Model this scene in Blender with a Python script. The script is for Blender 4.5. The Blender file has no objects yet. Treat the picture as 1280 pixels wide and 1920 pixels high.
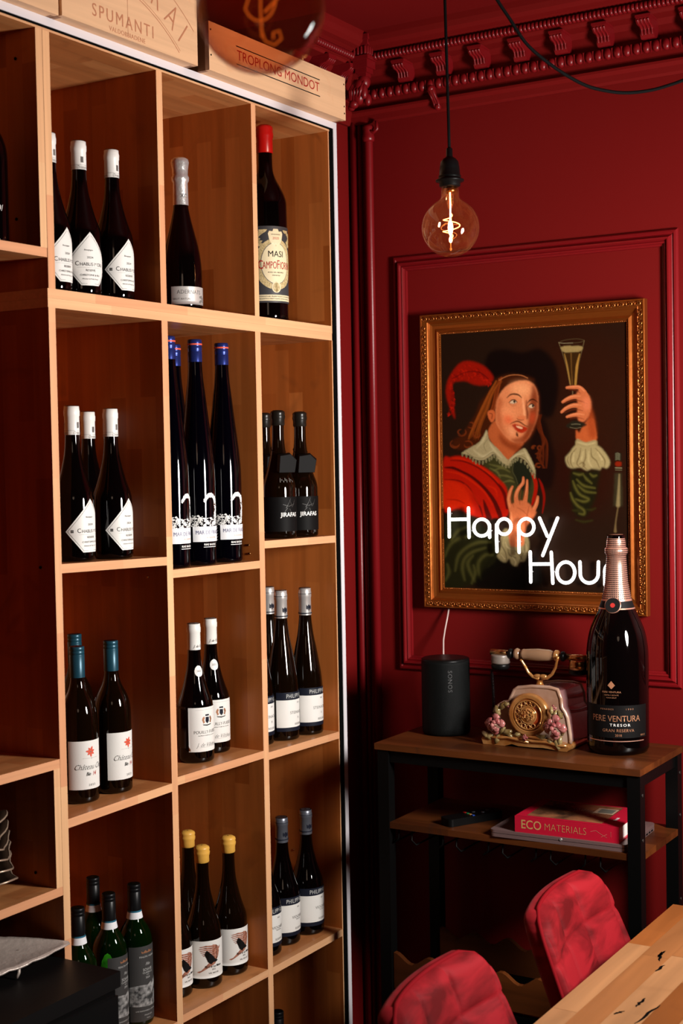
import bpy, bmesh, math, random
import numpy as np
from math import sin, cos, pi, radians, sqrt, atan2, exp
from mathutils import Vector, Matrix
random.seed(7)
SC = bpy.context.scene
COL = SC.collection
# ---------------------------------------------------------------- camera
YAW, PITCH, ROLL = 0.548359, 0.0366443, 0.0180587
CAM = Vector((1.9, 0.0, 1.45))
FOC = 50.0 / 36.0 * 1920.0
_f = Vector((-sin(YAW) * cos(PITCH), cos(YAW) * cos(PITCH), -sin(PITCH)))
_r = Vector((cos(YAW), sin(YAW), 0)); _d = _f.cross(_r)
_r2 = cos(ROLL) * _r + sin(ROLL) * _d
_d2 = -sin(ROLL) * _r + cos(ROLL) * _d
cd = bpy.data.cameras.new('camera'); cam = bpy.data.objects.new('camera', cd); COL.objects.link(cam)
cd.sensor_fit = 'VERTICAL'; cd.sensor_height = 36; cd.sensor_width = 24; cd.lens = 50
cd.clip_start = 0.05; cd.clip_end = 50
cam.matrix_world = Matrix(((_r2.x, -_d2.x, -_f.x, CAM.x), (_r2.y, -_d2.y, -_f.y, CAM.y), (_r2.z, -_d2.z, -_f.z, CAM.z), (0, 0, 0, 1)))
cd.dof.use_dof = True; cd.dof.focus_distance = 3.2; cd.dof.aperture_fstop = 5.6
SC.camera = cam
# ---------------------------------------------------------------- world, lights, exposure
w = bpy.data.worlds.new('world'); SC.world = w; w.use_nodes = True
w.node_tree.nodes['Background'].inputs[0].default_value = (1.0, 0.55, 0.45, 1)
w.node_tree.nodes['Background'].inputs[1].default_value = 0.004
def area(name, loc, target, size, power, col=(1, 1, 1), spread=180, tall=1.0):
    l = bpy.data.lights.new(name, 'AREA'); l.shape = 'ELLIPSE'; l.size = size; l.size_y = size * tall; l.energy = power; l.color = col
    l.spread = radians(spread)
    o = bpy.data.objects.new(name, l); COL.objects.link(o); o.location = loc
    o.rotation_euler = (Vector(target) - Vector(loc)).to_track_quat('-Z', 'Y').to_euler()
    return o
area('softbox_light', (1.86, 2.47, 1.46), (0.1, 2.80, 1.42), 0.29, 42, (1.0, 0.95, 0.9), 150, 1.9)
area('fill_light', (2.6, -0.9, 2.35), (0.4, 2.9, 0.9), 0.7, 2.0, (1.0, 0.70, 0.50))  # added fill lamp behind the camera, lifts the shelf sides
SC.view_settings.view_transform = 'Standard'
SC.view_settings.look = 'None'
SC.view_settings.gamma = 1.0
SC.view_settings.use_curve_mapping = False
SC.view_settings.exposure = 0.0
SC.cycles.use_denoising = True
SC.cycles.max_bounces = 8
SC.cycles.glossy_bounces = 4
SC.cycles.transmission_bounces = 8
SC.cycles.transparent_max_bounces = 8
SC.cycles.caustics_refractive = False
SC.cycles.caustics_reflective = False
SC.cycles.sample_clamp_indirect = 4.0
FLOOR = -0.27
CH_A, CH_B = 5.0, 5.0
def bp(px, py, ax, val):
    """point of the photograph on a real plane of the room (axis ax = val)"""
    d = _r2 * ((px - 640) / FOC) + _d2 * ((py - 960) / FOC) + _f
    t = (val - CAM[ax]) / d[ax]
    return CAM + d * t
# ---------------------------------------------------------------- materials
def _nt(name):
    m = bpy.data.materials.new(name); m.use_nodes = True
    nt = m.node_tree; return m, nt, nt.nodes['Principled BSDF']
def mat(name, col, rough=0.5, metal=0.0, spec=0.5, coat=0.0, trans=0.0, emit=None, estr=0.0, bump=0.0, bscale=40.0, ior=1.45, var=0.0, vscale=8.0, col2=None, sheen=0.0):
    m, nt, p = _nt(name)
    p.inputs['Base Color'].default_value = (*col, 1); p.inputs['Roughness'].default_value = rough
    p.inputs['Metallic'].default_value = metal; p.inputs['Specular IOR Level'].default_value = spec
    p.inputs['Coat Weight'].default_value = coat; p.inputs['Transmission Weight'].default_value = trans
    p.inputs['IOR'].default_value = ior; p.inputs['Coat Roughness'].default_value = 0.03
    if sheen: p.inputs['Sheen Weight'].default_value = sheen; p.inputs['Sheen Roughness'].default_value = 0.35
    if emit: p.inputs['Emission Color'].default_value = (*emit, 1); p.inputs['Emission Strength'].default_value = estr
    N, L = nt.nodes, nt.links
    if bump or col2:
        tc = N.new('ShaderNodeTexCoord')
    if bump:
        n = N.new('ShaderNodeTexNoise'); n.inputs['Scale'].default_value = bscale; n.inputs['Detail'].default_value = 4
        b = N.new('ShaderNodeBump'); b.inputs['Strength'].default_value = bump; b.inputs['Distance'].default_value = 0.002
        L.new(tc.outputs['Object'], n.inputs['Vector']); L.new(n.outputs['Fac'], b.inputs['Height']); L.new(b.outputs['Normal'], p.inputs['Normal'])
    if col2:
        n = N.new('ShaderNodeTexNoise'); n.inputs['Scale'].default_value = vscale; n.inputs['Detail'].default_value = 5
        r = N.new('ShaderNodeValToRGB'); r.color_ramp.elements[0].position = 0.38; r.color_ramp.elements[1].position = 0.64
        r.color_ramp.elements[0].color = (*col, 1); r.color_ramp.elements[1].color = (*col2, 1)
        L.new(tc.outputs['Object'], n.inputs['Vector']); L.new(n.outputs['Fac'], r.inputs['Fac']); L.new(r.outputs['Color'], p.inputs['Base Color'])
    return m
def wood(name, long_ax, cross_ax, c1, c2, stave=0.045, length=0.36, rough=0.42, streak=0.35, grain=90, knots=0.0, dark=(0.1, 0.03, 0.01), spec=0.35):
    """edge-glued staves: long_ax along the grain, cross_ax across the staves (object space)"""
    m, nt, p = _nt(name); N, L = nt.nodes, nt.links
    tc = N.new('ShaderNodeTexCoord'); oi = N.new('ShaderNodeObjectInfo')
    ad = N.new('ShaderNodeVectorMath'); ad.operation = 'ADD'
    sc = N.new('ShaderNodeVectorMath'); sc.operation = 'SCALE'; sc.inputs[0].default_value = (3.1, 5.7, 7.3)
    L.new(oi.outputs['Random'], sc.inputs['Scale']); L.new(tc.outputs['Object'], ad.inputs[0]); L.new(sc.outputs[0], ad.inputs[1])
    sp = N.new('ShaderNodeSeparateXYZ'); L.new(ad.outputs[0], sp.inputs[0])
    cb = N.new('ShaderNodeCombineXYZ'); L.new(sp.outputs[long_ax], cb.inputs[0]); L.new(sp.outputs[cross_ax], cb.inputs[1])
    br = N.new('ShaderNodeTexBrick'); L.new(cb.outputs[0], br.inputs['Vector'])
    br.inputs['Scale'].default_value = 1; br.inputs['Mortar Size'].default_value = 0.0
    br.inputs['Brick Width'].default_value = length; br.inputs['Row Height'].default_value = stave
    br.inputs['Color1'].default_value = (*c1, 1); br.inputs['Color2'].default_value = (*c2, 1); br.offset = 0.37; br.inputs['Mortar'].default_value = (*c2, 1)
    third = ({0, 1, 2} - {long_ax, cross_ax}).pop()
    gx = N.new('ShaderNodeCombineXYZ')
    for i, ax, k in ((0, long_ax, 2.2), (1, cross_ax, grain), (2, third, grain)):
        mm = N.new('ShaderNodeMath'); mm.operation = 'MULTIPLY'; mm.inputs[1].default_value = k
        L.new(sp.outputs[ax], mm.inputs[0]); L.new(mm.outputs[0], gx.inputs[i])
    n = N.new('ShaderNodeTexNoise'); n.inputs['Scale'].default_value = 1; n.inputs['Detail'].default_value = 5; n.inputs['Distortion'].default_value = 0.4
    L.new(gx.outputs[0], n.inputs['Vector'])
    r = N.new('ShaderNodeMapRange'); r.inputs[1].default_value = 0.3; r.inputs[2].default_value = 0.7
    r.inputs[3].default_value = 1 - streak; r.inputs[4].default_value = 1 + streak * 0.4; L.new(n.outputs['Fac'], r.inputs[0])
    mx = N.new('ShaderNodeVectorMath'); mx.operation = 'SCALE'; L.new(br.outputs['Color'], mx.inputs[0]); L.new(r.outputs[0], mx.inputs['Scale'])
    last = mx.outputs[0]
    if knots:
        n2 = N.new('ShaderNodeTexNoise'); n2.inputs['Scale'].default_value = 1; n2.inputs['Detail'].default_value = 3; n2.inputs['Distortion'].default_value = 1.2
        s2 = N.new('ShaderNodeVectorMath'); s2.operation = 'MULTIPLY'; s2.inputs[1].default_value = (3.0, 0.17, 0.17); L.new(gx.outputs[0], s2.inputs[0]); L.new(s2.outputs[0], n2.inputs['Vector'])
        rr = N.new('ShaderNodeMapRange'); rr.inputs[1].default_value = 0.60; rr.inputs[2].default_value = 0.72; rr.inputs[4].default_value = knots
        L.new(n2.outputs['Fac'], rr.inputs[0])
        mi = N.new('ShaderNodeMix'); mi.data_type = 'RGBA'; L.new(rr.outputs[0], mi.inputs['Factor']); L.new(last, mi.inputs['A']); mi.inputs['B'].default_value = (*dark, 1)
        last = mi.outputs['Result']
    L.new(last, p.inputs['Base Color']); p.inputs['Roughness'].default_value = rough; p.inputs['Specular IOR Level'].default_value = spec
    b = N.new('ShaderNodeBump'); b.inputs['Strength'].default_value = 0.12; b.inputs['Distance'].default_value = 0.001
    L.new(n.outputs['Fac'], b.inputs['Height']); L.new(b.outputs['Normal'], p.inputs['Normal'])
    return m
X_, Y_, Z_ = 0, 1, 2
M = {}
M['red'] = mat('red_paint', (0.155, 0.0042, 0.0040), 0.55, spec=0.22, bump=0.25, bscale=9)
M['redgloss'] = mat('red_gloss_paint', (0.175, 0.0050, 0.0070), 0.33, spec=0.42, bump=0.15, bscale=60)
M['ceil'] = mat('red_ceiling_paint', (0.15, 0.004, 0.004), 0.6, spec=0.2, bump=0.2, bscale=6)
M['floor'] = wood('dark_floor_boards', Y_, X_, (0.03, 0.012, 0.008), (0.02, 0.008, 0.005), 0.12, 1.2, 0.5)
E1, E2 = (0.78, 0.45, 0.23), (0.70, 0.32, 0.16)
P1, P2 = (0.50, 0.152, 0.033), (0.34, 0.084, 0.014)
M['edge'] = wood('shelf_edge_wood', Z_, Y_, E1, E2, 0.5, 0.3, 0.45, 0.12)
M['edgeh'] = wood('shelf_edge_wood_long', Y_, Z_, E1, E2, 0.5, 0.3, 0.45, 0.12)
M['pv'] = wood('shelf_panel_wood', Z_, X_, P1, P2, 0.041, 0.30, 0.36, 0.20, 34, spec=0.2, knots=0.40, dark=(0.16, 0.045, 0.012))
M['ph'] = wood('shelf_board_wood', Y_, X_, (0.58, 0.25, 0.09), (0.46, 0.165, 0.052), 0.043, 0.34, 0.36, 0.22, 34, knots=0.4, dark=(0.2, 0.06, 0.02))
M['pb'] = wood('shelf_back_wood', Z_, Y_, P1, P2, 0.043, 0.34, 0.33, 0.34)
M['crate'] = wood('crate_pine', Y_, Z_, (0.80, 0.49, 0.28), (0.78, 0.46, 0.25), 0.5, 0.9, 0.5, 0.12, 60, knots=0.35, dark=(0.68, 0.30, 0.13))
M['crateside'] = wood('crate_side_wood', Z_, X_, (0.34, 0.15, 0.06), (0.28, 0.11, 0.04), 0.09, 0.5, 0.5, 0.3)
M['brand'] = mat('branded_print', (0.50, 0.20, 0.10), 0.6)
M['redink'] = mat('red_ink', (0.42, 0.02, 0.015), 0.6)
M['blackink'] = mat('black_ink', (0.008, 0.007, 0.007), 0.6, spec=0.15)
M['greyink'] = mat('grey_ink', (0.16, 0.15, 0.14), 0.6)
M['whiteink'] = mat('white_ink', (0.80, 0.79, 0.76), 0.5)
M['white_metal'] = mat('white_metal', (0.72, 0.68, 0.71), 0.4)
M['black'] = mat('black_gap', (0.002, 0.002, 0.002), 0.8, spec=0.05)
M['blackmetal'] = mat('black_metal', (0.0025, 0.0025, 0.0025), 0.4, spec=0.12, bump=0.1, bscale=300)
M['blackplastic'] = mat('black_plastic', (0.003, 0.003, 0.003), 0.35, spec=0.2)
M['glass_dark'] = mat('dark_bottle_glass', (0.0012, 0.0006, 0.0006), 0.04, spec=0.5)
M['glass_brown'] = mat('brown_bottle_glass', (0.004, 0.0016, 0.0005), 0.04, spec=0.5)
M['glass_blue'] = mat('cobalt_bottle_glass', (0.0006, 0.0004, 0.0014), 0.04, spec=0.5)
M['glass_green'] = mat('green_bottle_glass', (0.010, 0.062, 0.007), 0.03, spec=0.6, trans=0.9, ior=1.35)
M['paper'] = mat('label_paper', (0.78, 0.76, 0.72), 0.5, bump=0.05, bscale=400)
M['cream'] = mat('cream_paper', (0.80, 0.68, 0.43), 0.5)
M['cream2'] = mat('ornament_paper', (0.66, 0.52, 0.27), 0.5, col2=(0.42, 0.32, 0.14), vscale=260)
M['slate'] = mat('slate_paper', (0.045, 0.045, 0.049), 0.5)
M['charcoal'] = mat('charcoal_paper', (0.045, 0.043, 0.042), 0.5)
M['rock'] = mat('rock_print', (0.035, 0.035, 0.035), 0.55, col2=(0.40, 0.39, 0.38), vscale=75)
M['blacklabel'] = mat('black_label_paper', (0.004, 0.0035, 0.0035), 0.6, spec=0.12)
M['greyart'] = mat('grey_line_print', (0.07, 0.065, 0.06), 0.5)
M['whitecap'] = mat('white_capsule', (0.78, 0.76, 0.72), 0.38)
M['silver'] = mat('silver_foil', (0.74, 0.72, 0.70), 0.28, metal=0.7, bump=0.6, bscale=110)
M['silvercap'] = mat('silver_capsule', (0.62, 0.60, 0.58), 0.34, metal=0.6)
M['greycap'] = mat('grey_blue_capsule', (0.20, 0.21, 0.25), 0.34, metal=0.7)
M['bluecap'] = mat('blue_capsule', (0.020, 0.035, 0.20), 0.28, metal=0.6)
M['tealcap'] = mat('teal_screw_cap', (0.010, 0.062, 0.095), 0.34, metal=0.3)
M['blackcap'] = mat('black_screw_cap', (0.005, 0.005, 0.0055), 0.36, spec=0.3)
M['redwax'] = mat('red_wax', (0.62, 0.010, 0.008), 0.3)
M['blackwax'] = mat('black_wax', (0.010, 0.008, 0.006), 0.3, spec=0.35)
M['yellowwax'] = mat('yellow_wax', (0.75, 0.40, 0.07), 0.36, bump=0.3, bscale=60)
M['navy'] = mat('navy_label_band', (0.008, 0.010, 0.020), 0.5, spec=0.2)
M['tealink'] = mat('teal_strip', (0.02, 0.14, 0.22), 0.5)
M['orange'] = mat('orange_red_ink', (0.68, 0.09, 0.045), 0.5)
M['rust'] = mat('rust_brown_ink', (0.26, 0.085, 0.05), 0.5, col2=(0.48, 0.21, 0.14), vscale=160)
M['gold'] = mat('antique_gold', (0.33, 0.085, 0.012), 0.30, metal=0.75, bump=0.15, bscale=60)
M['goldlit'] = mat('bright_gilding', (0.44, 0.155, 0.034), 0.27, metal=0.85, bump=0.3, bscale=150)
M['copper'] = mat('rose_gold_foil', (0.80, 0.42, 0.31), 0.30, metal=0.7)
M['bronzeink'] = mat('bronze_ink', (0.42, 0.19, 0.10), 0.4, metal=0.4)
M['rustic'] = wood('rustic_brown_board', X_, Y_, (0.125, 0.034, 0.0075), (0.055, 0.014, 0.0035), 0.07, 0.30, 0.36, 0.4, 24, knots=0.85, spec=0.28, dark=(0.03, 0.012, 0.008))
M['velvet'] = None
M['neon'] = mat('white_neon', (1, 1, 1), 0.4, emit=(1.0, 0.99, 0.96), estr=2.4)
M['filament'] = mat('glowing_filament', (1, 0.5, 0.2), 0.4, emit=(1.0, 0.36, 0.09), estr=16)
M['filament_hot'] = mat('hot_filament', (1, 0.6, 0.3), 0.4, emit=(1.0, 0.58, 0.28), estr=38)
M['filament_dim'] = mat('dim_filament', (0.9, 0.3, 0.1), 0.4, emit=(1.0, 0.24, 0.03), estr=0.5)
M['clear'] = mat('clear_glass', (1, 1, 1), 0.0, trans=1.0, ior=1.45)
M['whitecable'] = mat('clear_cable', (0.6, 0.45, 0.42), 0.3)
M['cable'] = mat('black_fabric_cable', (0.002, 0.002, 0.002), 0.7, spec=0.1, bump=0.6, bscale=900)
M['porcelain'] = mat('cream_porcelain', (0.30, 0.16, 0.10), 0.12, coat=0.4, col2=(0.42, 0.28, 0.21), vscale=14)
M['porcside'] = mat('mauve_lustre_porcelain', (0.20, 0.10, 0.10), 0.12, coat=0.7, col2=(0.28, 0.17, 0.17), vscale=22)
M['pgold'] = mat('gold_lustre_glaze', (0.42, 0.16, 0.035), 0.14, metal=0.55, coat=0.5, col2=(0.60, 0.30, 0.10), vscale=30)
M['pleaf'] = mat('olive_glaze', (0.10, 0.06, 0.018), 0.15, coat=0.3, col2=(0.26, 0.19, 0.08), vscale=40)
M['prose'] = mat('pink_glaze', (0.26, 0.06, 0.06), 0.16, coat=0.3, col2=(0.38, 0.14, 0.125), vscale=50)
M['brass'] = mat('dull_brass', (0.50, 0.26, 0.10), 0.25, metal=1.0)
M['amber_insert'] = mat('amber_dial_plate', (0.28, 0.04, 0.01), 0.08, coat=0.8)
M['ivory'] = mat('ivory_handle', (0.24, 0.135, 0.075), 0.2, coat=0.3)
M['pewter'] = mat('brushed_pewter', (0.26, 0.22, 0.19), 0.35, metal=0.4)
M['dullscrew'] = mat('dull_screw', (0.05, 0.045, 0.04), 0.4, metal=0.5)
M['page'] = mat('book_pages', (0.80, 0.76, 0.72), 0.7, bump=0.4, bscale=500)
M['bookred'] = mat('crimson_book_cover', (0.48, 0.008, 0.03), 0.35)
M['laptop'] = mat('mauve_grey_aluminium', (0.20, 0.125, 0.12), 0.32, metal=0.3)
M['tin'] = mat('tarnished_silver', (0.50, 0.42, 0.37), 0.36, metal=0.25, bump=0.9, bscale=70)
M['rimbronze'] = mat('bronze_silver_rim', (0.50, 0.36, 0.26), 0.30, metal=0.5)
M['tindark'] = mat('dark_dish_inside', (0.06, 0.035, 0.022), 0.4, metal=0.5)
M['speakergrille'] = mat('black_speaker_mesh', (0.004, 0.0046, 0.0045), 0.45, spec=0.10, bump=0.5, bscale=900)
def glass_shell(name, tint, mixf, rough=0.0):
    """thin blown glass: reflection over tinted see-through"""
    m = bpy.data.materials.new(name); m.use_nodes = True; nt = m.node_tree; N, L = nt.nodes, nt.links
    N.remove(N['Principled BSDF']); out = N['Material Output']
    g = N.new('ShaderNodeBsdfGlossy'); g.inputs['Roughness'].default_value = rough
    t = N.new('ShaderNodeBsdfTransparent'); t.inputs[0].default_value = (*tint, 1)
    lw = N.new('ShaderNodeLayerWeight'); lw.inputs['Blend'].default_value = 0.5
    pw = N.new('ShaderNodeMath'); pw.operation = 'POWER'; pw.inputs[1].default_value = mixf; L.new(lw.outputs['Facing'], pw.inputs[0])
    fr = N.new('ShaderNodeMath'); fr.operation = 'MULTIPLY_ADD'; fr.inputs[1].default_value = 0.75; fr.inputs[2].default_value = 0.07; L.new(pw.outputs[0], fr.inputs[0])
    mx = N.new('ShaderNodeMixShader'); L.new(fr.outputs[0], mx.inputs[0]); L.new(t.outputs[0], mx.inputs[1]); L.new(g.outputs[0], mx.inputs[2])
    tl = N.new('ShaderNodeBsdfTranslucent'); tl.inputs[0].default_value = (1.0, 0.55, 0.35, 1); m2 = N.new('ShaderNodeMixShader'); m2.inputs[0].default_value = 0.035
    L.new(mx.outputs[0], m2.inputs[1]); L.new(tl.outputs[0], m2.inputs[2]); L.new(m2.outputs[0], out.inputs[0]); return m
M['bulb_amber'] = glass_shell('amber_bulb_glass', (0.86, 0.54, 0.38), 2.2)
M['bulb_small'] = glass_shell('tinted_bulb_glass', (0.95, 0.72, 0.55), 4.0)
def velvet():
    m, nt, p = _nt('red_velvet'); N, L = nt.nodes, nt.links
    tc = N.new('ShaderNodeTexCoord'); n = N.new('ShaderNodeTexNoise'); n.inputs['Scale'].default_value = 9; n.inputs['Detail'].default_value = 6; n.inputs['Distortion'].default_value = 0.8
    mp = N.new('ShaderNodeMapping'); mp.inputs['Scale'].default_value = (1, 0.8, 2.2); L.new(tc.outputs['Object'], mp.inputs[0]); L.new(mp.outputs[0], n.inputs['Vector'])
    r = N.new('ShaderNodeValToRGB'); r.color_ramp.elements[0].position = 0.36; r.color_ramp.elements[1].position = 0.60
    r.color_ramp.elements[0].color = (0.105, 0.0025, 0.004, 1); r.color_ramp.elements[1].color = (0.30, 0.009, 0.015, 1)
    L.new(n.outputs['Fac'], r.inputs[0]); L.new(r.outputs[0], p.inputs['Base Color'])
    p.inputs['Roughness'].default_value = 0.7; p.inputs['Sheen Weight'].default_value = 0.10; p.inputs['Specular IOR Level'].default_value = 0.15; p.inputs['Sheen Roughness'].default_value = 0.35
    p.inputs['Sheen Tint'].default_value = (1, 0.25, 0.28, 1)
    b = N.new('ShaderNodeBump'); b.inputs['Strength'].default_value = 0.35; b.inputs['Distance'].default_value = 0.004
    L.new(n.outputs['Fac'], b.inputs['Height']); L.new(b.outputs[0], p.inputs['Normal']); return m
M['velvet'] = velvet()
M['piping'] = mat('velvet_piping', (0.20, 0.004, 0.008), 0.8, spec=0.1)
# ---------------------------------------------------------------- object helpers
def tag(o, label=None, cat=None, group=None, kind=None):
    if label: o['label'] = label
    if cat: o['category'] = cat
    if group: o['group'] = group
    if kind: o['kind'] = kind
    return o
def thing(name, loc, label, cat, group=None, rz=0.0):
    o = bpy.data.objects.new(name, None); COL.objects.link(o); o.empty_display_size = 0.05
    o.location = loc; o.rotation_euler = (0, 0, rz)
    return tag(o, label, cat, group)
def base_of(parent):
    v = Vector((0, 0, 0)); p = parent
    while p is not None: v += p.location; p = p.parent
    return v
class MB:
    def __init__(s): s.v = []; s.f = []; s.m = []; s.sm = []
    def add(s, vs, fs, mi=0, smooth=False):
        n = len(s.v); s.v += [tuple(v) for v in vs]
        for f in fs: s.f.append(tuple(i + n for i in f)); s.m.append(mi); s.sm.append(smooth)
        return s
    def box(s, a, b, mi=0, face_m=None):
        x0, y0, z0 = a; x1, y1, z1 = b
        vs = [(x0, y0, z0), (x1, y0, z0), (x1, y1, z0), (x0, y1, z0), (x0, y0, z1), (x1, y0, z1), (x1, y1, z1), (x0, y1, z1)]
        fs = [(0, 3, 2, 1), (4, 5, 6, 7), (0, 1, 5, 4), (1, 2, 6, 5), (2, 3, 7, 6), (3, 0, 4, 7)]  # -z +z -y +x +y -x
        for k, f in enumerate(fs): s.add(vs, [f], face_m[k] if face_m else mi)
        return s
    def lathe(s, prof, seg=32, c=(0, 0, 0), mi=0, cap=True, smooth=True, ax=None):
        vs = []; n = len(prof)
        for r, z in prof:
            for k in range(seg):
                a = 2 * pi * k / seg; vs.append(Vector((r * cos(a), r * sin(a), z)))
        if ax is not None:
            q = Vector((0, 0, 1)).rotation_difference(Vector(ax).normalized()); vs = [q @ v for v in vs]
        vs = [v + Vector(c) for v in vs]
        fs = [(i * seg + k, i * seg + (k + 1) % seg, (i + 1) * seg + (k + 1) % seg, (i + 1) * seg + k) for i in range(n - 1) for k in range(seg)]
        s.add(vs, fs, mi, smooth)
        if cap:
            o = len(s.v) - len(vs)
            s.f.append(tuple(o + k for k in reversed(range(seg)))); s.m.append(mi); s.sm.append(False)
            s.f.append(tuple(o + (n - 1) * seg + k for k in range(seg))); s.m.append(mi); s.sm.append(False)
        return s
    def tube(s, pts, r, seg=8, mi=0, closed=False, cap=True):
        pts = [Vector(p) for p in pts]; n = len(pts); rr = r if hasattr(r, '__len__') else [r] * n
        vs = []; up = None
        for i, p in enumerate(pts):
            a = pts[(i - 1) % n] if (closed or i > 0) else p; b = pts[(i + 1) % n] if (closed or i < n - 1) else p
            t = (b - a).normalized()
            if up is None:
                up = Vector((0, 0, 1)) if abs(t.z) < 0.9 else Vector((1, 0, 0))
            u = (up - t * up.dot(t)).normalized(); v = t.cross(u); up = u
            for k in range(seg):
                g = 2 * pi * k / seg; vs.append(p + (u * cos(g) + v * sin(g)) * rr[i])
        m = n if closed else n - 1
        fs = [(i * seg + k, i * seg + (k + 1) % seg, ((i + 1) % n) * seg + (k + 1) % seg, ((i + 1) % n) * seg + k) for i in range(m) for k in range(seg)]
        s.add(vs, fs, mi, True)
        if cap and not closed:
            o = len(s.v) - len(vs)
            s.f.append(tuple(o + k for k in reversed(range(seg)))); s.m.append(mi); s.sm.append(False)
            s.f.append(tuple(o + (n - 1) * seg + k for k in range(seg))); s.m.append(mi); s.sm.append(False)
        return s
    def ball(s, c, r, seg=16, rings=10, mi=0, sc=(1, 1, 1)):
        prof = [(max(1e-4, r * sin(pi * i / rings)), -r * cos(pi * i / rings)) for i in range(rings + 1)]
        t = MB().lathe(prof, seg, cap=False); c = Vector(c)
        s.add([(v[0] * sc[0] + c.x, v[1] * sc[1] + c.y, v[2] * sc[2] + c.z) for v in t.v], t.f, mi, True); return s
    def prism(s, poly, ax, a, b, mi=0, smooth=False):
        """2D polygon extruded along axis ax from a to b"""
        def P(u, v, w):
            return {0: (w, u, v), 1: (u, w, v), 2: (u, v, w)}[ax]
        n = len(poly); vs = [P(u, v, a) for u, v in poly] + [P(u, v, b) for u, v in poly]
        s.add(vs, [tuple(range(n))[::-1], tuple(range(n, 2 * n))], mi)
        s.add(vs, [(i, (i + 1) % n, n + (i + 1) % n, n + i) for i in range(n)], mi, smooth); return s
    def build(s, name, mats, parent=None, origin=None, local=False, bevel=0.0, rec=True):
        me = bpy.data.meshes.new(name)
        off = Vector((0, 0, 0))
        if not local:
            off = base_of(parent) if parent is not None else Vector(origin or (0, 0, 0))
        vs = [(v[0] - off.x, v[1] - off.y, v[2] - off.z) for v in s.v]
        me.from_pydata(vs, [], s.f)
        if not isinstance(mats, (list, tuple)): mats = [mats]
        for m in mats: me.materials.append(m)
        me.polygons.foreach_set('material_index', s.m); me.polygons.foreach_set('use_smooth', s.sm)
        if rec:
            bm = bmesh.new(); bm.from_mesh(me); bmesh.ops.remove_doubles(bm, verts=bm.verts, dist=1e-5) if not bevel and False else None
            bmesh.ops.recalc_face_normals(bm, faces=bm.faces); bm.to_mesh(me); bm.free()
        o = bpy.data.objects.new(name, me); COL.objects.link(o)
        if parent is not None: o.parent = parent
        elif origin is not None: o.location = origin
        if bevel:
            b = o.modifiers.new('bevel', 'BEVEL'); b.width = bevel; b.segments = 2; b.limit_method = 'ANGLE'
        return o
def clone(o, parent=None, loc=None, rz=None):
    c = o.copy(); COL.objects.link(c)
    if parent is not None: c.parent = parent
    if loc is not None: c.location = loc
    if rz is not None: c.rotation_euler = (0, 0, rz)
    for k in ('label', 'group', 'category'):
        pass
    for ch in [x for x in o.children]: clone(ch, c)
    return c
# ---- flat lettering as mesh outlines
_tc = {}
def text2d(body, size, squash=1.0, shear=0.0, bold=0.0, align='CENTER', spacing=1.0):
    key = (body, size, squash, shear, bold, align, spacing)
    if key in _tc: return _tc[key]
    cu = bpy.data.curves.new('lettering', 'FONT'); cu.body = body; cu.size = size; cu.shear = shear; cu.offset = bold * size
    cu.align_x = align; cu.align_y = 'CENTER'; cu.space_character = spacing; cu.resolution_u = 3
    o = bpy.data.objects.new('lettering', cu); COL.objects.link(o)
    dg = bpy.context.evaluated_depsgraph_get(); me = bpy.data.meshes.new_from_object(o.evaluated_get(dg))
    vs = [(v.co.x * squash, v.co.y) for v in me.vertices]; fs = [tuple(p.vertices) for p in me.polygons]
    bpy.data.objects.remove(o); bpy.data.curves.remove(cu); bpy.data.meshes.remove(me)
    _tc[key] = (vs, fs); return vs, fs
def place2d(t, dx, dy, rot=0.0):
    vs, fs = t; c, s = cos(rot), sin(rot)
    return [(x * c - y * s + dx, x * s + y * c + dy) for x, y in vs], fs
def polys2d(polys, step=0.005, zstep=None):
    """2D polygons cut into strips so they can be bent"""
    bm = bmesh.new()
    for p in polys:
        try: bm.faces.new([bm.verts.new((x, y, 0)) for x, y in p])
        except ValueError: pass
    xs = [v.co.x for v in bm.verts]; x = math.floor(min(xs) / step) * step
    while x < max(xs):
        bmesh.ops.bisect_plane(bm, geom=bm.verts[:] + bm.edges[:] + bm.faces[:], plane_co=(x, 0, 0), plane_no=(1, 0, 0)); x += step
    if zstep:
        ys = [v.co.y for v in bm.verts]; y = math.floor(min(ys) / zstep) * zstep
        while y < max(ys):
            bmesh.ops.bisect_plane(bm, geom=bm.verts[:] + bm.edges[:] + bm.faces[:], plane_co=(0, y, 0), plane_no=(0, 1, 0)); y += zstep
    bmesh.ops.triangulate(bm, faces=bm.faces[:]); bm.verts.index_update()
    r = ([(v.co.x, v.co.y) for v in bm.verts], [tuple(v.index for v in f.verts) for f in bm.faces]); bm.free(); return r
def merge2d(lst):
    V, Fc = [], []
    for vs, fs in lst:
        n = len(V); V += vs; Fc += [tuple(i + n for i in f) for f in fs]
    return V, Fc
def rect(x0, y0, x1, y1): return [(x0, y0), (x1, y0), (x1, y1), (x0, y1)]
def ell(cx, cy, rx, ry, n=28): return [(cx + rx * cos(2 * pi * i / n), cy + ry * sin(2 * pi * i / n)) for i in range(n)]
def prof_r(prof, z):
    for (r0, z0), (r1, z1) in zip(prof, prof[1:]):
        if z0 <= z <= z1 and z1 > z0: return r0 + (r1 - r0) * (z - z0) / (z1 - z0)
    return prof[-1][0]
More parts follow.
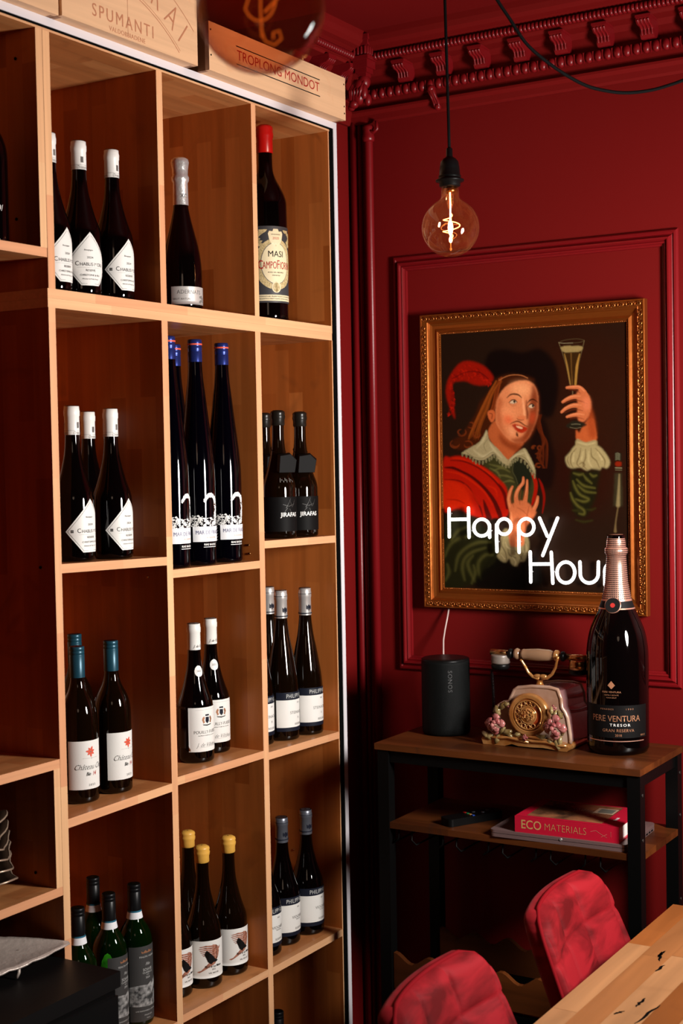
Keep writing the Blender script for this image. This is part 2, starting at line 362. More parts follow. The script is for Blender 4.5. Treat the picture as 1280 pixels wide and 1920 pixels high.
def wrap(name, t, prof, off, m, parent, az=0.0, rconst=None):
    """bend flat artwork around a bottle (label faces local +X)"""
    vs, fs = t; out = []
    R = rconst or max(r for r, z in prof)
    for x, y in vs:
        r = prof_r(prof, y) + off; a = az + x / R; out.append((r * cos(a), r * sin(a), y))
    me = bpy.data.meshes.new(name); me.from_pydata(out, [], fs); me.materials.append(m)
    for p in me.polygons: p.use_smooth = True
    o = bpy.data.objects.new(name, me); COL.objects.link(o); o.parent = parent
    return o
def flat(name, t, m, parent, fn, local=False):
    vs, fs = t; off = Vector((0, 0, 0)) if local else base_of(parent)
    me = bpy.data.meshes.new(name); me.from_pydata([tuple(Vector(fn(x, y)) - off) for x, y in vs], [], fs); me.materials.append(m)
    o = bpy.data.objects.new(name, me); COL.objects.link(o); o.parent = parent; return o
# ================================================================ THE ROOM
YB = 3.35            # back wall
CEIL = 2.56
def struct(o): o['kind'] = 'structure'; return o
b = MB(); b.box((-0.4, YB, FLOOR), (4.2, YB + 0.1, 2.75)); struct(b.build('wall_back', M['red']))
b = MB(); b.box((-0.5, -2.6, FLOOR), (-0.37, YB, 2.75)); b.box((-0.37, 3.118, FLOOR), (-0.1, YB, 2.75)); struct(b.build('wall_left', M['red']))
b = MB(); b.box((4.2, -2.6, FLOOR), (4.3, YB + 0.1, 2.75)); struct(b.build('wall_right', M['red']))
b = MB(); b.box((-0.5, -2.7, FLOOR), (4.3, -2.6, 2.75)); struct(b.build('wall_front', M['red']))
b = MB(); b.box((-0.5, -2.7, CEIL), (4.3, YB + 0.1, CEIL + 0.1)); struct(b.build('ceiling', M['ceil']))
b = MB(); b.box((-0.5, -2.7, FLOOR - 0.1), (4.3, YB + 0.1, FLOOR)); struct(b.build('floor', M['floor']))
# ---- cornice: moulded profile (distance from wall, height), run along the back wall and the pilaster
PR = [(0, 2.352), (0.010, 2.352), (0.014, 2.358), (0.016, 2.372), (0.024, 2.380), (0.024, 2.386), (0.010, 2.390), (0.010, 2.402),
      (0.030, 2.404), (0.030, 2.436), (0.022, 2.438), (0.022, 2.446), (0.024, 2.470), (0.036, 2.482), (0.072, 2.484), (0.076, 2.490), (0.080, 2.492),
      (0.080, 2.512), (0.086, 2.516), (0.094, 2.520), (0.108, 2.524), (0.118, 2.532), (0.122, 2.545), (0.124, CEIL + 0.005), (0, CEIL + 0.005)]
XL = -0.1
def run(profile, xa, xb):
    """back wall run with mitre at the left, then the return along the pilaster"""
    b = MB(); n = len(profile)
    vs = [(XL + d, YB - d, z) for d, z in profile] + [(xb, YB - d, z) for d, z in profile]
    b.add(vs, [(i, i + 1, n + i + 1, n + i) for i in range(n - 1)], 0, False)
    vs = [(XL + d, YB - d, z) for d, z in profile] + [(XL + d, 3.03, z) for d, z in profile]
    b.add(vs, [(i + 1, i, n + i, n + i + 1) for i in range(n - 1)], 0, False)
    b.add([(XL + d, 3.03, z) for d, z in profile], [tuple(range(n))])
    return b
cor = struct(run(PR, 0, 4.2).build('trim_1', M['red']))
bp_ = MB(); bp_.box((XL - 0.2, 3.03, 2.352), (XL, 3.118, CEIL)); struct(bp_.build('trim_2', M['red']))
# bead strip: many small reels
def reel(c, ax):
    pr = [(0.0035, -0.5), (0.0092, -0.36), (0.0105, 0), (0.0092, 0.36), (0.0035, 0.5)]
    return MB().lathe([(r, t * 0.0098) for r, t in pr], 8, c, ax=ax)
b = MB()
for i in range(200): q = reel((XL + 0.094 + i * 0.0106, YB - 0.086, 2.502), (1, 0, 0)); b.add(q.v, q.f, 0, True)
for i in range(20): q = reel((XL + 0.086, YB - 0.094 - i * 0.0106, 2.502), (0, 1, 0)); b.add(q.v, q.f, 0, True)
o = b.build('bead_strip', M['redgloss'], cor); o['kind'] = 'stuff'
# egg moulding: each egg a part
q = MB(); q.ball((0, 0, 0), 0.0112, 12, 8, sc=(0.92, 0.9, 1.25)); egg0 = None
for i in range(86):
    loc = (XL + 0.052 + i * 0.0242, YB - 0.036, 2.419)
    if egg0 is None: egg0 = q.build('egg', M['redgloss'], cor, local=True); egg0.location = loc
    else: clone(egg0, cor, loc)
for i in range(8): clone(egg0, cor, (XL + 0.036, YB - 0.052 - i * 0.0242, 2.419))
b = MB()
for i in range(86):
    x = XL + 0.064 + i * 0.0242; b.prism([(YB - 0.034, 2.433), (YB - 0.043, 2.430), (YB - 0.040, 2.408), (YB - 0.034, 2.406)], 0, x - 0.0014, x + 0.0014)
o = b.build('egg_darts', M['redgloss'], cor); o['kind'] = 'stuff'
# brackets (modillions) with fluted fronts
def bracket():
    b = MB()
    side = [(0.014, 2.438), (-0.012, 2.436), (-0.020, 2.446), (-0.019, 2.456), (-0.027, 2.462), (-0.041, 2.464), (-0.049, 2.470), (-0.050, 2.478), (-0.046, 2.4835), (0.014, 2.4835)]
    b.prism(side, 0, -0.017, 0.017)
    for k in range(4):
        x = -0.0128 + k * 0.0085
        b.tube([(x, -0.0185, 2.443), (x, -0.0205, 2.456), (x, -0.030, 2.463), (x, -0.043, 2.4655), (x, -0.0505, 2.473)], 0.0029, 6)
    b.box((-0.019, -0.050, 2.478), (0.019, 0.0, 2.4838))
    return b
br0 = None
for px in (762, 834, 905, 980, 1057, 1137, 1219):
    x = bp(px - 5, 95 - (px - 1000) * 0.155 + 5, 1, 3.30).x
    if br0 is None: br0 = bracket().build('bracket', M['redgloss'], cor, local=True, bevel=0.0012); br0.location = (x, YB - 0.036, 0)
    else: clone(br0, cor, (x, YB - 0.036, 0))
xb_ = x
for k in range(1, 11): clone(br0, cor, (xb_ + 0.1045 * k, YB - 0.036, 0))
for y in (3.235, 3.13): clone(br0, cor, (XL + 0.036, y, 0), pi / 2)
# corner console ornament
b = MB(); cc_ = bp(682, 118, 1, YB - 0.098); cx, cy = cc_.x, YB - 0.098
for dz0, dz1, h in ((2.538, 2.552, 0.030), (2.526, 2.538, 0.026), (2.490, 2.500, 0.026), (2.470, 2.490, 0.0215), (2.458, 2.470, 0.017), (2.448, 2.458, 0.013)):
    b.box((cx - h, cy - h, dz0), (cx + h, cy + h, dz1))
b.box((cx - 0.020, cy - 0.020, 2.500), (cx + 0.020, cy + 0.020, 2.526))
for k in range(4):
    for s in ((1, 0), (0, 1)):
        x = -0.016 + k * 0.0107
        p = (cx + x, cy - 0.021) if s[0] else (cx + 0.021, cy + x)
        b.tube([(p[0], p[1], 2.503), (p[0], p[1], 2.524)], 0.004, 6)
b.build('corner_block', M['redgloss'], cor, bevel=0.0015)
b = MB()
for (dx, dy, z, r, sz) in ((0, 0, 2.438, 0.017, 1.2), (-0.008, -0.010, 2.424, 0.015, 1.3), (-0.014, -0.004, 2.404, 0.018, 1.4), (0.006, -0.012, 2.41, 0.010, 2.0), (-0.028, -0.008, 2.382, 0.013, 0.9), (-0.040, 0.0, 2.376, 0.010, 0.9), (0.01, 0.0, 2.39, 0.010, 1.6)):
    b.ball((cx + dx, cy + dy, z), r, 14, 9, sc=(1, 1, sz))
for k in range(5):
    a = k * 0.5 - 1.3; b.tube([(cx - 0.004 + 0.016 * sin(a), cy - 0.014 + 0.006 * cos(a), 2.442), (cx - 0.012 + 0.020 * sin(a), cy - 0.022, 2.412), (cx - 0.022 + 0.014 * sin(a), cy - 0.012, 2.384)], [0.004, 0.0055, 0.003], 6)
b.build('corner_leaf', M['redgloss'], cor)
# hanging drop ornament
b = MB(); dx = bp(815, 175, 1, YB - 0.02).x; P0 = [(dx, YB - 0.034, 2.412), (dx + 0.001, YB - 0.040, 2.400), (dx + 0.003, YB - 0.030, 2.388), (dx + 0.006, YB - 0.022, 2.374), (dx + 0.010, YB - 0.022, 2.362)]
b.tube(P0, [0.008, 0.010, 0.0075, 0.0085, 0.006], 10); b.ball((dx, YB - 0.042, 2.407), 0.0095); b.ball((dx + 0.010, YB - 0.024, 2.362), 0.0088)
for s in (-1, 1): b.tube([(p[0] + s * 0.006, p[1] - 0.006, p[2]) for p in P0], 0.0028, 6)
b.build('drop_ornament', M['redgloss'], cor)
# panel moulding on the back wall: mitred frame
x0, x1, z0, z1 = 0.033, 0.813, 0.882, 1.989
MP = [(0, 0), (0, 0.006), (0.004, 0.011), (0.009, 0.012), (0.012, 0.008), (0.015, 0.010), (0.020, 0.019), (0.024, 0.019), (0.027, 0.012), (0.030, 0.014), (0.033, 0.012), (0.035, 0.007), (0.039, 0.006), (0.040, 0)]
def frame_sweep(x0, x1, z0, z1, prof, yb):
    b = MB(); n = len(prof); cs = ((x0, z0, 1, 1), (x1, z0, -1, 1), (x1, z1, -1, -1), (x0, z1, 1, -1)); vs = []
    for cx, cz, sx, sz in cs: vs += [(cx + sx * d, yb - h, cz + sz * d) for d, h in prof]
    fs = [(k * n + i, ((k + 1) % 4) * n + i, ((k + 1) % 4) * n + i + 1, k * n + i + 1) for k in range(4) for i in range(n - 1)]
    return b.add(vs, fs)
struct(frame_sweep(x0, x1, z0, z1, MP, YB).build('trim_3', M['redgloss']))
struct(frame_sweep(0.95, 1.9, z0, z1, MP, YB).build('trim_4', M['redgloss']))
# corner reed and pipe
b = MB(); b.tube([(-0.083, YB - 0.006, FLOOR), (-0.083, YB - 0.006, 2.36)], 0.0095, 12); b.tube([(-0.066, YB - 0.003, FLOOR), (-0.066, YB - 0.003, 2.36)], 0.006, 10); struct(b.build('trim_5', M['redgloss']))
pz = 2.352
t = thing('wall_pipe', (-0.029, YB - 0.018, FLOOR), 'slim red painted pipe running up the corner beside the shelf', 'pipe')
b = MB(); b.tube([(-0.029, YB - 0.018, FLOOR), (-0.029, YB - 0.018, 2.320), (-0.029, YB - 0.018, 2.342)], 0.0112, 14)
b.build('pipe', M['redgloss'], t)
b = MB(); b.lathe([(0.0112, 2.30), (0.0155, 2.303), (0.0165, 2.312), (0.0148, 2.318), (0.0135, 2.330), (0.0155, 2.338), (0.0112, 2.345)], 16, (-0.029, YB - 0.018, 0)); b.build('collar', M['redgloss'], t)
b = MB(); b.tube([(-0.023, YB - 0.024, 2.33), (-0.009, YB - 0.024, 2.322), (0.001, YB - 0.024, 2.33), (-0.001, YB - 0.024, 2.352)], 0.0045, 8); b.build('hook', M['redgloss'], t)
# ================================================================ SHELVING
DX = -0.352  # back of the units
def board(name, a, b_, kind, parent):
    """kind v = upright panel (X-Z), h = horizontal board (X-Y); faces: -z +z -y +x +y -x"""
    m = MB()
    if kind == 'v': m.box(a, b_, 0, [0, 0, 0, 1, 0, 0]); mats = [M['pv'], M['edge']]
    else: m.box(a, b_, 0, [0, 0, 1, 1, 1, 0]); mats = [M['ph'], M['edgeh']]
    return m.build(name, mats, parent, bevel=0.0006)
def shelf_pin_holes(name, pts, parent, m, r=0.0022):
    for p in pts:
        b = MB(); b.lathe([(r, 0), (r, 0.0014), (r * 0.6, 0.002)], 10, p, ax=(0, -1, 0)); b.build(name, m, parent)
up = thing('shelf_unit', (-0.176, 2.56, 1.771), 'open beech shelf unit with three tall cells, top of the wall', 'shelf')
board('bottom_board', (DX, 2.0465, 1.7708), (0, 3.080, 1.789), 'h', up)
board('top_board', (DX, 2.049, 2.279), (0, 3.084, 2.297), 'h', up)
board('side_panel', (DX, 2.0495, 1.789), (0, 2.0685, 2.279), 'v', up)
board('divider', (DX, 2.392, 1.789), (0, 2.4115, 2.279), 'v', up)
board('divider', (DX, 2.740, 1.789), (0, 2.7580, 2.279), 'v', up)
board('side_panel', (DX, 3.080, 1.771), (-0.002, 3.0955, 2.279), 'v', up)
b = MB(); b.box((DX - 0.008, 2.0498, 1.772), (DX, 3.095, 2.297)); b.build('back_panel', M['pb'], up)
lo = thing('shelf_unit', (-0.176, 2.56, FLOOR), 'tall beech shelf unit with staggered cells below the top unit', 'shelf')
board('top_board', (DX, 2.0465, 1.7525), (0, 3.080, 1.7706), 'h', lo)
board('side_panel', (DX, 2.0475, FLOOR), (0, 2.0665, 1.7525), 'v', lo)
board('divider', (DX, 2.392, FLOOR), (0, 2.4125, 1.7525), 'v', lo)
board('divider', (DX, 2.739, FLOOR), (0, 2.7605, 1.7525), 'v', lo)
board('side_panel', (DX, 3.0805, FLOOR), (-0.002, 3.0955, 1.7525), 'v', lo)
cols = ((2.0665, 2.392), (2.4125, 2.739), (2.7605, 3.0805))
SH = {}
def tilted(name, y0, y1, za, zb, th, parent):
    b = MB(); vs = [(DX, y0, za - th), (0, y0, za - th), (0, y1, zb - th), (DX, y1, zb - th), (DX, y0, za), (0, y0, za), (0, y1, zb), (DX, y1, zb)]
    for f, mi in (((0, 3, 2, 1), 0), ((4, 5, 6, 7), 0), ((0, 1, 5, 4), 1), ((1, 2, 6, 5), 1), ((2, 3, 7, 6), 1), ((3, 0, 4, 7), 0)): b.add(vs, [f], mi)
    return b.build(name, [M['ph'], M['edgeh']], parent, bevel=0.0006)
for c, za, zb in ((0, 1.2576, 1.2496), (1, 1.2206, 1.2173), (2, 1.2624, 1.2579), (0, 0.7584, 0.7622), (1, 0.7717, 0.7685), (2, 0.7605, 0.7551), (0, 0.243, 0.243), (1, 0.2508, 0.2468), (2, 0.245, 0.2439), (0, -0.235, -0.235), (1, -0.235, -0.235), (2, -0.235, -0.235)):
    tilted('shelf', cols[c][0], cols[c][1], za, zb, 0.0178, lo)
b = MB(); b.box((DX - 0.008, 2.0485, FLOOR), (DX, 3.095, 1.7700)); b.build('back_panel', M['pb'], lo)
shelf_pin_holes('screw', [bp(466, 1022, 1, 2.7385), bp(468, 1038, 1, 2.7385), bp(277, 1082, 1, 2.3915), bp(550, 1593, 1, 3.080)], lo, M['brass'], 0.0028)
ul = thing('shelf_unit', (-0.176, 1.4, 1.85), 'open beech shelf unit at the upper left edge of the photo', 'shelf')
board('bottom_board', (DX, 0.9, 1.8475), (0, 2.0475, 1.8655), 'h', ul)
board('top_board', (DX, 0.9, 2.279), (0, 2.0485, 2.297), 'h', ul)
board('side_panel', (DX, 2.0305, 1.8655), (0, 2.0485, 2.279), 'v', ul)
board('side_panel', (DX, 0.9, 1.8655), (0, 0.918, 2.279), 'v', ul)
b = MB(); b.box((DX - 0.008, 0.9, 1.8475), (DX, 2.046, 2.297)); b.build('back_panel', M['pb'], ul)
shelf_pin_holes('dowel_hole', [bp(29, 110, 1, 2.030), bp(31, 411, 1, 2.030)], ul, M['black'], 0.003)
ll = thing('shelf_unit', (-0.176, 1.4, 0.613), 'low beech shelf unit at left holding a stack of dishes', 'shelf')
board('bottom_board', (DX, 0.9, 0.6138), (0, 2.0468, 0.6312), 'h', ll)
board('top_board', (DX, 0.9, 0.8625), (0, 2.0468, 0.8805), 'h', ll)
board('side_panel', (DX, 2.0295, 0.6312), (0, 2.0468, 0.8625), 'v', ll)
board('side_panel', (DX, 0.9, 0.6312), (0, 0.918, 0.8625), 'v', ll)
b = MB(); b.box((DX - 0.008, 0.9, 0.6138), (DX, 2.046, 0.8805)); b.build('back_panel', M['pb'], ll)
shelf_pin_holes('dowel_hole', [bp(76, 1064, 1, 2.047), bp(67, 1636, 1, 2.029)], ll, M['black'], 0.003)
# white metal frame round the shelving, with its black shadow gap
fr = MB(); fr.box((-0.03, 0.6, 2.2875), (0.004, 3.113, 2.304)); fr.box((-0.03, 3.0975, FLOOR), (0.004, 3.113, 2.2875))
f = struct(fr.build('trim_6', M['white_metal']))
b = MB(); b.box((-0.032, 0.6, 2.2835), (0.0025, 3.0935, 2.2874)); b.box((-0.032, 3.0935, FLOOR), (0.0025, 3.0974, 2.2874)); b.box((-0.002, 3.0845, FLOOR), (0.0015, 3.0935, 2.2835))
b.build('black_shadow_gap', M['black'], f)
# ---------------------------------------------------------------- crates on top of the shelving
def crate(name, xf, y0, y1, z0, h, label, depth=0.30, front=None):
    t = thing(name, (xf - depth / 2, (y0 + y1) / 2, z0), label, 'crate'); th = 0.011
    b = MB(); b.box((xf - th, y0, z0), (xf, y1, z0 + h)); b.build('front_panel', front or M['crate'], t, bevel=0.0008)
    b = MB(); b.box((xf - depth, y0, z0), (xf - depth + th, y1, z0 + h)); b.build('back_panel', M['crate'], t)
    for ya in (y0, y1 - th): b = MB(); b.box((xf - depth + th, ya, z0), (xf - th, ya + th, z0 + h)); b.build('end_panel', M['crateside'], t)
    b = MB(); b.box((xf - depth + th, y0 + th, z0), (xf - th, y1 - th, z0 + 0.008)); b.build('bottom_panel', M['crate'], t)
    b = MB(); b.box((xf - depth + th, y0 + th, z0 + h - 0.008), (xf - th, y1 - th, z0 + h)); b.build('lid', M['crate'], t)
    return t
def on_front(xf, yc, zc): return lambda x, y: (xf + 0.0004, yc + x, zc + y)
c2 = crate('wine_crate', 0.0375, 2.531, 3.1035, 2.3043, 0.106, 'flat pine wine crate with red lettering between two black lines, right end')
t2 = merge2d([text2d('TROPLONG MONDOT', 0.0315, 0.80)])
W_ = max(x for x, y in t2[0]) - min(x for x, y in t2[0]); k = 0.345 / W_
flat('red_lettering', ([(x * k, y) for x, y in t2[0]], t2[1]), M['redink'], c2, on_front(0.0375, 2.808, 2.3595))
flat('ruled_lines', polys2d([rect(-0.175, 0.0188, 0.175, 0.0212), rect(-0.175, -0.0212, 0.175, -0.0188)], 1), M['blackink'], c2, on_front(0.0375, 2.808, 2.3595))
for y, z in ((3.097, 2.398), (3.097, 2.343), (2.538, 2.343), (2.538, 2.398), (3.098, 2.326)):
    b = MB(); b.lathe([(0.0022, 0), (0.0018, 0.001)], 8, (0.0375, y, z - 0.005), ax=(1, 0, 0)); b.build('nail', M['black'], c2)
c1 = crate('wine_crate', 0.0345, 2.068, 2.4935, 2.3043, 0.235, 'tall pale crate with engraved sparkling wine lettering, middle of the three')
z = 2.3043
def tilt2(t, dx, dy, r): return place2d(t, dx, dy, r)
sp1 = bp(232, 41, 0, 0.0345); sp2 = bp(239, 66, 0, 0.0345)
flat('engraved_lettering', merge2d([tilt2(text2d('SPUMANTI', 0.036, 0.92, spacing=1.3), sp1.y - 2.290, sp1.z - z, 0), tilt2(text2d('VALDOBBIADENE', 0.0135, 0.98, spacing=1.1), sp2.y - 2.290, sp2.z - z, 0)]), M['brand'], c1, on_front(0.0345, 2.290, z))
arcs = []
def arcband(r, th, a0, a1, cx, cy, n=24):
    return [(cx + (r + th) * cos(a0 + (a1 - a0) * i / n), cy + (r + th) * sin(a0 + (a1 - a0) * i / n)) for i in range(n + 1)] + [(cx + r * cos(a1 - (a1 - a0) * i / n), cy + r * sin(a1 - (a1 - a0) * i / n)) for i in range(n + 1)]
ac = (2.170 - 2.290, 2.030 - z)
arcs.append(polys2d([arcband(0.386, 0.0016, radians(48), radians(84), *ac), arcband(0.392, 0.0010, radians(48), radians(84), *ac), arcband(0.463, 0.0016, radians(48), radians(84), *ac)], 1))
for ch, a in (('I', 50.5), ('A', 56.5), ('R', 64), ('U', 72), ('D', 80)):
    r = 0.426; arcs.append(place2d(text2d(ch, 0.078, 0.72, bold=-0.016), ac[0] + r * cos(radians(a)), ac[1] + r * sin(radians(a)), radians(a - 90)))
flat('engraved_emblem', merge2d(arcs), M['brand'], c1, on_front(0.0345, 2.290, z))
flat('panel_joint', polys2d([rect(-0.0004, 0.012, 0.0004, 0.2)], 1), M['brand'], c1, on_front(0.0345, 2.262, z))
c0 = crate('wine_crate', 0.028, 1.50, 2.0655, 2.3043, 0.24, 'plain pine crate at the top left edge beside the engraved one')
b = MB()
for k in range(4): b.box((0.028, 1.98, 2.345 + k * 0.02), (0.031, 2.0655, 2.358 + k * 0.02))
b.build('slatted_strip', mat('pale_strip_pine', (0.85, 0.66, 0.40), 0.5), c0, bevel=0.001)
# ================================================================ BOTTLES
PROF = {}
def mkprof(R, h, sh, heel=0.006):
    p = [(R * 0.55, 0.004), (R * 0.86, 0.0), (R * 0.95, heel * 0.25), (R, heel)]
    for f, k in sh: p.append((R * k, h * f))
    # refine with interpolation for smoothness
    body = p[3:]; out = p[:3]
    zs = [q[1] for q in body]; rs = [q[0] for q in body]
    n = len(body)
    for i in range(n - 1):
        steps = max(1, int((zs[i + 1] - zs[i]) / 0.006))
        m0 = (rs[i + 1] - rs[i - 1]) / (zs[i + 1] - zs[i - 1]) if i > 0 else 0
        m1 = (rs[i + 2] - rs[i]) / (zs[i + 2] - zs[i]) if i < n - 2 else 0
        dz = zs[i + 1] - zs[i]
        for s in range(steps):
            t = s / steps; h00 = 2 * t ** 3 - 3 * t * t + 1; h10 = t ** 3 - 2 * t * t + t; h01 = -2 * t ** 3 + 3 * t * t; h11 = t ** 3 - t * t
            out.append((h00 * rs[i] + h10 * dz * m0 + h01 * rs[i + 1] + h11 * dz * m1, zs[i] + dz * t))
    out.append((rs[-1], zs[-1])); return out
SHP = {
 'burgundy': [(0.10, 1.0), (0.39, 1.0), (0.44, 0.94), (0.48, 0.83), (0.52, 0.73), (0.57, 0.62), (0.62, 0.53), (0.66, 0.46), (0.70, 0.41), (0.75, 0.375), (0.81, 0.355), (1.0, 0.35)],
 'flute': [(0.10, 1.0), (0.31, 1.0), (0.41, 0.93), (0.52, 0.77), (0.60, 0.64), (0.66, 0.53), (0.72, 0.45), (0.81, 0.375), (1.0, 0.36)],
 'magflute': [(0.08, 1.0), (0.40, 1.0), (0.49, 0.93), (0.62, 0.74), (0.70, 0.62), (0.755, 0.545), (0.83, 0.44), (0.90, 0.39), (1.0, 0.37)],
 'bordeaux': [(0.10, 1.0), (0.50, 1.0), (0.57, 0.965), (0.62, 0.87), (0.66, 0.74), (0.70, 0.57), (0.74, 0.45), (0.80, 0.375), (1.0, 0.36)],
 'italian': [(0.10, 1.0), (0.58, 1.0), (0.64, 0.93), (0.69, 0.76), (0.73, 0.55), (0.77, 0.41), (0.82, 0.37), (1.0, 0.36)],
 'magnum': [(0.08, 1.0), (0.60, 1.0), (0.645, 0.90), (0.69, 0.70), (0.73, 0.50), (0.77, 0.38), (0.83, 0.35), (1.0, 0.345)],
 'champagne': [(0.10, 1.0), (0.24, 1.0), (0.33, 0.95), (0.42, 0.84), (0.52, 0.65), (0.60, 0.50), (0.68, 0.385), (0.78, 0.35), (1.0, 0.34)],
 'jeroboam': [(0.08, 1.0), (0.44, 1.0), (0.50, 0.965), (0.56, 0.88), (0.62, 0.71), (0.67, 0.535), (0.72, 0.43), (0.78, 0.36), (0.88, 0.315), (1.0, 0.285)],
}
def capsule(prof, R, h, f0, kind):
    z0 = f0 * h; r0 = prof_r(prof, z0); rt = prof_r(prof, h * 0.98)
    e = 0.0007
    if kind == 'plain': # tin capsule with rim
        return [(r0 + e, z0), (rt + e, h * 0.93), (rt + 0.0016, h * 0.935), (rt + 0.0018, h * 0.965), (rt + 0.001, h * 0.975), (rt + e, h * 0.995), (rt - 0.002, h), (0.003, h)]
    if kind == 'screw':
        return [(r0 + e, z0), (rt + 0.0013, z0 + 0.003), (rt + 0.0013, h * 0.945), (rt + 0.0004, h * 0.948), (rt + 0.0013, h * 0.951), (rt + 0.0013, h * 0.968), (rt + 0.0005, h * 0.971), (rt + 0.0013, h * 0.974), (rt + 0.0013, h * 0.995), (rt, h), (0.003, h)]
    if kind == 'wax':
        return [(r0 + e, z0), (r0 + 0.0022, z0 + 0.002), (rt + 0.0020, h * 0.93), (rt + 0.0036, h * 0.945), (rt + 0.0040, h * 0.96), (rt + 0.0026, h * 0.972), (rt + 0.0036, h * 0.982), (rt + 0.0026, h * 0.995), (rt - 0.003, h + 0.002), (0.002, h + 0.0025)]
    if kind == 'champ':
        return [(r0 + e, z0), (rt + 0.0015, h * 0.84), (rt + 0.0042, h * 0.855), (rt + 0.0048, h * 0.875), (rt + 0.0022, h * 0.89), (rt + 0.0028, h * 0.93), (rt + 0.0050, h * 0.975), (rt + 0.0035, h * 0.995), (rt - 0.002, h + 0.002), (0.002, h + 0.0025)]
def paper(poly): return polys2d(poly, 0.005, 0.008)
def lines(body_size_y):  # rows of tiny print
    return merge2d([place2d(text2d(s, sz, sq, sh), x, y) for s, sz, sq, sh, x, y in body_size_y])
def foot_print(h):
    pass
# each design returns its parts on a bottle root
def d_chablis(root, P, e=0.0005):
    dia = [(-0.0545, 0.060), (-0.020, 0.018), (0.020, 0.018), (0.0545, 0.060), (0.0, 0.125)]
    l = wrap('label', paper([dia]), P, e, M['paper'], root)
    inn = []
    for (xa, ya), (xb, yb) in (((-0.0500, 0.060), (-0.019, 0.0215)), ((-0.0500, 0.060), (-0.002, 0.1175)), ((0.0500, 0.060), (0.019, 0.0215)), ((0.0500, 0.060), (0.002, 0.1175)), ((-0.019, 0.0215), (-0.008, 0.0215)), ((0.008, 0.0215), (0.019, 0.0215))):
        L = sqrt((xb - xa) ** 2 + (yb - ya) ** 2); nx, ny = -(yb - ya) / L * 0.0003, (xb - xa) / L * 0.0003
        inn.append([(xa + nx, ya + ny), (xb + nx, yb + ny), (xb - nx, yb - ny), (xa - nx, ya - ny)])
    wrap('border_line', polys2d(inn, 0.005, 0.008), P, e + 0.0003, M['greyink'], l)
    wrap('lettering', lines([('C', 0.0125, 0.9, 0, -0.0275, 0.0612), ('HABLIS', 0.0092, 0.95, 0, -0.0085, 0.0600), ('1', 0.0092, 0.9, 0, 0.0085, 0.0600), ('er', 0.005, 0.9, 0, 0.0122, 0.0622), ('CRU', 0.0092, 0.95, 0, 0.0240, 0.0600), ('2024', 0.0058, 1.2, 0, -0.001, 0.0735), ('Bourgogne', 0.0042, 1.0, 0.2, -0.004, 0.0885), ('RESERVE', 0.0060, 0.95, 0, 0.0, 0.0480), ('CHRISTOPHE & FILS', 0.0050, 1.0, 0, 0.0, 0.0385), ('Sélection de Prehy, France', 0.0034, 1.0, 0.2, 0.0, 0.0310)]), P, e + 0.0003, M['blackink'], l)
    wrap('rule', polys2d([rect(-0.028, 0.0535, 0.028, 0.0538)], 0.005), P, e + 0.0003, M['greyink'], l)
    sq = [rect(-0.0440 + i * 0.0030, 0.0575 + j * 0.0030, -0.0415 + i * 0.0030, 0.0600 + j * 0.0030) for i in (0, 1) for j in (0, 1)]
    wrap('seal', polys2d(sq, 0.005), P, e + 0.0003, M['blackink'], l)
    R = max(r for r, z in P); h = P[-1][1]
    cz = h * 0.81
    wrap('neck_print', merge2d([polys2d([rect(-0.10, cz + 0.0090, 0.10, cz + 0.0094)], 0.004), place2d(text2d('Christophe', 0.0088, 0.9, 0.5), 0, cz + 0.0045), place2d(text2d('Christophe', 0.0088, 0.9, 0.5), -0.055, cz + 0.0045), polys2d([rect(-0.004 + i * 0.003, cz + 0.014, -0.002 + i * 0.003, cz + 0.026) for i in range(3)] + [rect(-0.062 + i * 0.003, cz + 0.014, -0.060 + i * 0.003, cz + 0.026) for i in range(3)], 0.005)]), [(r, z) for r, z in P], 0.0017, M['greyink'], root, rconst=R * 0.6)
def d_silver_brut(root, P, e=0.0006):
    l = wrap('label', paper([rect(-0.047, 0.008, 0.047, 0.047)]), P, e, M['silverpaper'], root)
    wrap('lettering', merge2d([place2d(text2d('ADERNATS', 0.0125, 0.86, spacing=1.1), -0.004, 0.0345), place2d(text2d('BRUT NATURE', 0.0058, 0.9, spacing=1.2), -0.022, 0.0195)]), P, e + 0.0003, M['greyink'], l)
    wrap('grey_emblem', polys2d([ell(0.030 + 0.006 * sin(k * 2.4), 0.020 + 0.006 * cos(k * 1.7), 0.0035, 0.0028, 8) for k in range(9)], 0.005), P, e + 0.0003, M['greyink'], l)
    wrap('neck_print', place2d(text2d('XC', 0.012, 0.9), 0.0, 0.249), P, 0.0022, M['greyink'], root, rconst=0.016)
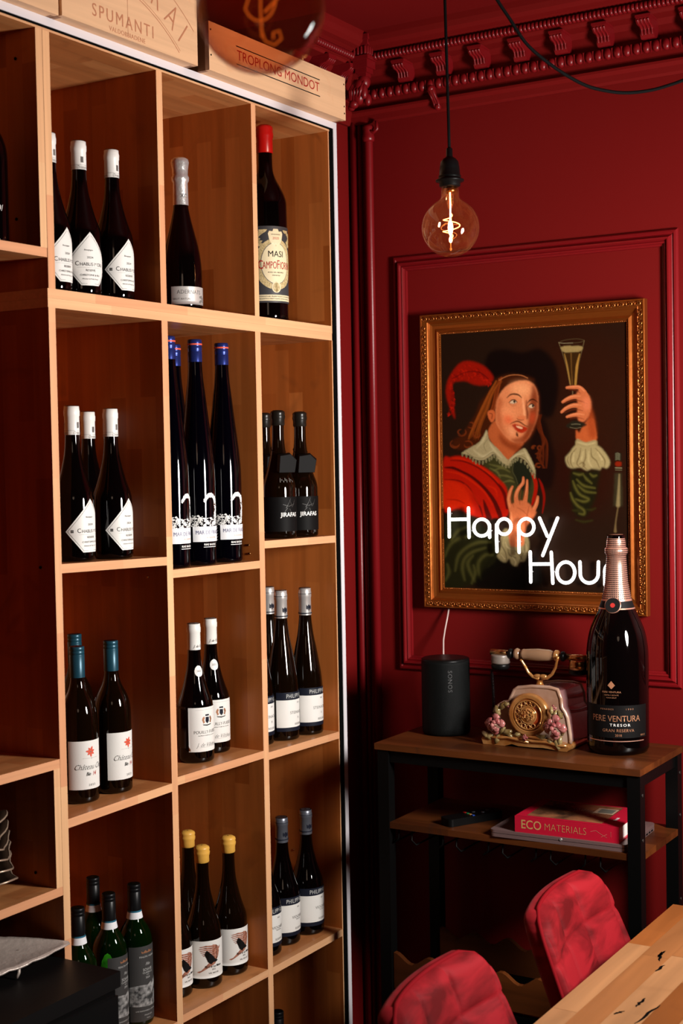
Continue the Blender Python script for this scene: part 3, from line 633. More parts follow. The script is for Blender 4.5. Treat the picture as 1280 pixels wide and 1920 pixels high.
def d_masi(root, P, e=0.0007):
    l = wrap('label', paper([rect(-0.078, 0.041, 0.078, 0.224)]), P, e, M['slate'], root)
    wrap('cream_band', paper([rect(-0.078, 0.0455, 0.078, 0.0600)]), P, e + 0.0002, M['cream'], l)
    wrap('ornate_oval', paper([ell(0, 0.133, 0.054, 0.061, 40)]), P, e + 0.0002, M['cream2'], l)
    wrap('dark_ring', paper([ell(0, 0.135, 0.0375, 0.0500, 36)]), P, e + 0.0004, M['greyink'], l)
    lv = []
    for s in (-1, 1):
        for k in range(8):
            a = 0.5 + k * 0.28; cx, cy = s * (0.024 + 0.020 * sin(a * 1.3) ** 2 + k * 0.0028), 0.212 - k * 0.0045
            lv.append([(cx + 0.009 * cos(t) * (1 + 0.4 * sin(3 * t + k)), cy + 0.0058 * sin(t) * (1 + 0.4 * cos(2 * t + k))) for t in [i * 2 * pi / 12 for i in range(12)]])
    wrap('leaf_scrolls', paper(lv), P, e + 0.0004, M['cream2'], l)
    wrap('inner_oval', paper([ell(0, 0.135, 0.0360, 0.0485, 36)]), P, e + 0.0006, M['cream'], l)
    wrap('seal_disc', paper([ell(0, 0.078, 0.012, 0.0135, 24)]), P, e + 0.0008, M['cream'], l)
    wrap('crest', paper([[(-0.019, 0.206), (-0.016, 0.212), (-0.008, 0.211), (-0.006, 0.217), (0.006, 0.217), (0.008, 0.211), (0.016, 0.212), (0.019, 0.206), (0.016, 0.190), (0.010, 0.180), (0, 0.176), (-0.010, 0.180), (-0.016, 0.190)]]), P, e + 0.0008, M['cream'], l)
    wrap('dark_lettering', lines([('MASI', 0.0205, 0.92, 0, 0.0, 0.1565), ('ROSSO DEL VERONESE', 0.0040, 1.0, 0, 0.0, 0.113), ('VERONA IGT', 0.0036, 1.0, 0, 0.0, 0.106), ('VENDEMMIA', 0.0042, 1.0, 0, 0, 0.2035), ('CASA FONDATA NEL MILLESETTECENTO ESTATE BOTTLED', 0.0040, 0.95, 0, 0, 0.0555), ('PRODOTTO E IMBOTTIGLIATO IN VALPOLICELLA', 0.0040, 0.95, 0, 0, 0.0500)]), P, e + 0.0010, M['blackink'], l)
    wrap('red_lettering', lines([('C', 0.030, 0.60, 0, -0.0375, 0.1305), ('AMPO', 0.025, 0.50, 0, -0.0155, 0.1295), ('F', 0.030, 0.56, 0, 0.0055, 0.1310), ('IORIN', 0.025, 0.50, 0, 0.0265, 0.1295), ('2020', 0.0085, 1.0, 0, 0, 0.1945)]), P, e + 0.0010, M['redink'], l)
    wrap('seal_print', merge2d([polys2d([ell(0, 0.078, 0.0095, 0.011, 24)], 0.005)]), P, e + 0.0010, M['cream2'], l)
def art_tree(seed):
    """white printed grove: crown of leaves along the ground and an arching tree, with dark gaps left open"""
    rr = random.Random(seed); out = []
    gaps = [(-0.001, 0.094, 0.0035), (0.012, 0.101, 0.0035), (0.020, 0.096, 0.003), (-0.016, 0.101, 0.0028), (0.004, 0.108, 0.003), (0.0255, 0.106, 0.0035)]
    def leafy(x, y, s):
        if any(hypot_(x - gx_, y - gy_) < gr_ for gx_, gy_, gr_ in gaps): return
        g = rr.random() * 3; out.append([(x + s * cos(g + i * 2 * pi / 6) * (0.6 + 0.7 * rr.random()) * 1.3, y + s * sin(g + i * 2 * pi / 6) * (0.5 + 0.7 * rr.random())) for i in range(6)])
    for k in range(230):
        x = -0.036 + rr.random() * 0.062; top = 0.112 - 0.010 * ((x + 0.020) / 0.03) ** 2 if x < 0.004 else 0.106
        leafy(x, 0.087 + rr.random() * max(0.006, top - 0.087), rr.uniform(0.0007, 0.0021))
    for k in range(170):   # trunk at the right
        t = rr.random(); leafy(0.030 + 0.006 * sin(t * 3.0) + rr.uniform(-0.005, 0.004), 0.090 + t * 0.064, rr.uniform(0.0008, 0.0022))
    for k in range(190):  # arching crown to the left
        t = rr.random(); leafy(0.030 - t * 0.029, 0.151 + 0.008 * sin(t * 2.9) - 0.008 * t ** 2 + rr.uniform(-0.005, 0.004), rr.uniform(0.0008, 0.0020))
    for k in range(9): y = 0.045 + k * 0.005; out.append([(-0.042, y), (-0.032, y + 0.008 + 0.002 * k), (-0.032, y + 0.0090 + 0.002 * k), (-0.042, y + 0.0010)])
    return out
def hypot_(a, b): return sqrt(a * a + b * b)
def d_blue(root, P, e=0.0006):
    l = wrap('label', paper([rect(-0.030, 0.053, 0.046, 0.087)]), P, e, M['whitepaper'], root)
    for k in range(2): pass
    wrap('tree_print', polys2d([[(x - 0.004, y) for x, y in p] for p in art_tree(3)], 0.006), P, e + 0.0001, M['whiteink'], root)
    wrap('lettering', merge2d([place2d(text2d('MAR DE FRADES', 0.0122, 0.80, bold=0.0), 0.012, 0.0735)]), P, e + 0.0003, M['blueink'], l)
    wrap('small_print', place2d(text2d('ALBARINO', 0.0056, 1.1), 0.016, 0.0620), P, e + 0.0003, M['orangepale'], l)
    wrap('lower_print', merge2d([place2d(text2d('RIAS BAIXAS', 0.0062, 1.0, bold=0.02), 0.012, 0.0465), polys2d([rect(-0.006, 0.0405, 0.030, 0.0418)], 0.005)]), P, e, M['whiteink'], root)
    R = P[-1][0]; h = P[-1][1]
    wrap('red_stripe', polys2d([rect(-0.09, h * 0.9745, 0.09, h * 0.9815)], 0.004), [(R, 0), (R, h)], 0.0020, M['orange'], root, rconst=R)
def d_giraffe(root, P, e=0.0006):
    l = wrap('label', paper([rect(-0.075, 0.017, 0.075, 0.101)]), P, e, M['blacklabel'], root)
    g = []
    for (xa, ya, xb, yb) in ((-0.004, 0.074, 0.006, 0.090), (0.006, 0.090, 0.009, 0.098), (0.014, 0.076, 0.008, 0.090), (-0.012, 0.083, 0.004, 0.078), (0.004, 0.078, 0.020, 0.084), (0.0, 0.074, -0.010, 0.062), (0.006, 0.072, 0.012, 0.060), (0.016, 0.078, 0.024, 0.094)):
        L = sqrt((xb - xa) ** 2 + (yb - ya) ** 2); nx, ny = -(yb - ya) / L * 0.0006, (xb - xa) / L * 0.0006
        g.append([(xa + nx, ya + ny), (xb + nx * .4, yb + ny * .4), (xb - nx * .4, yb - ny * .4), (xa - nx, ya - ny)])
    wrap('giraffe_line_art', polys2d(g, 0.005), P, e + 0.0003, M['greyart'], l)
    wrap('lettering', place2d(text2d('JIRAFAS', 0.0142, 0.98, bold=0.02), 0.006, 0.0575), P, e + 0.0003, M['whiteink'], l)
    h = P[-1][1]; R = max(r for r, z in P)
    tg = MB(); x0 = R * 0.62; pts = [(-0.022, 0.164), (0.026, 0.164), (0.032, 0.194), (0.014, 0.209), (-0.018, 0.205)]
    tg.add([(x0 + 0.004, y, z) for y, z in pts] + [(x0 + 0.022, y * 0.90 - 0.004, z - 0.004) for y, z in pts], [(4, 3, 2, 1, 0), (5, 6, 7, 8, 9)] + [(i, (i + 1) % 5, 5 + (i + 1) % 5, 5 + i) for i in range(5)])
    o = tg.build('neck_tag', M['blacklabel'], root, local=True, bevel=0.0008); o['label'] = 'folded black card tag hung round the neck'
    s = MB(); rn = prof_r(P, 0.222) + 0.001; s.tube([(rn * cos(a), rn * sin(a), 0.215 - 0.010 * cos(a)) for a in [i * 2 * pi / 16 for i in range(16)]], 0.0011, 6, closed=True); s.build('string', M['blacklabel'], o, local=True)
    if root.get('scr'):
        wrap('white_scribble', polys2d([rect(-0.018 + k * 0.0042, 0.1365 + 0.004 * (k % 2), -0.0165 + k * 0.0042, 0.147 - 0.003 * (k % 3)) for k in range(9)], 0.005), P, 0.004, M['greyink'], root)
def d_chateau(root, P, e=0.0005):
    l = wrap('label', paper([rect(-0.0455, 0.029, 0.0455, 0.128)]), P, e, M['paper'], root)
    pet = []
    for k in range(7):
        a = k * 2 * pi / 7 + 0.3; ca, sa = cos(a), sin(a); L = 0.0115 if k % 2 else 0.0098
        pet.append([(0.002 + ca * L * t - sa * wd, 0.1055 + sa * L * t + ca * wd) for t, wd in ((0.05, 0.001), (0.45, 0.0026), (0.8, 0.0017), (1.0, 0), (0.8, -0.0017), (0.45, -0.0026), (0.05, -0.001))])
    wrap('red_flower', polys2d(pet, 0.005), P, e + 0.0003, M['orange'], l)
    wrap('flower_centre', polys2d([ell(0.002, 0.1055, 0.0014, 0.0014, 8), rect(-0.016, 0.0925, 0.020, 0.0928), [(0.002, 0.093), (0.005, 0.090), (0.003, 0.093)]], 0.005), P, e + 0.0005, M['greyink'], l)
    wrap('lettering', merge2d([place2d(text2d('Château Cheri', 0.0160, 0.80, 0.5, bold=-0.012), 0.004, 0.0745), place2d(text2d('Bin', 0.0100, 0.8, 0.3, bold=0.02), -0.004, 0.0600), place2d(text2d('2023', 0.0060, 1.1, spacing=1.3), 0.004, 0.0375)]), P, e + 0.0003, M['blackink'], l)
    wrap('red_number', place2d(text2d('14', 0.0115, 0.8, 0.3, bold=0.02), 0.0095, 0.0600), P, e + 0.0003, M['redink'], l)
def d_pouilly(root, P, e=0.0005):
    l = wrap('label', paper([rect(-0.045, 0.026, 0.045, 0.126)]), P, e, M['paper'], root)
    cr = [rect(-0.0045, 0.094, 0.0045, 0.104), [(-0.0045, 0.094), (0, 0.089), (0.0045, 0.094)], rect(-0.005, 0.1065, 0.005, 0.110)]
    wrap('crest', polys2d(cr, 0.005), P, e + 0.0003, M['navy'], l)
    lion = []
    for s in (-1, 1):
        lion += [[(s * 0.0065, 0.092), (s * 0.0105, 0.0895), (s * 0.0115, 0.094), (s * 0.0135, 0.098), (s * 0.0115, 0.1035), (s * 0.0080, 0.106), (s * 0.0065, 0.1015), (s * 0.0085, 0.098)][::s]]
    wrap('crest_lions', polys2d(lion, 0.005), P, e + 0.0003, M['bronzeink'], l)
    wrap('crest_ribbon', polys2d([[(-0.012, 0.088), (0, 0.0865), (0.012, 0.088), (0.010, 0.0858), (0, 0.0842), (-0.010, 0.0858)]], 0.005), P, e + 0.0003, M['blackink'], l)
    wrap('lettering', merge2d([place2d(text2d('POUILLY-FUISSE', 0.0098, 0.92), -0.001, 0.0700), place2d(text2d('J. de Villebois', 0.0130, 0.80, 0.5, bold=-0.012), 0.002, 0.0410), place2d(text2d('Appellation Pouilly-Fuisse controlee', 0.0032, 1.0), 0, 0.0625), polys2d([rect(-0.028, 0.1205, 0.028, 0.1208), rect(-0.020, 0.0355, 0.032, 0.0358)], 0.005)]), P, e + 0.0003, M['greyink'], l)
    s = wrap('neck_label', polys2d([ell(0.0, 0.206, 0.0125, 0.0125, 24)], 0.003, 0.003), P, e + 0.0003, M['paper'], root, az=-0.15, rconst=0.024)
    s['label'] = 'small oval paper label on the shoulder'
    wrap('vintage_print', place2d(text2d('2023', 0.0062, 1.0), 0.0, 0.206), P, e + 0.0006, M['greyink'], s, az=-0.15, rconst=0.024)
    bl = wrap('back_label_or_glow', polys2d([rect(-0.030, 0.034, 0.030, 0.128)], 0.005), P, e, M['charcoal'], root, az=-pi * 0.62)
    bl['label'] = 'dark back label'
    h = P[-1][1]; wrap('neck_print', place2d(text2d('J. de Vill', 0.0090, 0.8, 0.5), 0.0, h * 0.835), P, 0.0017, M['greyink'], root, rconst=0.017)
def d_philipp(word, sub):
    def f(root, P, e=0.0005):
        l = wrap('label', paper([rect(-0.056, 0.033, 0.056, 0.101)]), P, e, M['paper'], root)
        n1 = wrap('navy_band', paper([rect(-0.056, 0.101, 0.056, 0.120)]), P, e, M['navy'], root); wrap('navy_strip', paper([rect(-0.056, 0.0235, 0.056, 0.033)]), P, e, M['navy'], root)
        wrap('band_lettering', place2d(text2d('PHILIPP KUHN', 0.0150, 0.72, spacing=1.08), 0.006, 0.1100), P, e + 0.0003, M['silverink'], n1)
        wrap('lettering', merge2d([place2d(text2d(word, 0.0100, 0.92, spacing=1.05), 0.006, 0.0690), place2d(text2d('2023', 0.0050, 1.0), 0.006, 0.0930), place2d(text2d('R' if sub == 'RIESLING' else 'TROCKEN', 0.0075 if sub == 'RIESLING' else 0.0042, 1.0), 0.006, 0.0555 if sub == 'RIESLING' else 0.0625), place2d(text2d(sub, 0.0075, 0.9), 0.006, 0.0400)]), P, e + 0.0003, M['greyink'], l)
        h = P[-1][1]; R = P[-1][0]
        eag = [rect(-0.0015, h * 0.845, 0.0015, h * 0.885), [(-0.007, h * 0.885), (-0.0045, h * 0.875), (-0.0015, h * 0.88), (-0.0015, h * 0.86), (-0.0045, h * 0.850), (-0.007, h * 0.856)], [(0.007, h * 0.885), (0.007, h * 0.856), (0.0045, h * 0.850), (0.0015, h * 0.86), (0.0015, h * 0.88), (0.0045, h * 0.875)]]
        wrap('eagle_mark', polys2d(eag, 0.004), P, 0.0017, M['navy'], root, rconst=0.016, az=-0.25)
        wrap('capsule_bands', polys2d([rect(-0.06, h * 0.822, 0.06, h * 0.829), rect(-0.06, h * 0.957, 0.06, h * 0.960)], 0.004), P, 0.0022, M['navy'], root, rconst=0.018)
    return f
def d_bird(root, P, e=0.0005):
    l = wrap('label', paper([rect(-0.056, 0.024, 0.056, 0.110)]), P, e, M['paper'], root)
    X0 = 0.0
    wing = []
    tips = [(-0.026, 0.0965), (-0.027, 0.0920), (-0.0255, 0.0880), (-0.0235, 0.0840), (-0.021, 0.0800), (-0.0185, 0.0765)]
    for i, (tx, ty) in enumerate(tips):
        wing.append([(tx, ty), (tx + 0.016, ty + 0.0035 - i * 0.0002), (0.014, 0.0985 - i * 0.0050), (0.016, 0.0945 - i * 0.0052), (tx + 0.015, ty + 0.0002), (tx + 0.003, ty - 0.0012)])
    wing.append([(0.006, 0.101), (0.016, 0.0985), (0.022, 0.093), (0.024, 0.083), (0.021, 0.072), (0.016, 0.064), (0.008, 0.068), (0.004, 0.080)])
    body = [[(-0.030, 0.0400), (-0.022, 0.0425), (-0.010, 0.0540), (0.004, 0.0660), (0.016, 0.0640), (0.012, 0.0560), (-0.002, 0.0500), (-0.014, 0.0435), (-0.026, 0.0372), (-0.031, 0.0380)], [(0.016, 0.079), (0.026, 0.0900), (0.0275, 0.0960), (0.0225, 0.092)]]
    wrap('hawk_print', polys2d(wing + body, 0.004), P, e + 0.0003, M['rust'], l)
    rr = random.Random(5); st = []
    for k in range(16):
        x, y = 0.002 + rr.random() * 0.018, 0.068 + rr.random() * 0.026; st.append([(x, y), (x + 0.0045, y + 0.0015), (x + 0.0042, y + 0.0024)])
    wrap('feather_lines', polys2d(st, 0.005), P, e + 0.0005, M['lightrust'], l)
    blk = [[(-0.0115, 0.0850), (-0.0085, 0.0885), (-0.0050, 0.0860), (0.0010, 0.0800), (0.0070, 0.0740), (0.0110, 0.0680), (0.0190, 0.0625), (0.0150, 0.0600), (0.0070, 0.0600), (0.0010, 0.0560), (-0.0060, 0.0620), (-0.0100, 0.0720), (-0.0135, 0.0790)]]
    wrap('blackbird_print', polys2d(blk, 0.005), P, e + 0.0007, M['blackink'], l)
    wrap('lettering', merge2d([place2d(text2d('Bird in La Mano', 0.0072, 0.95, 0.15, bold=0.02), 0.008, 0.0505), place2d(text2d('2022', 0.0048, 1.0), 0.008, 0.0435), place2d(text2d('VAL NATUR', 0.0048, 1.0), 0.008, 0.0355)]), P, e + 0.0004, M['blackink'], l)
def d_soave(root, P, e=0.0005):
    l = wrap('label', paper([rect(-0.036, 0.011, 0.036, 0.173)]), P, e, M['charcoal'], root)
    rk = [(-0.036, 0.045), (0.036, 0.040), (0.036, 0.098), (0.030, 0.101), (0.024, 0.097), (0.014, 0.094), (0.006, 0.0885), (-0.006, 0.090), (-0.020, 0.0895), (-0.036, 0.086)]
    wrap('rock_photo', polys2d([rk], 0.005), P, e + 0.0003, M['rock'], l)
    wrap('lettering', merge2d([place2d(text2d('TENUTA VALIERE', 0.0052, 1.0), 0.006, 0.150), place2d(text2d('Filio', 0.0085, 0.8, 0.5), 0.006, 0.134), place2d(text2d('SOAVE', 0.0080, 1.0), 0.006, 0.122), place2d(text2d('CLASSICO', 0.0056, 1.0), 0.006, 0.1155), place2d(text2d('DOC', 0.0034, 1.0), 0.006, 0.1105), place2d(text2d('2024', 0.0056, 1.0), 0.006, 0.1045), place2d(text2d('UVE GARGANEGA COLLINA', 0.0040, 1.0), 0.002, 0.0335), place2d(text2d('ITALIA 2024', 0.0040, 1.0), 0.006, 0.0240), place2d(text2d('750 ML', 0.0034, 1.0), 0.006, 0.0170)]), P, e + 0.0004, M['silverink'], l)
    wrap('gold_crown_print', polys2d([[(-0.008, 0.158), (-0.009, 0.163), (-0.004, 0.160), (0.001, 0.1645), (0.006, 0.160), (0.011, 0.1645), (0.016, 0.160), (0.021, 0.163), (0.020, 0.158)]], 0.005), P, e + 0.0004, M['bronzeink'], l)
    h = P[-1][1]; nb = wrap('neck_band', polys2d([rect(-0.060, h * 0.755, 0.060, h * 0.808)], 0.004), P, 0.0012, M['whitepaper'], root, rconst=0.0165)
    wrap('teal_edge', polys2d([rect(-0.060, h * 0.800, 0.060, h * 0.812)], 0.004), P, 0.0015, M['tealink'], nb, rconst=0.0165)
    wrap('neck_print', merge2d([place2d(text2d('SOAVE DOC', 0.0095, 0.8), 0.002, h * 0.778), place2d(text2d('DOCG', 0.0095, 0.8), -0.045, h * 0.778)]), P, 0.0015, M['greyink'], nb, rconst=0.0165)
def d_plain(root, P): pass
M['silverpaper'] = mat('silver_label_paper', (0.66, 0.63, 0.60), 0.36, metal=0.45)
M['whitepaper'] = mat('bright_white_paper', (0.84, 0.84, 0.86), 0.45)
M['blueink'] = mat('blue_grey_ink', (0.10, 0.10, 0.22), 0.5)
M['orangepale'] = mat('pale_orange_ink', (0.70, 0.38, 0.28), 0.5)
M['silverink'] = mat('silver_ink', (0.52, 0.52, 0.50), 0.4)
M['lightrust'] = mat('pale_feather_ink', (0.66, 0.42, 0.34), 0.5)
SPEC = { # shape, R, h, glass, capsule mat, kind, from, design
 'chablis': ('burgundy', 0.0410, 0.3120, 'glass_dark', 'whitecap', 'plain', 0.812, d_chablis),
 'adernats': ('champagne', 0.0440, 0.3330, 'glass_dark', 'silver', 'champ', 0.690, d_silver_brut),
 'masi': ('magnum', 0.0505, 0.4720, 'glass_dark', 'redwax', 'wax', 0.860, d_masi),
 'blue': ('magflute', 0.0400, 0.5060, 'glass_blue', 'bluecap', 'screw', 0.900, d_blue),
 'jirafas': ('burgundy', 0.0420, 0.3110, 'glass_brown', 'blackwax', 'wax', 0.885, d_giraffe),
 'chateau': ('bordeaux', 0.0392, 0.3175, 'glass_brown', 'tealcap', 'screw', 0.800, d_chateau),
 'pouilly': ('burgundy', 0.0415, 0.3140, 'glass_dark', 'whitecap', 'plain', 0.808, d_pouilly),
 'riesling': ('flute', 0.0413, 0.3710, 'glass_brown', 'silvercap', 'plain', 0.812, d_philipp('STEINACKER', 'RIESLING')),
 'viognier': ('burgundy', 0.0425, 0.3140, 'glass_dark', 'greycap', 'plain', 0.800, d_philipp('VIOGNIER', 'RESERVE')),
 'bird': ('burgundy', 0.0410, 0.3185, 'glass_brown', 'yellowwax', 'wax', 0.885, d_bird),
 'soave': ('italian', 0.0365, 0.3010, 'glass_green', 'blackcap', 'screw', 0.810, d_soave),
 'plain': ('bordeaux', 0.0385, 0.3100, 'glass_dark', 'blackcap', 'screw', 0.82, d_plain),
}
PROTO = {}
def bottle(kind, x, y, z, off, label, group=None, rz=None, scr=False):
    vaz = atan2(CAM.y - y, CAM.x - x); az = vaz + off if rz is None else rz
    if kind in PROTO and not scr:
        r = clone(PROTO[kind]); r.location = (x, y, z); r.rotation_euler = (0, 0, az)
        tag(r, label, 'bottle', group); return r
    sh, R, h, gl, cm, ck, f0, des = SPEC[kind]
    P = mkprof(R, h, SHP[sh])
    r = thing('wine_bottle', (x, y, z), label, 'bottle', group, az)
    if scr: r['scr'] = 1
    b = MB(); b.lathe(P, 48); b.build('glass_body', M[gl], r, local=True)
    b = MB(); b.lathe(capsule(P, R, h, f0, ck), 40, cap=False); cap = b.build('capsule', M[cm], r, local=True)
    des(r, P)
    if scr: del r['scr']
    else: PROTO[kind] = r
    return r
ZU, G1 = 1.7895, 'chablis bottles with white diamond labels'
g = 'white-capped bottles with diamond labels on the top shelf'
bottle('chablis', -0.050, 2.1115, ZU, radians(52), 'white-capped bottle with diamond label half hidden by the post, top shelf', g)
bottle('chablis', -0.050, 2.200, ZU, radians(27), 'middle of the three white-capped diamond-label bottles on the top shelf', g)
bottle('chablis', -0.050, 2.301, ZU, radians(49), 'rightmost of the three white-capped diamond-label bottles on the top shelf', g)
bottle('adernats', -0.050, 2.5322, ZU, radians(27), 'dark sparkling wine bottle with silver foil neck and small silver label', None)
bottle('masi', -0.060, 2.882, ZU, radians(25), 'large bottle with red wax top and ornate cream and slate label', None)
t = bottle('plain', -0.060, 1.955, 1.8657, 0.3, 'dark bottle with white digits cut by the left edge of the photo', None)
P = mkprof(0.0385, 0.31, SHP['bordeaux']); 
wrap('lettering', place2d(text2d('2019/', 0.016, 0.9), 0.0, 0.064), P, 0.0006, M['whiteink'], t, az=0.05)
def shelf_z(za, zb, c, y): y0, y1 = cols[c]; return za + (zb - za) * (y - y0) / (y1 - y0) + 0.0003 + 0.043 * abs(zb - za) / (y1 - y0)
g = 'white-capped diamond-label bottles on the second shelf'
bottle('chablis', -0.055, 2.166, shelf_z(1.2576, 1.2496, 0, 2.166), radians(51), 'front left of the three white-capped diamond-label bottles, second shelf', g)
bottle('chablis', -0.168, 2.342, shelf_z(1.2576, 1.2496, 0, 2.342), radians(45), 'white-capped bottle standing behind two others on the second shelf', g)
bottle('chablis', -0.055, 2.284, shelf_z(1.2576, 1.2496, 0, 2.284), radians(54), 'right of the three white-capped diamond-label bottles, second shelf', g)
g = 'tall cobalt flute bottles with tree print'; zz = lambda y: shelf_z(1.2206, 1.2173, 1, y)
bottle('blue', -0.046, 2.470, zz(2.47), radians(38), 'tall blue-capped bottle with tree print, half hidden by the left post', g)
bottle('blue', -0.158, 2.6335, zz(2.6335), radians(38), 'blue-capped bottle behind the row of tall tree-print bottles', g)
bottle('blue', -0.048, 2.5690, zz(2.569), radians(24), 'middle tall cobalt bottle of the front row with tree print', g)
bottle('blue', -0.0545, 2.6790, zz(2.679), radians(27), 'rightmost tall cobalt bottle with tree print and blue cap', g)
g = 'black wax bottles with folded neck tags'; zz = lambda y: shelf_z(1.2624, 1.2579, 2, y)
bottle('jirafas', -0.150, 2.9980 - 0.01, zz(2.998), radians(30), 'black wax bottle at the left against the post, dark neck tag', g)
bottle('jirafas', -0.050, 2.9000, zz(2.90), radians(28), 'middle black wax bottle with white scribble under its tag', g, scr=True)
bottle('jirafas', -0.050, 2.9990, zz(2.999), radians(20), 'rightmost black wax bottle whose square card tag sticks out', g)
g = 'teal-capped bottles with red flower labels'; zz = lambda y: shelf_z(0.7584, 0.7622, 0, y)
bottle('chateau', -0.0807, 2.1923, zz(2.19), radians(32), 'teal-capped red flower bottle nearest the left post', g)
bottle('chateau', -0.2200, 2.3400, zz(2.34), radians(80), 'teal-capped bottle hidden behind the left red flower bottle', g)
bottle('chateau', -0.0734, 2.2891, zz(2.289), radians(48), 'teal-capped red flower bottle standing alone on the right', g)
g = 'white-capped bottles with oval shoulder labels'; zz = lambda y: shelf_z(0.7717, 0.7685, 1, y)
bottle('pouilly', -0.0746, 2.5767, zz(2.577), radians(39), 'front bottle with oval shoulder label and crest label', g)
bottle('pouilly', -0.1073, 2.6839, zz(2.684), radians(31), 'rear bottle with oval shoulder label and crest label', g)
g = 'slim flute bottles with navy and white labels'; zz = lambda y: shelf_z(0.7605, 0.7551, 2, y)
bottle('riesling', -0.0870, 2.8400, zz(2.84), radians(50), 'slim silver-capped bottle at the front mostly hidden by the post', g)
bottle('riesling', -0.1661, 3.0130, zz(3.013), radians(50), 'slim silver-capped bottle at the back beside the post', g)
bottle('riesling', -0.0720, 2.9301, zz(2.93), radians(55), 'middle slim silver-capped bottle with navy banded label', g)
bottle('riesling', -0.0624, 3.0260, zz(3.026), radians(52), 'rightmost slim silver-capped bottle with navy banded label', g)
g = 'green bottles with grey rock labels'
bottle('soave', -0.0754, 2.1693, 0.2434, radians(55), 'green bottle with black cap at the left, lowest of its row behind the box', g)
gb_ = bottle('soave', -0.0838, 2.2750, 0.2434, radians(48), 'green bottle in the middle of its row with a bright green glow painted on the glass', g)
P = mkprof(0.0365, 0.3010, SHP['italian'])
gl_m = mat('painted_green_glow', (0.035, 0.30, 0.010), 0.25, col2=(0.012, 0.12, 0.006), vscale=34)
o = wrap('back_label_or_glow', polys2d([[(-0.016, 0.128), (0.016, 0.126), (0.016, 0.150), (0.012, 0.168), (0.006, 0.180), (0.000, 0.184), (-0.006, 0.180), (-0.012, 0.168), (-0.016, 0.150)]], 0.004, 0.006), P, 0.0004, gl_m, gb_, az=-0.98)  # light shining through the bottle, painted as a green decal on the glass
o['label'] = 'bright green glow painted on the outside of the glass'
bottle('soave', -0.1914, 2.3480, 0.2434, radians(120), 'dark green bottle standing behind the one with the painted glow', g)
bottle('soave', -0.0795, 2.3530, 0.2434, radians(33), 'rightmost green bottle showing its full grey rock label', g)
g = 'yellow wax bottles with bird labels'; zz = lambda y: shelf_z(0.2508, 0.2468, 1, y)
bottle('bird', -0.0960, 2.5060, zz(2.506), radians(40), 'bird label bottle cut by the left post at the front', g)
bottle('bird', -0.1886, 2.6850, zz(2.69), radians(60), 'yellow wax bottle at the back with its label hidden', g)
bottle('bird', -0.0764, 2.5925, zz(2.593), radians(20), 'front yellow wax bottle with full bird label', g)
bottle('bird', -0.0744, 2.6921, zz(2.692), radians(39), 'rightmost yellow wax bottle with bird label', g)
g = 'grey-capped burgundy bottles with navy banded labels'; zz = lambda y: shelf_z(0.245, 0.2439, 2, y)
bottle('viognier', -0.0784, 2.8388, zz(2.839), radians(48), 'dark grey-capped bottle at the front half behind the post', g)
bottle('viognier', -0.0833, 2.9311, zz(2.931), radians(52), 'middle dark grey-capped bottle with banded label, lower shelf', g)
bottle('viognier', -0.0731, 3.0268, zz(3.027), radians(50), 'rightmost dark grey-capped bottle with banded label, lower shelf', g)
bottle('plain', -0.085, 2.900, -0.2346, 0.0, 'black-topped bottle whose mouth just shows at the bottom edge', None)
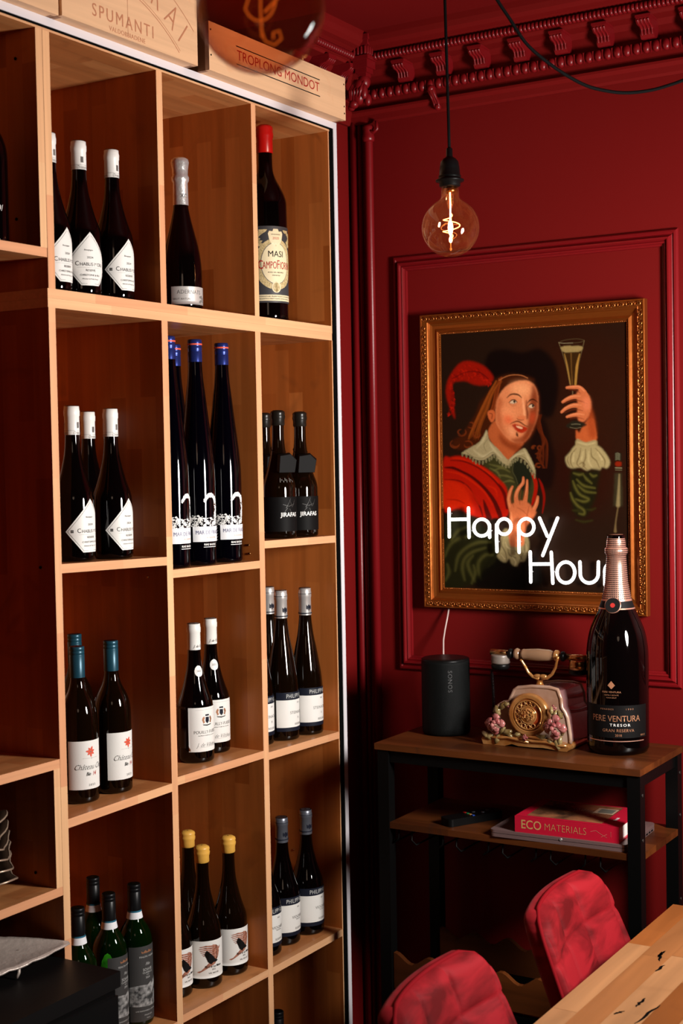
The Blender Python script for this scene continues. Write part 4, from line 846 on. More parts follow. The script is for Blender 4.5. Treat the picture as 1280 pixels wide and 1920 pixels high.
# jeroboam on the console
def jeroboam():
    R, h = 0.0715, 0.505; x, y, z = 0.7220, 3.150, 0.7602
    P = mkprof(R, h, SHP['jeroboam'], heel=0.012); vaz = atan2(CAM.y - y, CAM.x - x)
    r = thing('wine_bottle', (x, y, z), 'very large black sparkling wine bottle with rose gold foil on the side table', 'bottle', None, vaz)
    b = MB(); b.lathe(P, 64); b.build('glass_body', M['glass_dark'], r, local=True)
    rt = prof_r(P, h * 0.98)
    cp = [(prof_r(P, h * 0.70) + 0.001, h * 0.70), (prof_r(P, h * 0.78) + 0.001, h * 0.78), (prof_r(P, h * 0.86) + 0.001, h * 0.86), (rt + 0.002, h * 0.905), (rt + 0.0058, h * 0.915), (rt + 0.0062, h * 0.935), (rt + 0.0020, h * 0.943), (rt + 0.0015, h * 0.97), (rt - 0.001, h * 0.992), (rt - 0.004, h), (0.003, h + 0.001)]
    b = MB(); b.lathe(cp, 56, cap=False); foil = b.build('foil', M['copper'], r, local=True)
    # dark square perforations over the foil
    V, F_ = [], []
    z0 = h * 0.706
    while z0 < h * 0.985:
        rr_ = prof_r(cp, z0 + 0.001) + 0.0005; n = 46
        for k in range(n):
            a = 2 * pi * k / n; da = 2 * pi / n * 0.30; i = len(V)
            r1 = prof_r(cp, z0 + 0.0028) + 0.0005
            V += [(rr_ * cos(a - da), rr_ * sin(a - da), z0), (rr_ * cos(a + da), rr_ * sin(a + da), z0), (r1 * cos(a + da), r1 * sin(a + da), z0 + 0.0026), (r1 * cos(a - da), r1 * sin(a - da), z0 + 0.0026)]
            F_.append((i, i + 1, i + 2, i + 3))
        z0 += 0.0047
    me = bpy.data.meshes.new('foil_dots'); me.from_pydata(V, [], F_); me.materials.append(M['blackink']); o = bpy.data.objects.new('foil_dots', me); COL.objects.link(o); o.parent = foil; o['kind'] = 'stuff'
    band = wrap('neck_band', polys2d([rect(-0.22, h * 0.664, 0.22, h * 0.700)], 0.006), P, 0.0012, M['blackink'], r)
    wrap('band_edge', polys2d([rect(-0.22, h * 0.660, 0.22, h * 0.666), rect(-0.22, h * 0.697, 0.22, h * 0.701)], 0.006), P, 0.0018, M['copper'], band)
    az = -0.24; zc = h * 0.680
    def disc(rad, off, m, nm): 
        b = MB(); c = Vector(((prof_r(P, zc) + off) * cos(az), (prof_r(P, zc) + off) * sin(az), zc)); b.lathe([(rad, -0.002), (rad, 0.001), (rad * 0.96, 0.0015)], 32, c, ax=(cos(az), sin(az), 0.35)); return b.build(nm, m, r, local=True)
    disc(0.0190, 0.001, M['copper'], 'medallion'); disc(0.0175, 0.0022, M['blackink'], 'medallion_face'); disc(0.0055, 0.0032, M['redink'], 'red_emblem')
    l = wrap('label', paper([rect(-0.088, 0.042, 0.076, 0.117)]), P, 0.0006, M['blacklabel'], r, az=0.0)
    wrap('copper_rule', polys2d([rect(-0.078, 0.0335, 0.066, 0.0355)], 0.005), P, 0.0009, M['copper'], r)
    wrap('bronze_lettering', merge2d([place2d(text2d('PERE VENTURA', 0.0200, 0.86), 0.000 - 0.004, 0.0860), place2d(text2d('GRAN RESERVA', 0.0098, 1.0, spacing=1.1), 0.002, 0.0590), place2d(text2d('2018', 0.0078, 1.0), 0.002, 0.0480), place2d(text2d('PENEDES', 0.0050, 1.2, spacing=1.4), -0.024, 0.108), place2d(text2d('1992', 0.0055, 1.2, spacing=1.6), 0.028, 0.108), place2d(text2d('BRUT', 0.0060, 1.0), 0.064, 0.0470)]), P, 0.0010, M['bronzeink'], l, az=-0.02)
    wrap('white_lettering', place2d(text2d('TRESOR', 0.0088, 1.20, spacing=1.35), 0.006, 0.0715), P, 0.0010, M['whiteink'], l, az=-0.02)
    wrap('diamond_emblem', polys2d([[(-0.0085, 0.163), (0, 0.1545), (0.0085, 0.163), (0, 0.1735)]], 0.005), P, 0.0008, M['bronzeink'], r, az=-0.20)
    wrap('small_print', merge2d([place2d(text2d('PERE VENTURA', 0.0058, 1.1), 0, 0.1475), place2d(text2d('FAMILY ESTATE', 0.0040, 1.2), 0, 0.1405), place2d(text2d('CAVA BRUT', 0.0036, 1.2), 0, 0.1345)]), P, 0.0008, M['bronzeink'], r, az=-0.20)
jeroboam()
# ================================================================ PICTURE: painting in a gilt frame
pic = thing('framed_picture', (0.428, 3.345, 1.0559), 'gilt framed painting of a cavalier raising a flute of sparkling wine', 'picture')
FX0, FX1, FZ0, FZ1 = 0.1217, 0.7350, 1.0560, 1.8262
FP = [(0, 0.004), (0, 0.0255), (0.0015, 0.0270), (0.004, 0.0270), (0.0052, 0.0245), (0.0175, 0.0215), (0.0190, 0.0225), (0.0210, 0.0200), (0.024, 0.0150), (0.030, 0.0118), (0.037, 0.0112), (0.042, 0.0138), (0.0445, 0.0150), (0.0465, 0.0120), (0.048, 0.0090), (0.052, 0.0088), (0.053, 0.004)]
def fsweep(x0, x1, z0, z1, prof, yb, closed=True):
    b = MB(); n = len(prof); vs = []
    for cx, cz, sx, sz in ((x0, z0, 1, 1), (x1, z0, -1, 1), (x1, z1, -1, -1), (x0, z1, 1, -1)): vs += [(cx + sx * d, yb - h, cz + sz * d) for d, h in prof]
    m = n if closed else n - 1
    for k in range(4):
        for i in range(m):
            j = (i + 1) % n; b.add(vs, [(k * n + i, ((k + 1) % 4) * n + i, ((k + 1) % 4) * n + j, k * n + j)], 0, False)
    return b
fsweep(FX0, FX1, FZ0, FZ1, FP, YB - 0.001).build('frame', M['gold'], pic)
# carved outer band: each rosette scroll a part
def ornament():
    b = MB()
    b.tube([(-0.0095, 0, -0.0045), (-0.0095, -0.002, 0.0045)], 0.0018, 6)
    b.tube([(-0.0065, -0.0005, 0.0040), (-0.0015, -0.0028, 0.0052), (0.0042, -0.0028, 0.0032), (0.0055, -0.002, -0.0010), (0.0022, -0.0028, -0.0036), (-0.0016, -0.0022, -0.0020), (-0.0006, -0.0030, 0.0008)], [0.0012, 0.0018, 0.0020, 0.0018, 0.0016, 0.0014, 0.0016], 6)
    b.ball((0.0078, -0.001, 0.0035), 0.0015, 6, 4); b.ball((-0.005, -0.001, -0.0035), 0.0015, 6, 4)
    return b
o0 = None; pitch = 0.0212
def put_orn(x, z, ry):
    global o0
    if o0 is None:
        o0 = ornament().build('scroll_ornament', M['goldlit'], pic, local=True)
        c = o0
    else:
        c = o0.copy(); COL.objects.link(c); c.parent = pic
    c.location = Vector((x, YB - 0.0245, z)) - pic.location; c.rotation_euler = (0, ry, 0)
nx = int((FX1 - FX0 - 0.03) / pitch); nz = int((FZ1 - FZ0 - 0.03) / pitch)
for i in range(nx + 1):
    x = FX0 + 0.015 + i * (FX1 - FX0 - 0.03) / nx; put_orn(x, FZ1 - 0.0112, 0); put_orn(x, FZ0 + 0.0112, pi)
for i in range(1, nz):
    z_ = FZ0 + 0.015 + i * (FZ1 - FZ0 - 0.03) / nz; put_orn(FX0 + 0.0112, z_, -pi / 2); put_orn(FX1 - 0.0112, z_, pi / 2)
b = MB()
def beads(x0, z0, x1, z1):
    L = sqrt((x1 - x0) ** 2 + (z1 - z0) ** 2); n = int(L / 0.0046)
    for i in range(n):
        t = (i + 0.5) / n; b.ball((x0 + (x1 - x0) * t, YB - 0.0105, z0 + (z1 - z0) * t), 0.0018, 6, 4)
IX0, IX1, IZ0, IZ1 = FX0 + 0.0502, FX1 - 0.0502, FZ0 + 0.0502, FZ1 - 0.0502
beads(IX0, IZ0, IX1, IZ0); beads(IX0, IZ1, IX1, IZ1); beads(IX0, IZ0, IX0, IZ1); beads(IX1, IZ0, IX1, IZ1)
o = b.build('bead_row', M['goldlit'], pic); o['kind'] = 'stuff'
# ---- the painting itself: own brushwork, painted stroke by stroke into colours of a fine grid
PW, PH = 340, 448
CX0, CX1, CZ0, CZ1 = FX0 + 0.049, FX1 - 0.049, FZ0 + 0.049, FZ1 - 0.049
YC = YB - 0.0075
U, V = np.meshgrid((np.arange(PW) + 0.5) / PW, (np.arange(PH) + 0.5) / PH)   # V from the top
# drawing units: the canvas drawn on a 347 x 490 sheet (x right, y down), slightly skewed sheet corners
def sheet(u, v):
    TL, TR, BR, BL = (820.5, 627.5), (1177.0, 601.0), (1183.5, 1120.0), (831.5, 1102.5)
    # projective map of the unit square to the sheet
    x0, y0 = TL; x1, y1 = TR; x2, y2 = BR; x3, y3 = BL
    dx1, dx2, sx = x1 - x2, x3 - x2, x0 - x1 + x2 - x3
    dy1, dy2, sy = y1 - y2, y3 - y2, y0 - y1 + y2 - y3
    g = (sx * dy2 - dx2 * sy) / (dx1 * dy2 - dx2 * dy1); h = (dx1 * sy - sx * dy1) / (dx1 * dy2 - dx2 * dy1)
    a, b_, c = x1 - x0 + g * x1, x3 - x0 + h * x3, x0; d, e, f_ = y1 - y0 + g * y1, y3 - y0 + h * y3, y0
    w_ = g * u + h * v + 1
    return (a * u + b_ * v + c) / w_, (d * u + e * v + f_) / w_
SXX, SYY = sheet(U, V)
IMG = np.zeros((PH, PW, 3)); IMG[:] = (0.0125, 0.0048, 0.0022)
rs = np.random.RandomState(4)
def blur(a, s):
    if s <= 0.2: return a
    r = int(max(1, round(s * 2.5))); k = np.exp(-0.5 * (np.arange(-r, r + 1) / s) ** 2); k /= k.sum()
    p = np.pad(a, r, mode='edge')
    p = np.apply_along_axis(lambda m: np.convolve(m, k, 'valid'), 0, p); return np.apply_along_axis(lambda m: np.convolve(m, k, 'valid'), 1, p)
def lin(c): return np.array([(x / 255.0) ** 2.2 for x in c])
def smooth_poly(pts, n=6):
    P_ = np.array(pts, float); m = len(P_); out = []
    for i in range(m):
        p0, p1, p2, p3 = P_[i - 1], P_[i], P_[(i + 1) % m], P_[(i + 2) % m]
        for k in range(n):
            t = k / n; out.append(0.5 * ((2 * p1) + (-p0 + p2) * t + (2 * p0 - 5 * p1 + 4 * p2 - p3) * t * t + (-p0 + 3 * p1 - 3 * p2 + p3) * t ** 3))
    return np.array(out)
def window(x0, x1, y0, y1, pad):
    m = (SXX > x0 - pad) & (SXX < x1 + pad) & (SYY > y0 - pad) & (SYY < y1 + pad)
    ys, xs = np.where(m)
    if len(ys) == 0: return None
    return slice(ys.min(), ys.max() + 1), slice(xs.min(), xs.max() + 1)
def fill(pts, col, soft=0.8, smooth=True, al=1.0, tr=None):
    """crop-space points -> sheet units through tr=(ox, oy, scale)"""
    P_ = np.array(pts, float)
    if tr: P_ = P_ / tr[2] + np.array(tr[:2])
    if smooth: P_ = smooth_poly(P_)
    w_ = window(P_[:, 0].min(), P_[:, 0].max(), P_[:, 1].min(), P_[:, 1].max(), soft * 4 + 2)
    if w_ is None: return
    X, Y = SXX[w_], SYY[w_]; ins = np.zeros(X.shape, bool)
    x0, y0 = P_[-1]
    for x1, y1 in P_:
        c = (y0 > Y) != (y1 > Y)
        if y1 != y0: ins ^= c & (X < (x1 - x0) * (Y - y0) / (y1 - y0) + x0)
        x0, y0 = x1, y1
    m = blur(ins.astype(float), soft) * al
    IMG[w_] = IMG[w_] * (1 - m[..., None]) + lin(col) * m[..., None]
def stroke(pts, wd, col, soft=0.6, al=1.0, tr=None, n=6):
    P_ = np.array(pts, float); W2 = np.array(wd if hasattr(wd, '__len__') else [wd] * len(P_), float)
    if tr: P_ = P_ / tr[2] + np.array(tr[:2]); W2 = W2 / tr[2]
    # open catmull-rom
    Q = np.vstack([P_[0], P_, P_[-1]]); out = []; wo = []
    for i in range(1, len(Q) - 2):
        for k in range(n):
            t = k / n; out.append(0.5 * ((2 * Q[i]) + (-Q[i - 1] + Q[i + 1]) * t + (2 * Q[i - 1] - 5 * Q[i] + 4 * Q[i + 1] - Q[i + 2]) * t * t + (-Q[i - 1] + 3 * Q[i] - 3 * Q[i + 1] + Q[i + 2]) * t ** 3)); wo.append(W2[i - 1] * (1 - t) + W2[i] * t)
    out.append(Q[-1]); wo.append(W2[-1]); out = np.array(out); wo = np.array(wo) / 2
    w_ = window(out[:, 0].min(), out[:, 0].max(), out[:, 1].min(), out[:, 1].max(), wo.max() + soft * 3 + 1)
    if w_ is None: return
    X, Y = SXX[w_], SYY[w_]; D = np.full(X.shape, 1e9)
    for (a0, a1), (b0, b1), r0, r1 in zip(out[:-1], out[1:], wo[:-1], wo[1:]):
        dx, dy = b0 - a0, b1 - a1; L2 = dx * dx + dy * dy + 1e-9; t = np.clip(((X - a0) * dx + (Y - a1) * dy) / L2, 0, 1)
        D = np.minimum(D, np.hypot(X - a0 - t * dx, Y - a1 - t * dy) - (r0 + (r1 - r0) * t))
    m = np.clip(0.5 - D / (2 * soft + 0.3), 0, 1) * al
    IMG[w_] = IMG[w_] * (1 - m[..., None]) + lin(col) * m[..., None]
A = (820, 620, 6.737); Bc = (990, 600, 6.737); Cc = (820, 850, 6.737); Dc = (990, 850, 6.737)
# background glow and hat
fill([(990, 640), (1160, 620), (1175, 800), (1150, 960), (1060, 900), (1010, 760)], (44, 21, 12), 30, al=0.8)
fill([(1030, 840), (1130, 850), (1120, 960), (1040, 950)], (40, 14, 8), 16, al=0.6)
fill([(905, 700), (912, 665), (940, 656), (975, 662), (1010, 655), (1036, 678), (1046, 715), (1040, 765), (1030, 785), (1012, 780), (1006, 740), (985, 712), (950, 704), (925, 712)], (21, 13, 11), 3)
fill([(1006, 780), (1020, 790), (1032, 830), (1040, 870), (1030, 920), (1005, 900), (990, 850)], (26, 14, 10), 3)
# feather
F1 = [(834, 724), (839, 709), (854, 687), (869, 679), (887, 681), (903, 688), (916, 700), (922, 712), (915, 721), (900, 725), (882, 722), (870, 717), (850, 718), (844, 727), (845, 739), (844, 754), (848, 768), (850, 788), (841, 768), (835, 751), (833, 737)]
fill(F1, (128, 22, 10), 1.6)
for k in range(150):
    i = k / 150
    if i < 0.62:
        t = i / 0.62; x = 840 + 76 * t; y = 716 - 30 * sin(pi * min(1, t * 1.05 + 0.05)) ** 0.8 + rs.uniform(-1, 24) * sin(pi * (0.15 + 0.8 * t)); ang = rs.uniform(0.2, 1.1)
    else:
        t = (i - 0.62) / 0.38; x = 839 + 6 * sin(t * 3) + rs.uniform(-4, 4); y = 722 + 58 * t; ang = rs.uniform(0.9, 1.9)
    L = rs.uniform(3, 7); c = rs.uniform(0, 1); col = (95 + 80 * c, 14 + 16 * c, 8 + 8 * c)
    stroke([(x, y), (x + L * 0.5 * cos(ang) + 1, y + L * 0.5 * sin(ang)), (x + L * cos(ang + 0.5), y + L * sin(ang + 0.5))], [0.6, 2.0, 0.5], col, 0.7, 0.75)
stroke([(845, 712), (870, 700), (895, 700), (912, 712)], 1.4, (60, 12, 8), 1.0, 0.8)
# hair, left fall and curls
fill([(925, 716), (934, 709), (954, 704), (985, 708), (1000, 716), (965, 719), (948, 726), (934, 742), (928, 762), (922, 790), (914, 806), (902, 830), (886, 842), (872, 846), (850, 842), (846, 828), (862, 818), (874, 800), (888, 780), (896, 758), (910, 740)], (58, 26, 12), 2.2)
for k in range(46):
    t = rs.uniform(0, 1); x0 = 926 + 14 * t; y0 = 712 + 6 * rs.uniform(0, 1); s = rs.uniform(-1, 1)
    c = rs.uniform(0, 1); col = (80 + 75 * c, 38 + 38 * c, 14 + 14 * c)
    if k % 2: stroke([(x0, y0 + 2), (914 + 8 * t, 740 + 5 * s), (900 + 14 * t, 768 + 6 * s), (886 + 16 * t, 798 + 6 * s), (874 + 24 * t, 824 + 5 * s)], [0.8, 2.2, 2.0, 2.0, 0.6], col, 0.8, 0.45)
    else: stroke([(932 + 6 * t, 712 - 3 * t), (926 + 6 * t, 734), (920 + 7 * t, 762 + 3 * s), (914 + 6 * t, 776)], [1, 2, 1.6, 0.6], (col[0] * 0.95, col[1] * 0.85, col[2]), 0.8, 0.5)
for cx_, cy_, r in ((862, 812, 9), (852, 834, 10), (874, 836, 9), (890, 816, 8), (880, 798, 8), (1000, 842, 5), (1006, 858, 7), (1012, 842, 6), (1008, 876, 6)):
    for q in range(2):
        a0 = rs.uniform(0, 6); stroke([(cx_ + (r - q * 3) * cos(a0 + a), cy_ + (r - q * 3) * 0.8 * sin(a0 + a)) for a in (0, 0.7, 1.4, 2.1, 2.8)], [0.5, 2.4, 2.6, 2.0, 0.5], (112, 48, 22), 1.0, 0.7)
stroke([(760, 640), (840, 595), (930, 572), (1040, 578), (1120, 612)], 12, (150, 88, 50), 0.5, 0.9, A)
for k in range(22):   # curls falling on the far side
    t = rs.uniform(0, 1); x0 = 1004 + 10 * t; c = rs.uniform(0, 1)
    stroke([(x0, 780), (x0 + 6 * sin(6 * t), 805), (x0 + 10, 830), (x0 + 4 + 8 * sin(9 * t), 856), (x0 + 10, 880)], [0.6, 2.2, 2.2, 2.0, 0.5], (44 + 40 * c, 18 + 16 * c, 9 + 7 * c), 1.0, 0.6)
# neck and face
fill([(924, 792), (912, 814), (922, 836), (948, 864), (962, 853), (970, 843), (979, 832), (960, 820), (940, 800)], (158, 78, 42), 1.2)
fill([(934, 815), (950, 830), (974, 838), (968, 850), (950, 842), (936, 830)], (112, 46, 22), 2.5, al=0.8)
fill([(926, 776), (928, 756), (934, 741), (945, 727), (962, 718), (983, 715), (998, 723), (1005.5, 739), (1007, 761), (1005.5, 783), (998, 805), (988, 824), (976, 833), (960, 831), (946, 822), (935, 808), (927, 794)], (196, 116, 74), 1.0)
fill([(996, 722), (1006, 742), (1007, 770), (1002, 800), (990, 822), (976, 833), (982, 812), (988, 790), (990, 764), (992, 742)], (104, 40, 18), 2.6, al=0.9)
fill([(955, 826), (972, 822), (990, 812), (984, 828), (970, 835)], (120, 52, 26), 2.0, al=0.8)
fill([(928, 760), (934, 745), (940, 760), (938, 790), (944, 812), (956, 828), (944, 820), (932, 802), (927, 784)], (158, 78, 44), 3.0, al=0.8)
fill([(955, 724), (980, 720), (992, 730), (985, 744), (962, 742)], (218, 146, 98), 5, al=0.8)
fill([(938, 764), (956, 768), (964, 780), (950, 790), (938, 780)], (214, 130, 84), 4, al=0.7)
fill([(942, 782), (956, 784), (958, 794), (946, 796)], (200, 78, 44), 4, al=0.75)
fill([(990, 780), (1000, 776), (1000, 790), (992, 796)], (170, 62, 34), 3, al=0.7)
fill([(911, 776), (917, 771), (924, 773), (926, 784), (920, 794), (914, 788)], (172, 84, 46), 0.8); stroke([(915, 777), (920, 779), (919, 787)], 1.4, (105, 45, 24), 0.6)
# brows, eyes, nose, mouth, beard
stroke([(858, 862), (905, 822), (960, 815), (1010, 828), (1045, 862)], [6, 17, 22, 18, 6], (48, 22, 10), 0.8, 0.92, A)
stroke([(1120, 930), (1150, 895), (1195, 882), (1250, 918)], [6, 17, 17, 6], (44, 20, 10), 0.8, 0.92, A)
for (x, y, w1, s) in ((935, 915, 46, 1), (1168, 968, 38, 1)):
    fill([(x - w1, y + 10), (x - w1 * 0.3, y - 26), (x + w1 * 0.6, y - 26), (x + w1 * 1.2, y + 6), (x + w1 * 0.5, y + 26), (x - w1 * 0.4, y + 26)], (156, 96, 66), 0.8, tr=A)
    fill([(x - w1 * 0.85, y + 6), (x - w1 * 0.1, y - 20), (x + w1 * 0.7, y - 16), (x + w1 * 0.9, y + 8), (x + w1 * 0.2, y + 20), (x - w1 * 0.4, y + 18)], (188, 160, 128), 0.5, tr=A)
    fill([(x + 20 + 15 * cos(a), y - 4 + 17 * sin(a)) for a in [i * pi / 4 for i in range(8)]], (40, 26, 18), 0.5, tr=A)
    stroke([(x - w1 * 1.15, y + 10), (x - w1 * 0.4, y - 22), (x + w1 * 0.5, y - 26), (x + w1 * 1.2, y + 2)], [4, 11, 12, 5], (36, 16, 9), 0.5, 0.97, A)
    stroke([(x - w1 * 0.9, y + 26), (x, y + 50), (x + w1 * 0.9, y + 40)], [3, 8, 4], (150, 84, 54), 1.2, 0.7, A)
stroke([(1060, 870), (1068, 940), (1078, 1010), (1085, 1070)], [10, 22, 24, 30], (222, 150, 104), 1.6, 0.8, A)
stroke([(1108, 900), (1108, 980), (1120, 1060), (1118, 1120)], [10, 26, 32, 22], (92, 38, 20), 1.8, 0.85, A)
fill([(985, 1110), (1040, 1085), (1090, 1110), (1080, 1145), (1010, 1140)], (190, 102, 62), 1.2, tr=A)
stroke([(985, 1120), (1000, 1135), (1040, 1145), (1075, 1140)], [3, 8, 9, 5], (92, 38, 22), 0.6, 0.9, A)
stroke([(905, 1192), (945, 1172), (990, 1160), (1030, 1172), (1085, 1210), (1125, 1225)], [5, 15, 20, 20, 16, 5], (72, 32, 16), 0.9, 0.85, A)
fill([(925, 1205), (975, 1195), (1040, 1215), (1120, 1245), (1095, 1290), (1050, 1308), (995, 1290), (950, 1250)], (150, 42, 22), 0.8, tr=A)
fill([(975, 1218), (1015, 1222), (1060, 1240), (1045, 1254), (1000, 1244)], (206, 160, 122), 0.6, tr=A)
stroke([(930, 1210), (985, 1250), (1040, 1262), (1100, 1258)], [2, 4, 4, 2], (110, 28, 16), 0.5, 0.8, A)
stroke([(985, 1300), (990, 1330), (1000, 1352)], [10, 30, 8], (52, 22, 12), 1.0, 0.92, A)
fill([(895, 1240), (930, 1235), (955, 1290), (940, 1340), (905, 1300)], (220, 150, 106), 3, al=0.6, tr=A)
# doublet, cloak
fill([(560, 150), (720, 40), (880, 150), (1000, 90), (1180, 260), (1230, 420), (1180, 640), (1000, 700), (880, 640), (760, 360), (640, 230)], (50, 48, 26), 2, tr=Cc)
for q in ([(640, 150), (760, 180), (880, 190)], [(700, 230), (800, 200), (900, 250)], [(760, 290), (860, 300), (940, 330)], [(820, 380), (900, 360), (960, 380)], [(650, 200), (740, 250), (780, 320)]):
    stroke(q, [6, 26, 6], (92, 88, 46), 1.6, 0.7, Cc)
fill([(930, 180), (1000, 100), (1130, 180), (1180, 300), (1130, 500), (1000, 420), (950, 300)], (26, 28, 20), 2, al=0.9, tr=Cc)
stroke([(945, 160), (935, 240), (975, 320), (1000, 400)], 10, (66, 64, 40), 0.8, 0.8, Cc)
fill([(60, 110), (150, 60), (270, 45), (380, 75), (490, 140), (640, 230), (780, 350), (860, 450), (880, 620), (870, 800), (640, 830), (420, 790), (250, 700), (60, 720)], (150, 24, 8), 1.4, tr=Cc)
fill([(70, 360), (250, 380), (360, 470), (420, 620), (440, 760), (250, 690), (70, 700)], (176, 34, 12), 3, tr=Cc)
for q, wd, c in (([(80, 190), (180, 195), (290, 240), (420, 310), (560, 430), (690, 590), (760, 740), (790, 830)], [14, 36, 30, 34, 40, 46, 60, 50], (36, 12, 10)),
                 ([(80, 340), (190, 345), (290, 370), (390, 450), (470, 590), (530, 700), (560, 800)], [8, 14, 16, 16, 18, 20, 14], (60, 12, 8)),
                 ([(150, 100), (300, 110), (450, 165), (600, 260), (740, 390), (830, 520), (870, 700)], [6, 16, 20, 22, 28, 44, 40], (64, 13, 10)),
                 ([(570, 600), (600, 700), (640, 820)], [10, 50, 70], (40, 12, 12)), ([(330, 80), (420, 130), (520, 190)], [4, 12, 5], (80, 16, 10)),
                 ([(110, 590), (240, 600), (330, 640)], [4, 14, 5], (120, 18, 8))):
    stroke(q, wd, c, 1.2, 0.85, Cc)
for q in ([(100, 240), (260, 270), (430, 370), (580, 500), (680, 660)], [(180, 70), (330, 90), (500, 170), (660, 280), (760, 390)], [(330, 400), (430, 520), (510, 660)], [(620, 420), (720, 470), (740, 560)]):
    stroke(q, [6, 20, 22, 20, 6][:len(q)] if len(q) == 5 else [6, 20, 6], (190, 38, 14), 1.6, 0.55, Cc)
stroke([(1185, 270), (1225, 370), (1230, 480), (1205, 600), (1180, 680)], [30, 50, 46, 44, 10], (140, 22, 8), 1.0, 0.95, Cc)
stroke([(125, 340), (160, 420), (190, 540), (190, 640), (172, 770)], [12, 34, 32, 26, 8], (116, 18, 8), 1.0, 0.95, Dc)
stroke([(45, 300), (85, 380), (90, 470), (60, 560)], [20, 30, 26, 10], (140, 24, 8), 1.0, 0.9, Dc)
# sleeve, lower left
fill([(70, 900), (260, 800), (440, 840), (600, 960), (720, 1100), (780, 1260), (760, 1420), (640, 1540), (480, 1640), (300, 1690), (70, 1690)], (30, 29, 16), 3, tr=Cc)
for q in ([(90, 1300), (160, 1150), (290, 1070), (430, 1060)], [(220, 1480), (260, 1300), (370, 1190), (520, 1130), (660, 1130)], [(340, 1600), (310, 1450), (340, 1330), (440, 1250), (600, 1200)], [(470, 1620), (400, 1480), (380, 1380), (440, 1300)], [(550, 1600), (510, 1480), (520, 1370), (600, 1290), (690, 1290)], [(430, 1640), (470, 1520), (450, 1420)], [(640, 1440), (700, 1380), (730, 1330)], [(100, 1600), (140, 1500), (120, 1400)], [(170, 1100), (260, 980), (400, 930)]):
    n_ = len(q); stroke(q, [8] + [44] * (n_ - 2) + [8], (58, 56, 28), 4.0, 0.6, Cc); stroke(q, [4] + [18] * (n_ - 2) + [4], (80, 76, 38), 3.0, 0.5, Cc)
fill([(600, 1450), (760, 1300), (1000, 1440), (1150, 1300), (1280, 1400), (1280, 1700), (500, 1700)], (16, 14, 11), 3, al=0.9, tr=Cc)
# cuff and hand over the chest
fill([(800, 1040), (850, 960), (920, 1000), (1080, 1050), (1140, 1090), (1150, 1220), (1120, 1290), (1090, 1370), (1030, 1380), (990, 1435), (930, 1410), (900, 1340), (850, 1385), (790, 1360), (745, 1300), (790, 1220)], (122, 108, 74), 1.2, tr=Cc)
for q in ([(820, 1060), (800, 1160), (850, 1260), (870, 1370)], [(880, 1200), (900, 1290), (980, 1330)], [(1040, 1200), (1060, 1290), (1030, 1380)], [(1100, 1130), (1090, 1220), (1120, 1280)], [(930, 1220), (1010, 1270), (1060, 1350)]):
    stroke(q, [4, 14, 12, 4][:len(q)], (66, 54, 34), 1.0, 0.75, Cc)
for q in ([(850, 1130), (880, 1200), (960, 1230)], [(940, 1320), (980, 1380), (970, 1430)], [(800, 1290), (840, 1340)], [(1110, 1160), (1120, 1220), (1090, 1290)]):
    stroke(q, [4, 18, 5][:len(q)], (160, 144, 104), 1.0, 0.7, Cc)
SK = (172, 92, 56); SKL = (204, 124, 82); SKD = (112, 50, 28)
fill([(900, 690), (960, 640), (1060, 610), (1160, 660), (1200, 740), (1240, 760), (1180, 860), (1120, 930), (1090, 1060), (1080, 1170), (1000, 1190), (920, 1180), (890, 1060), (910, 900)], SK, 1.2, tr=Cc)
stroke([(935, 435), (905, 500), (888, 590), (905, 680), (940, 760)], [28, 42, 46, 50, 60], SK, 0.7, 1, Cc)
stroke([(1072, 320), (1068, 390), (1020, 450), (985, 530), (985, 620), (1010, 720)], [26, 40, 44, 50, 58, 70], SK, 0.7, 1, Cc)
stroke([(1122, 355), (1120, 440), (1110, 540), (1090, 650)], [24, 34, 44, 60], SK, 0.7, 1, Cc)
stroke([(1258, 565), (1245, 640), (1215, 710), (1170, 790)], [30, 46, 52, 70], SK, 0.7, 1, Cc)
for q, w1 in (([(925, 450), (898, 530), (885, 600), (905, 690)], 14), ([(1068, 340), (1055, 400), (1000, 480), (975, 560)], 16), ([(1120, 370), (1115, 450), (1100, 540)], 12), ([(1255, 580), (1235, 650), (1205, 720)], 16), ([(920, 760), (930, 900), (920, 1040)], 26)):
    stroke(q, [5] + [w1] * (len(q) - 2) + [5], SKL, 1.2, 0.75, Cc)
for q in ([(940, 500), (925, 590), (950, 690)], [(1045, 480), (1030, 580), (1030, 660)], [(1100, 420), (1085, 500), (1065, 600)], [(1150, 680), (1130, 760), (1110, 900), (1090, 1060)], [(1000, 700), (1070, 740), (1130, 800)]):
    stroke(q, [4] + [11] * (len(q) - 2) + [4], SKD, 1.2, 0.65, Cc)
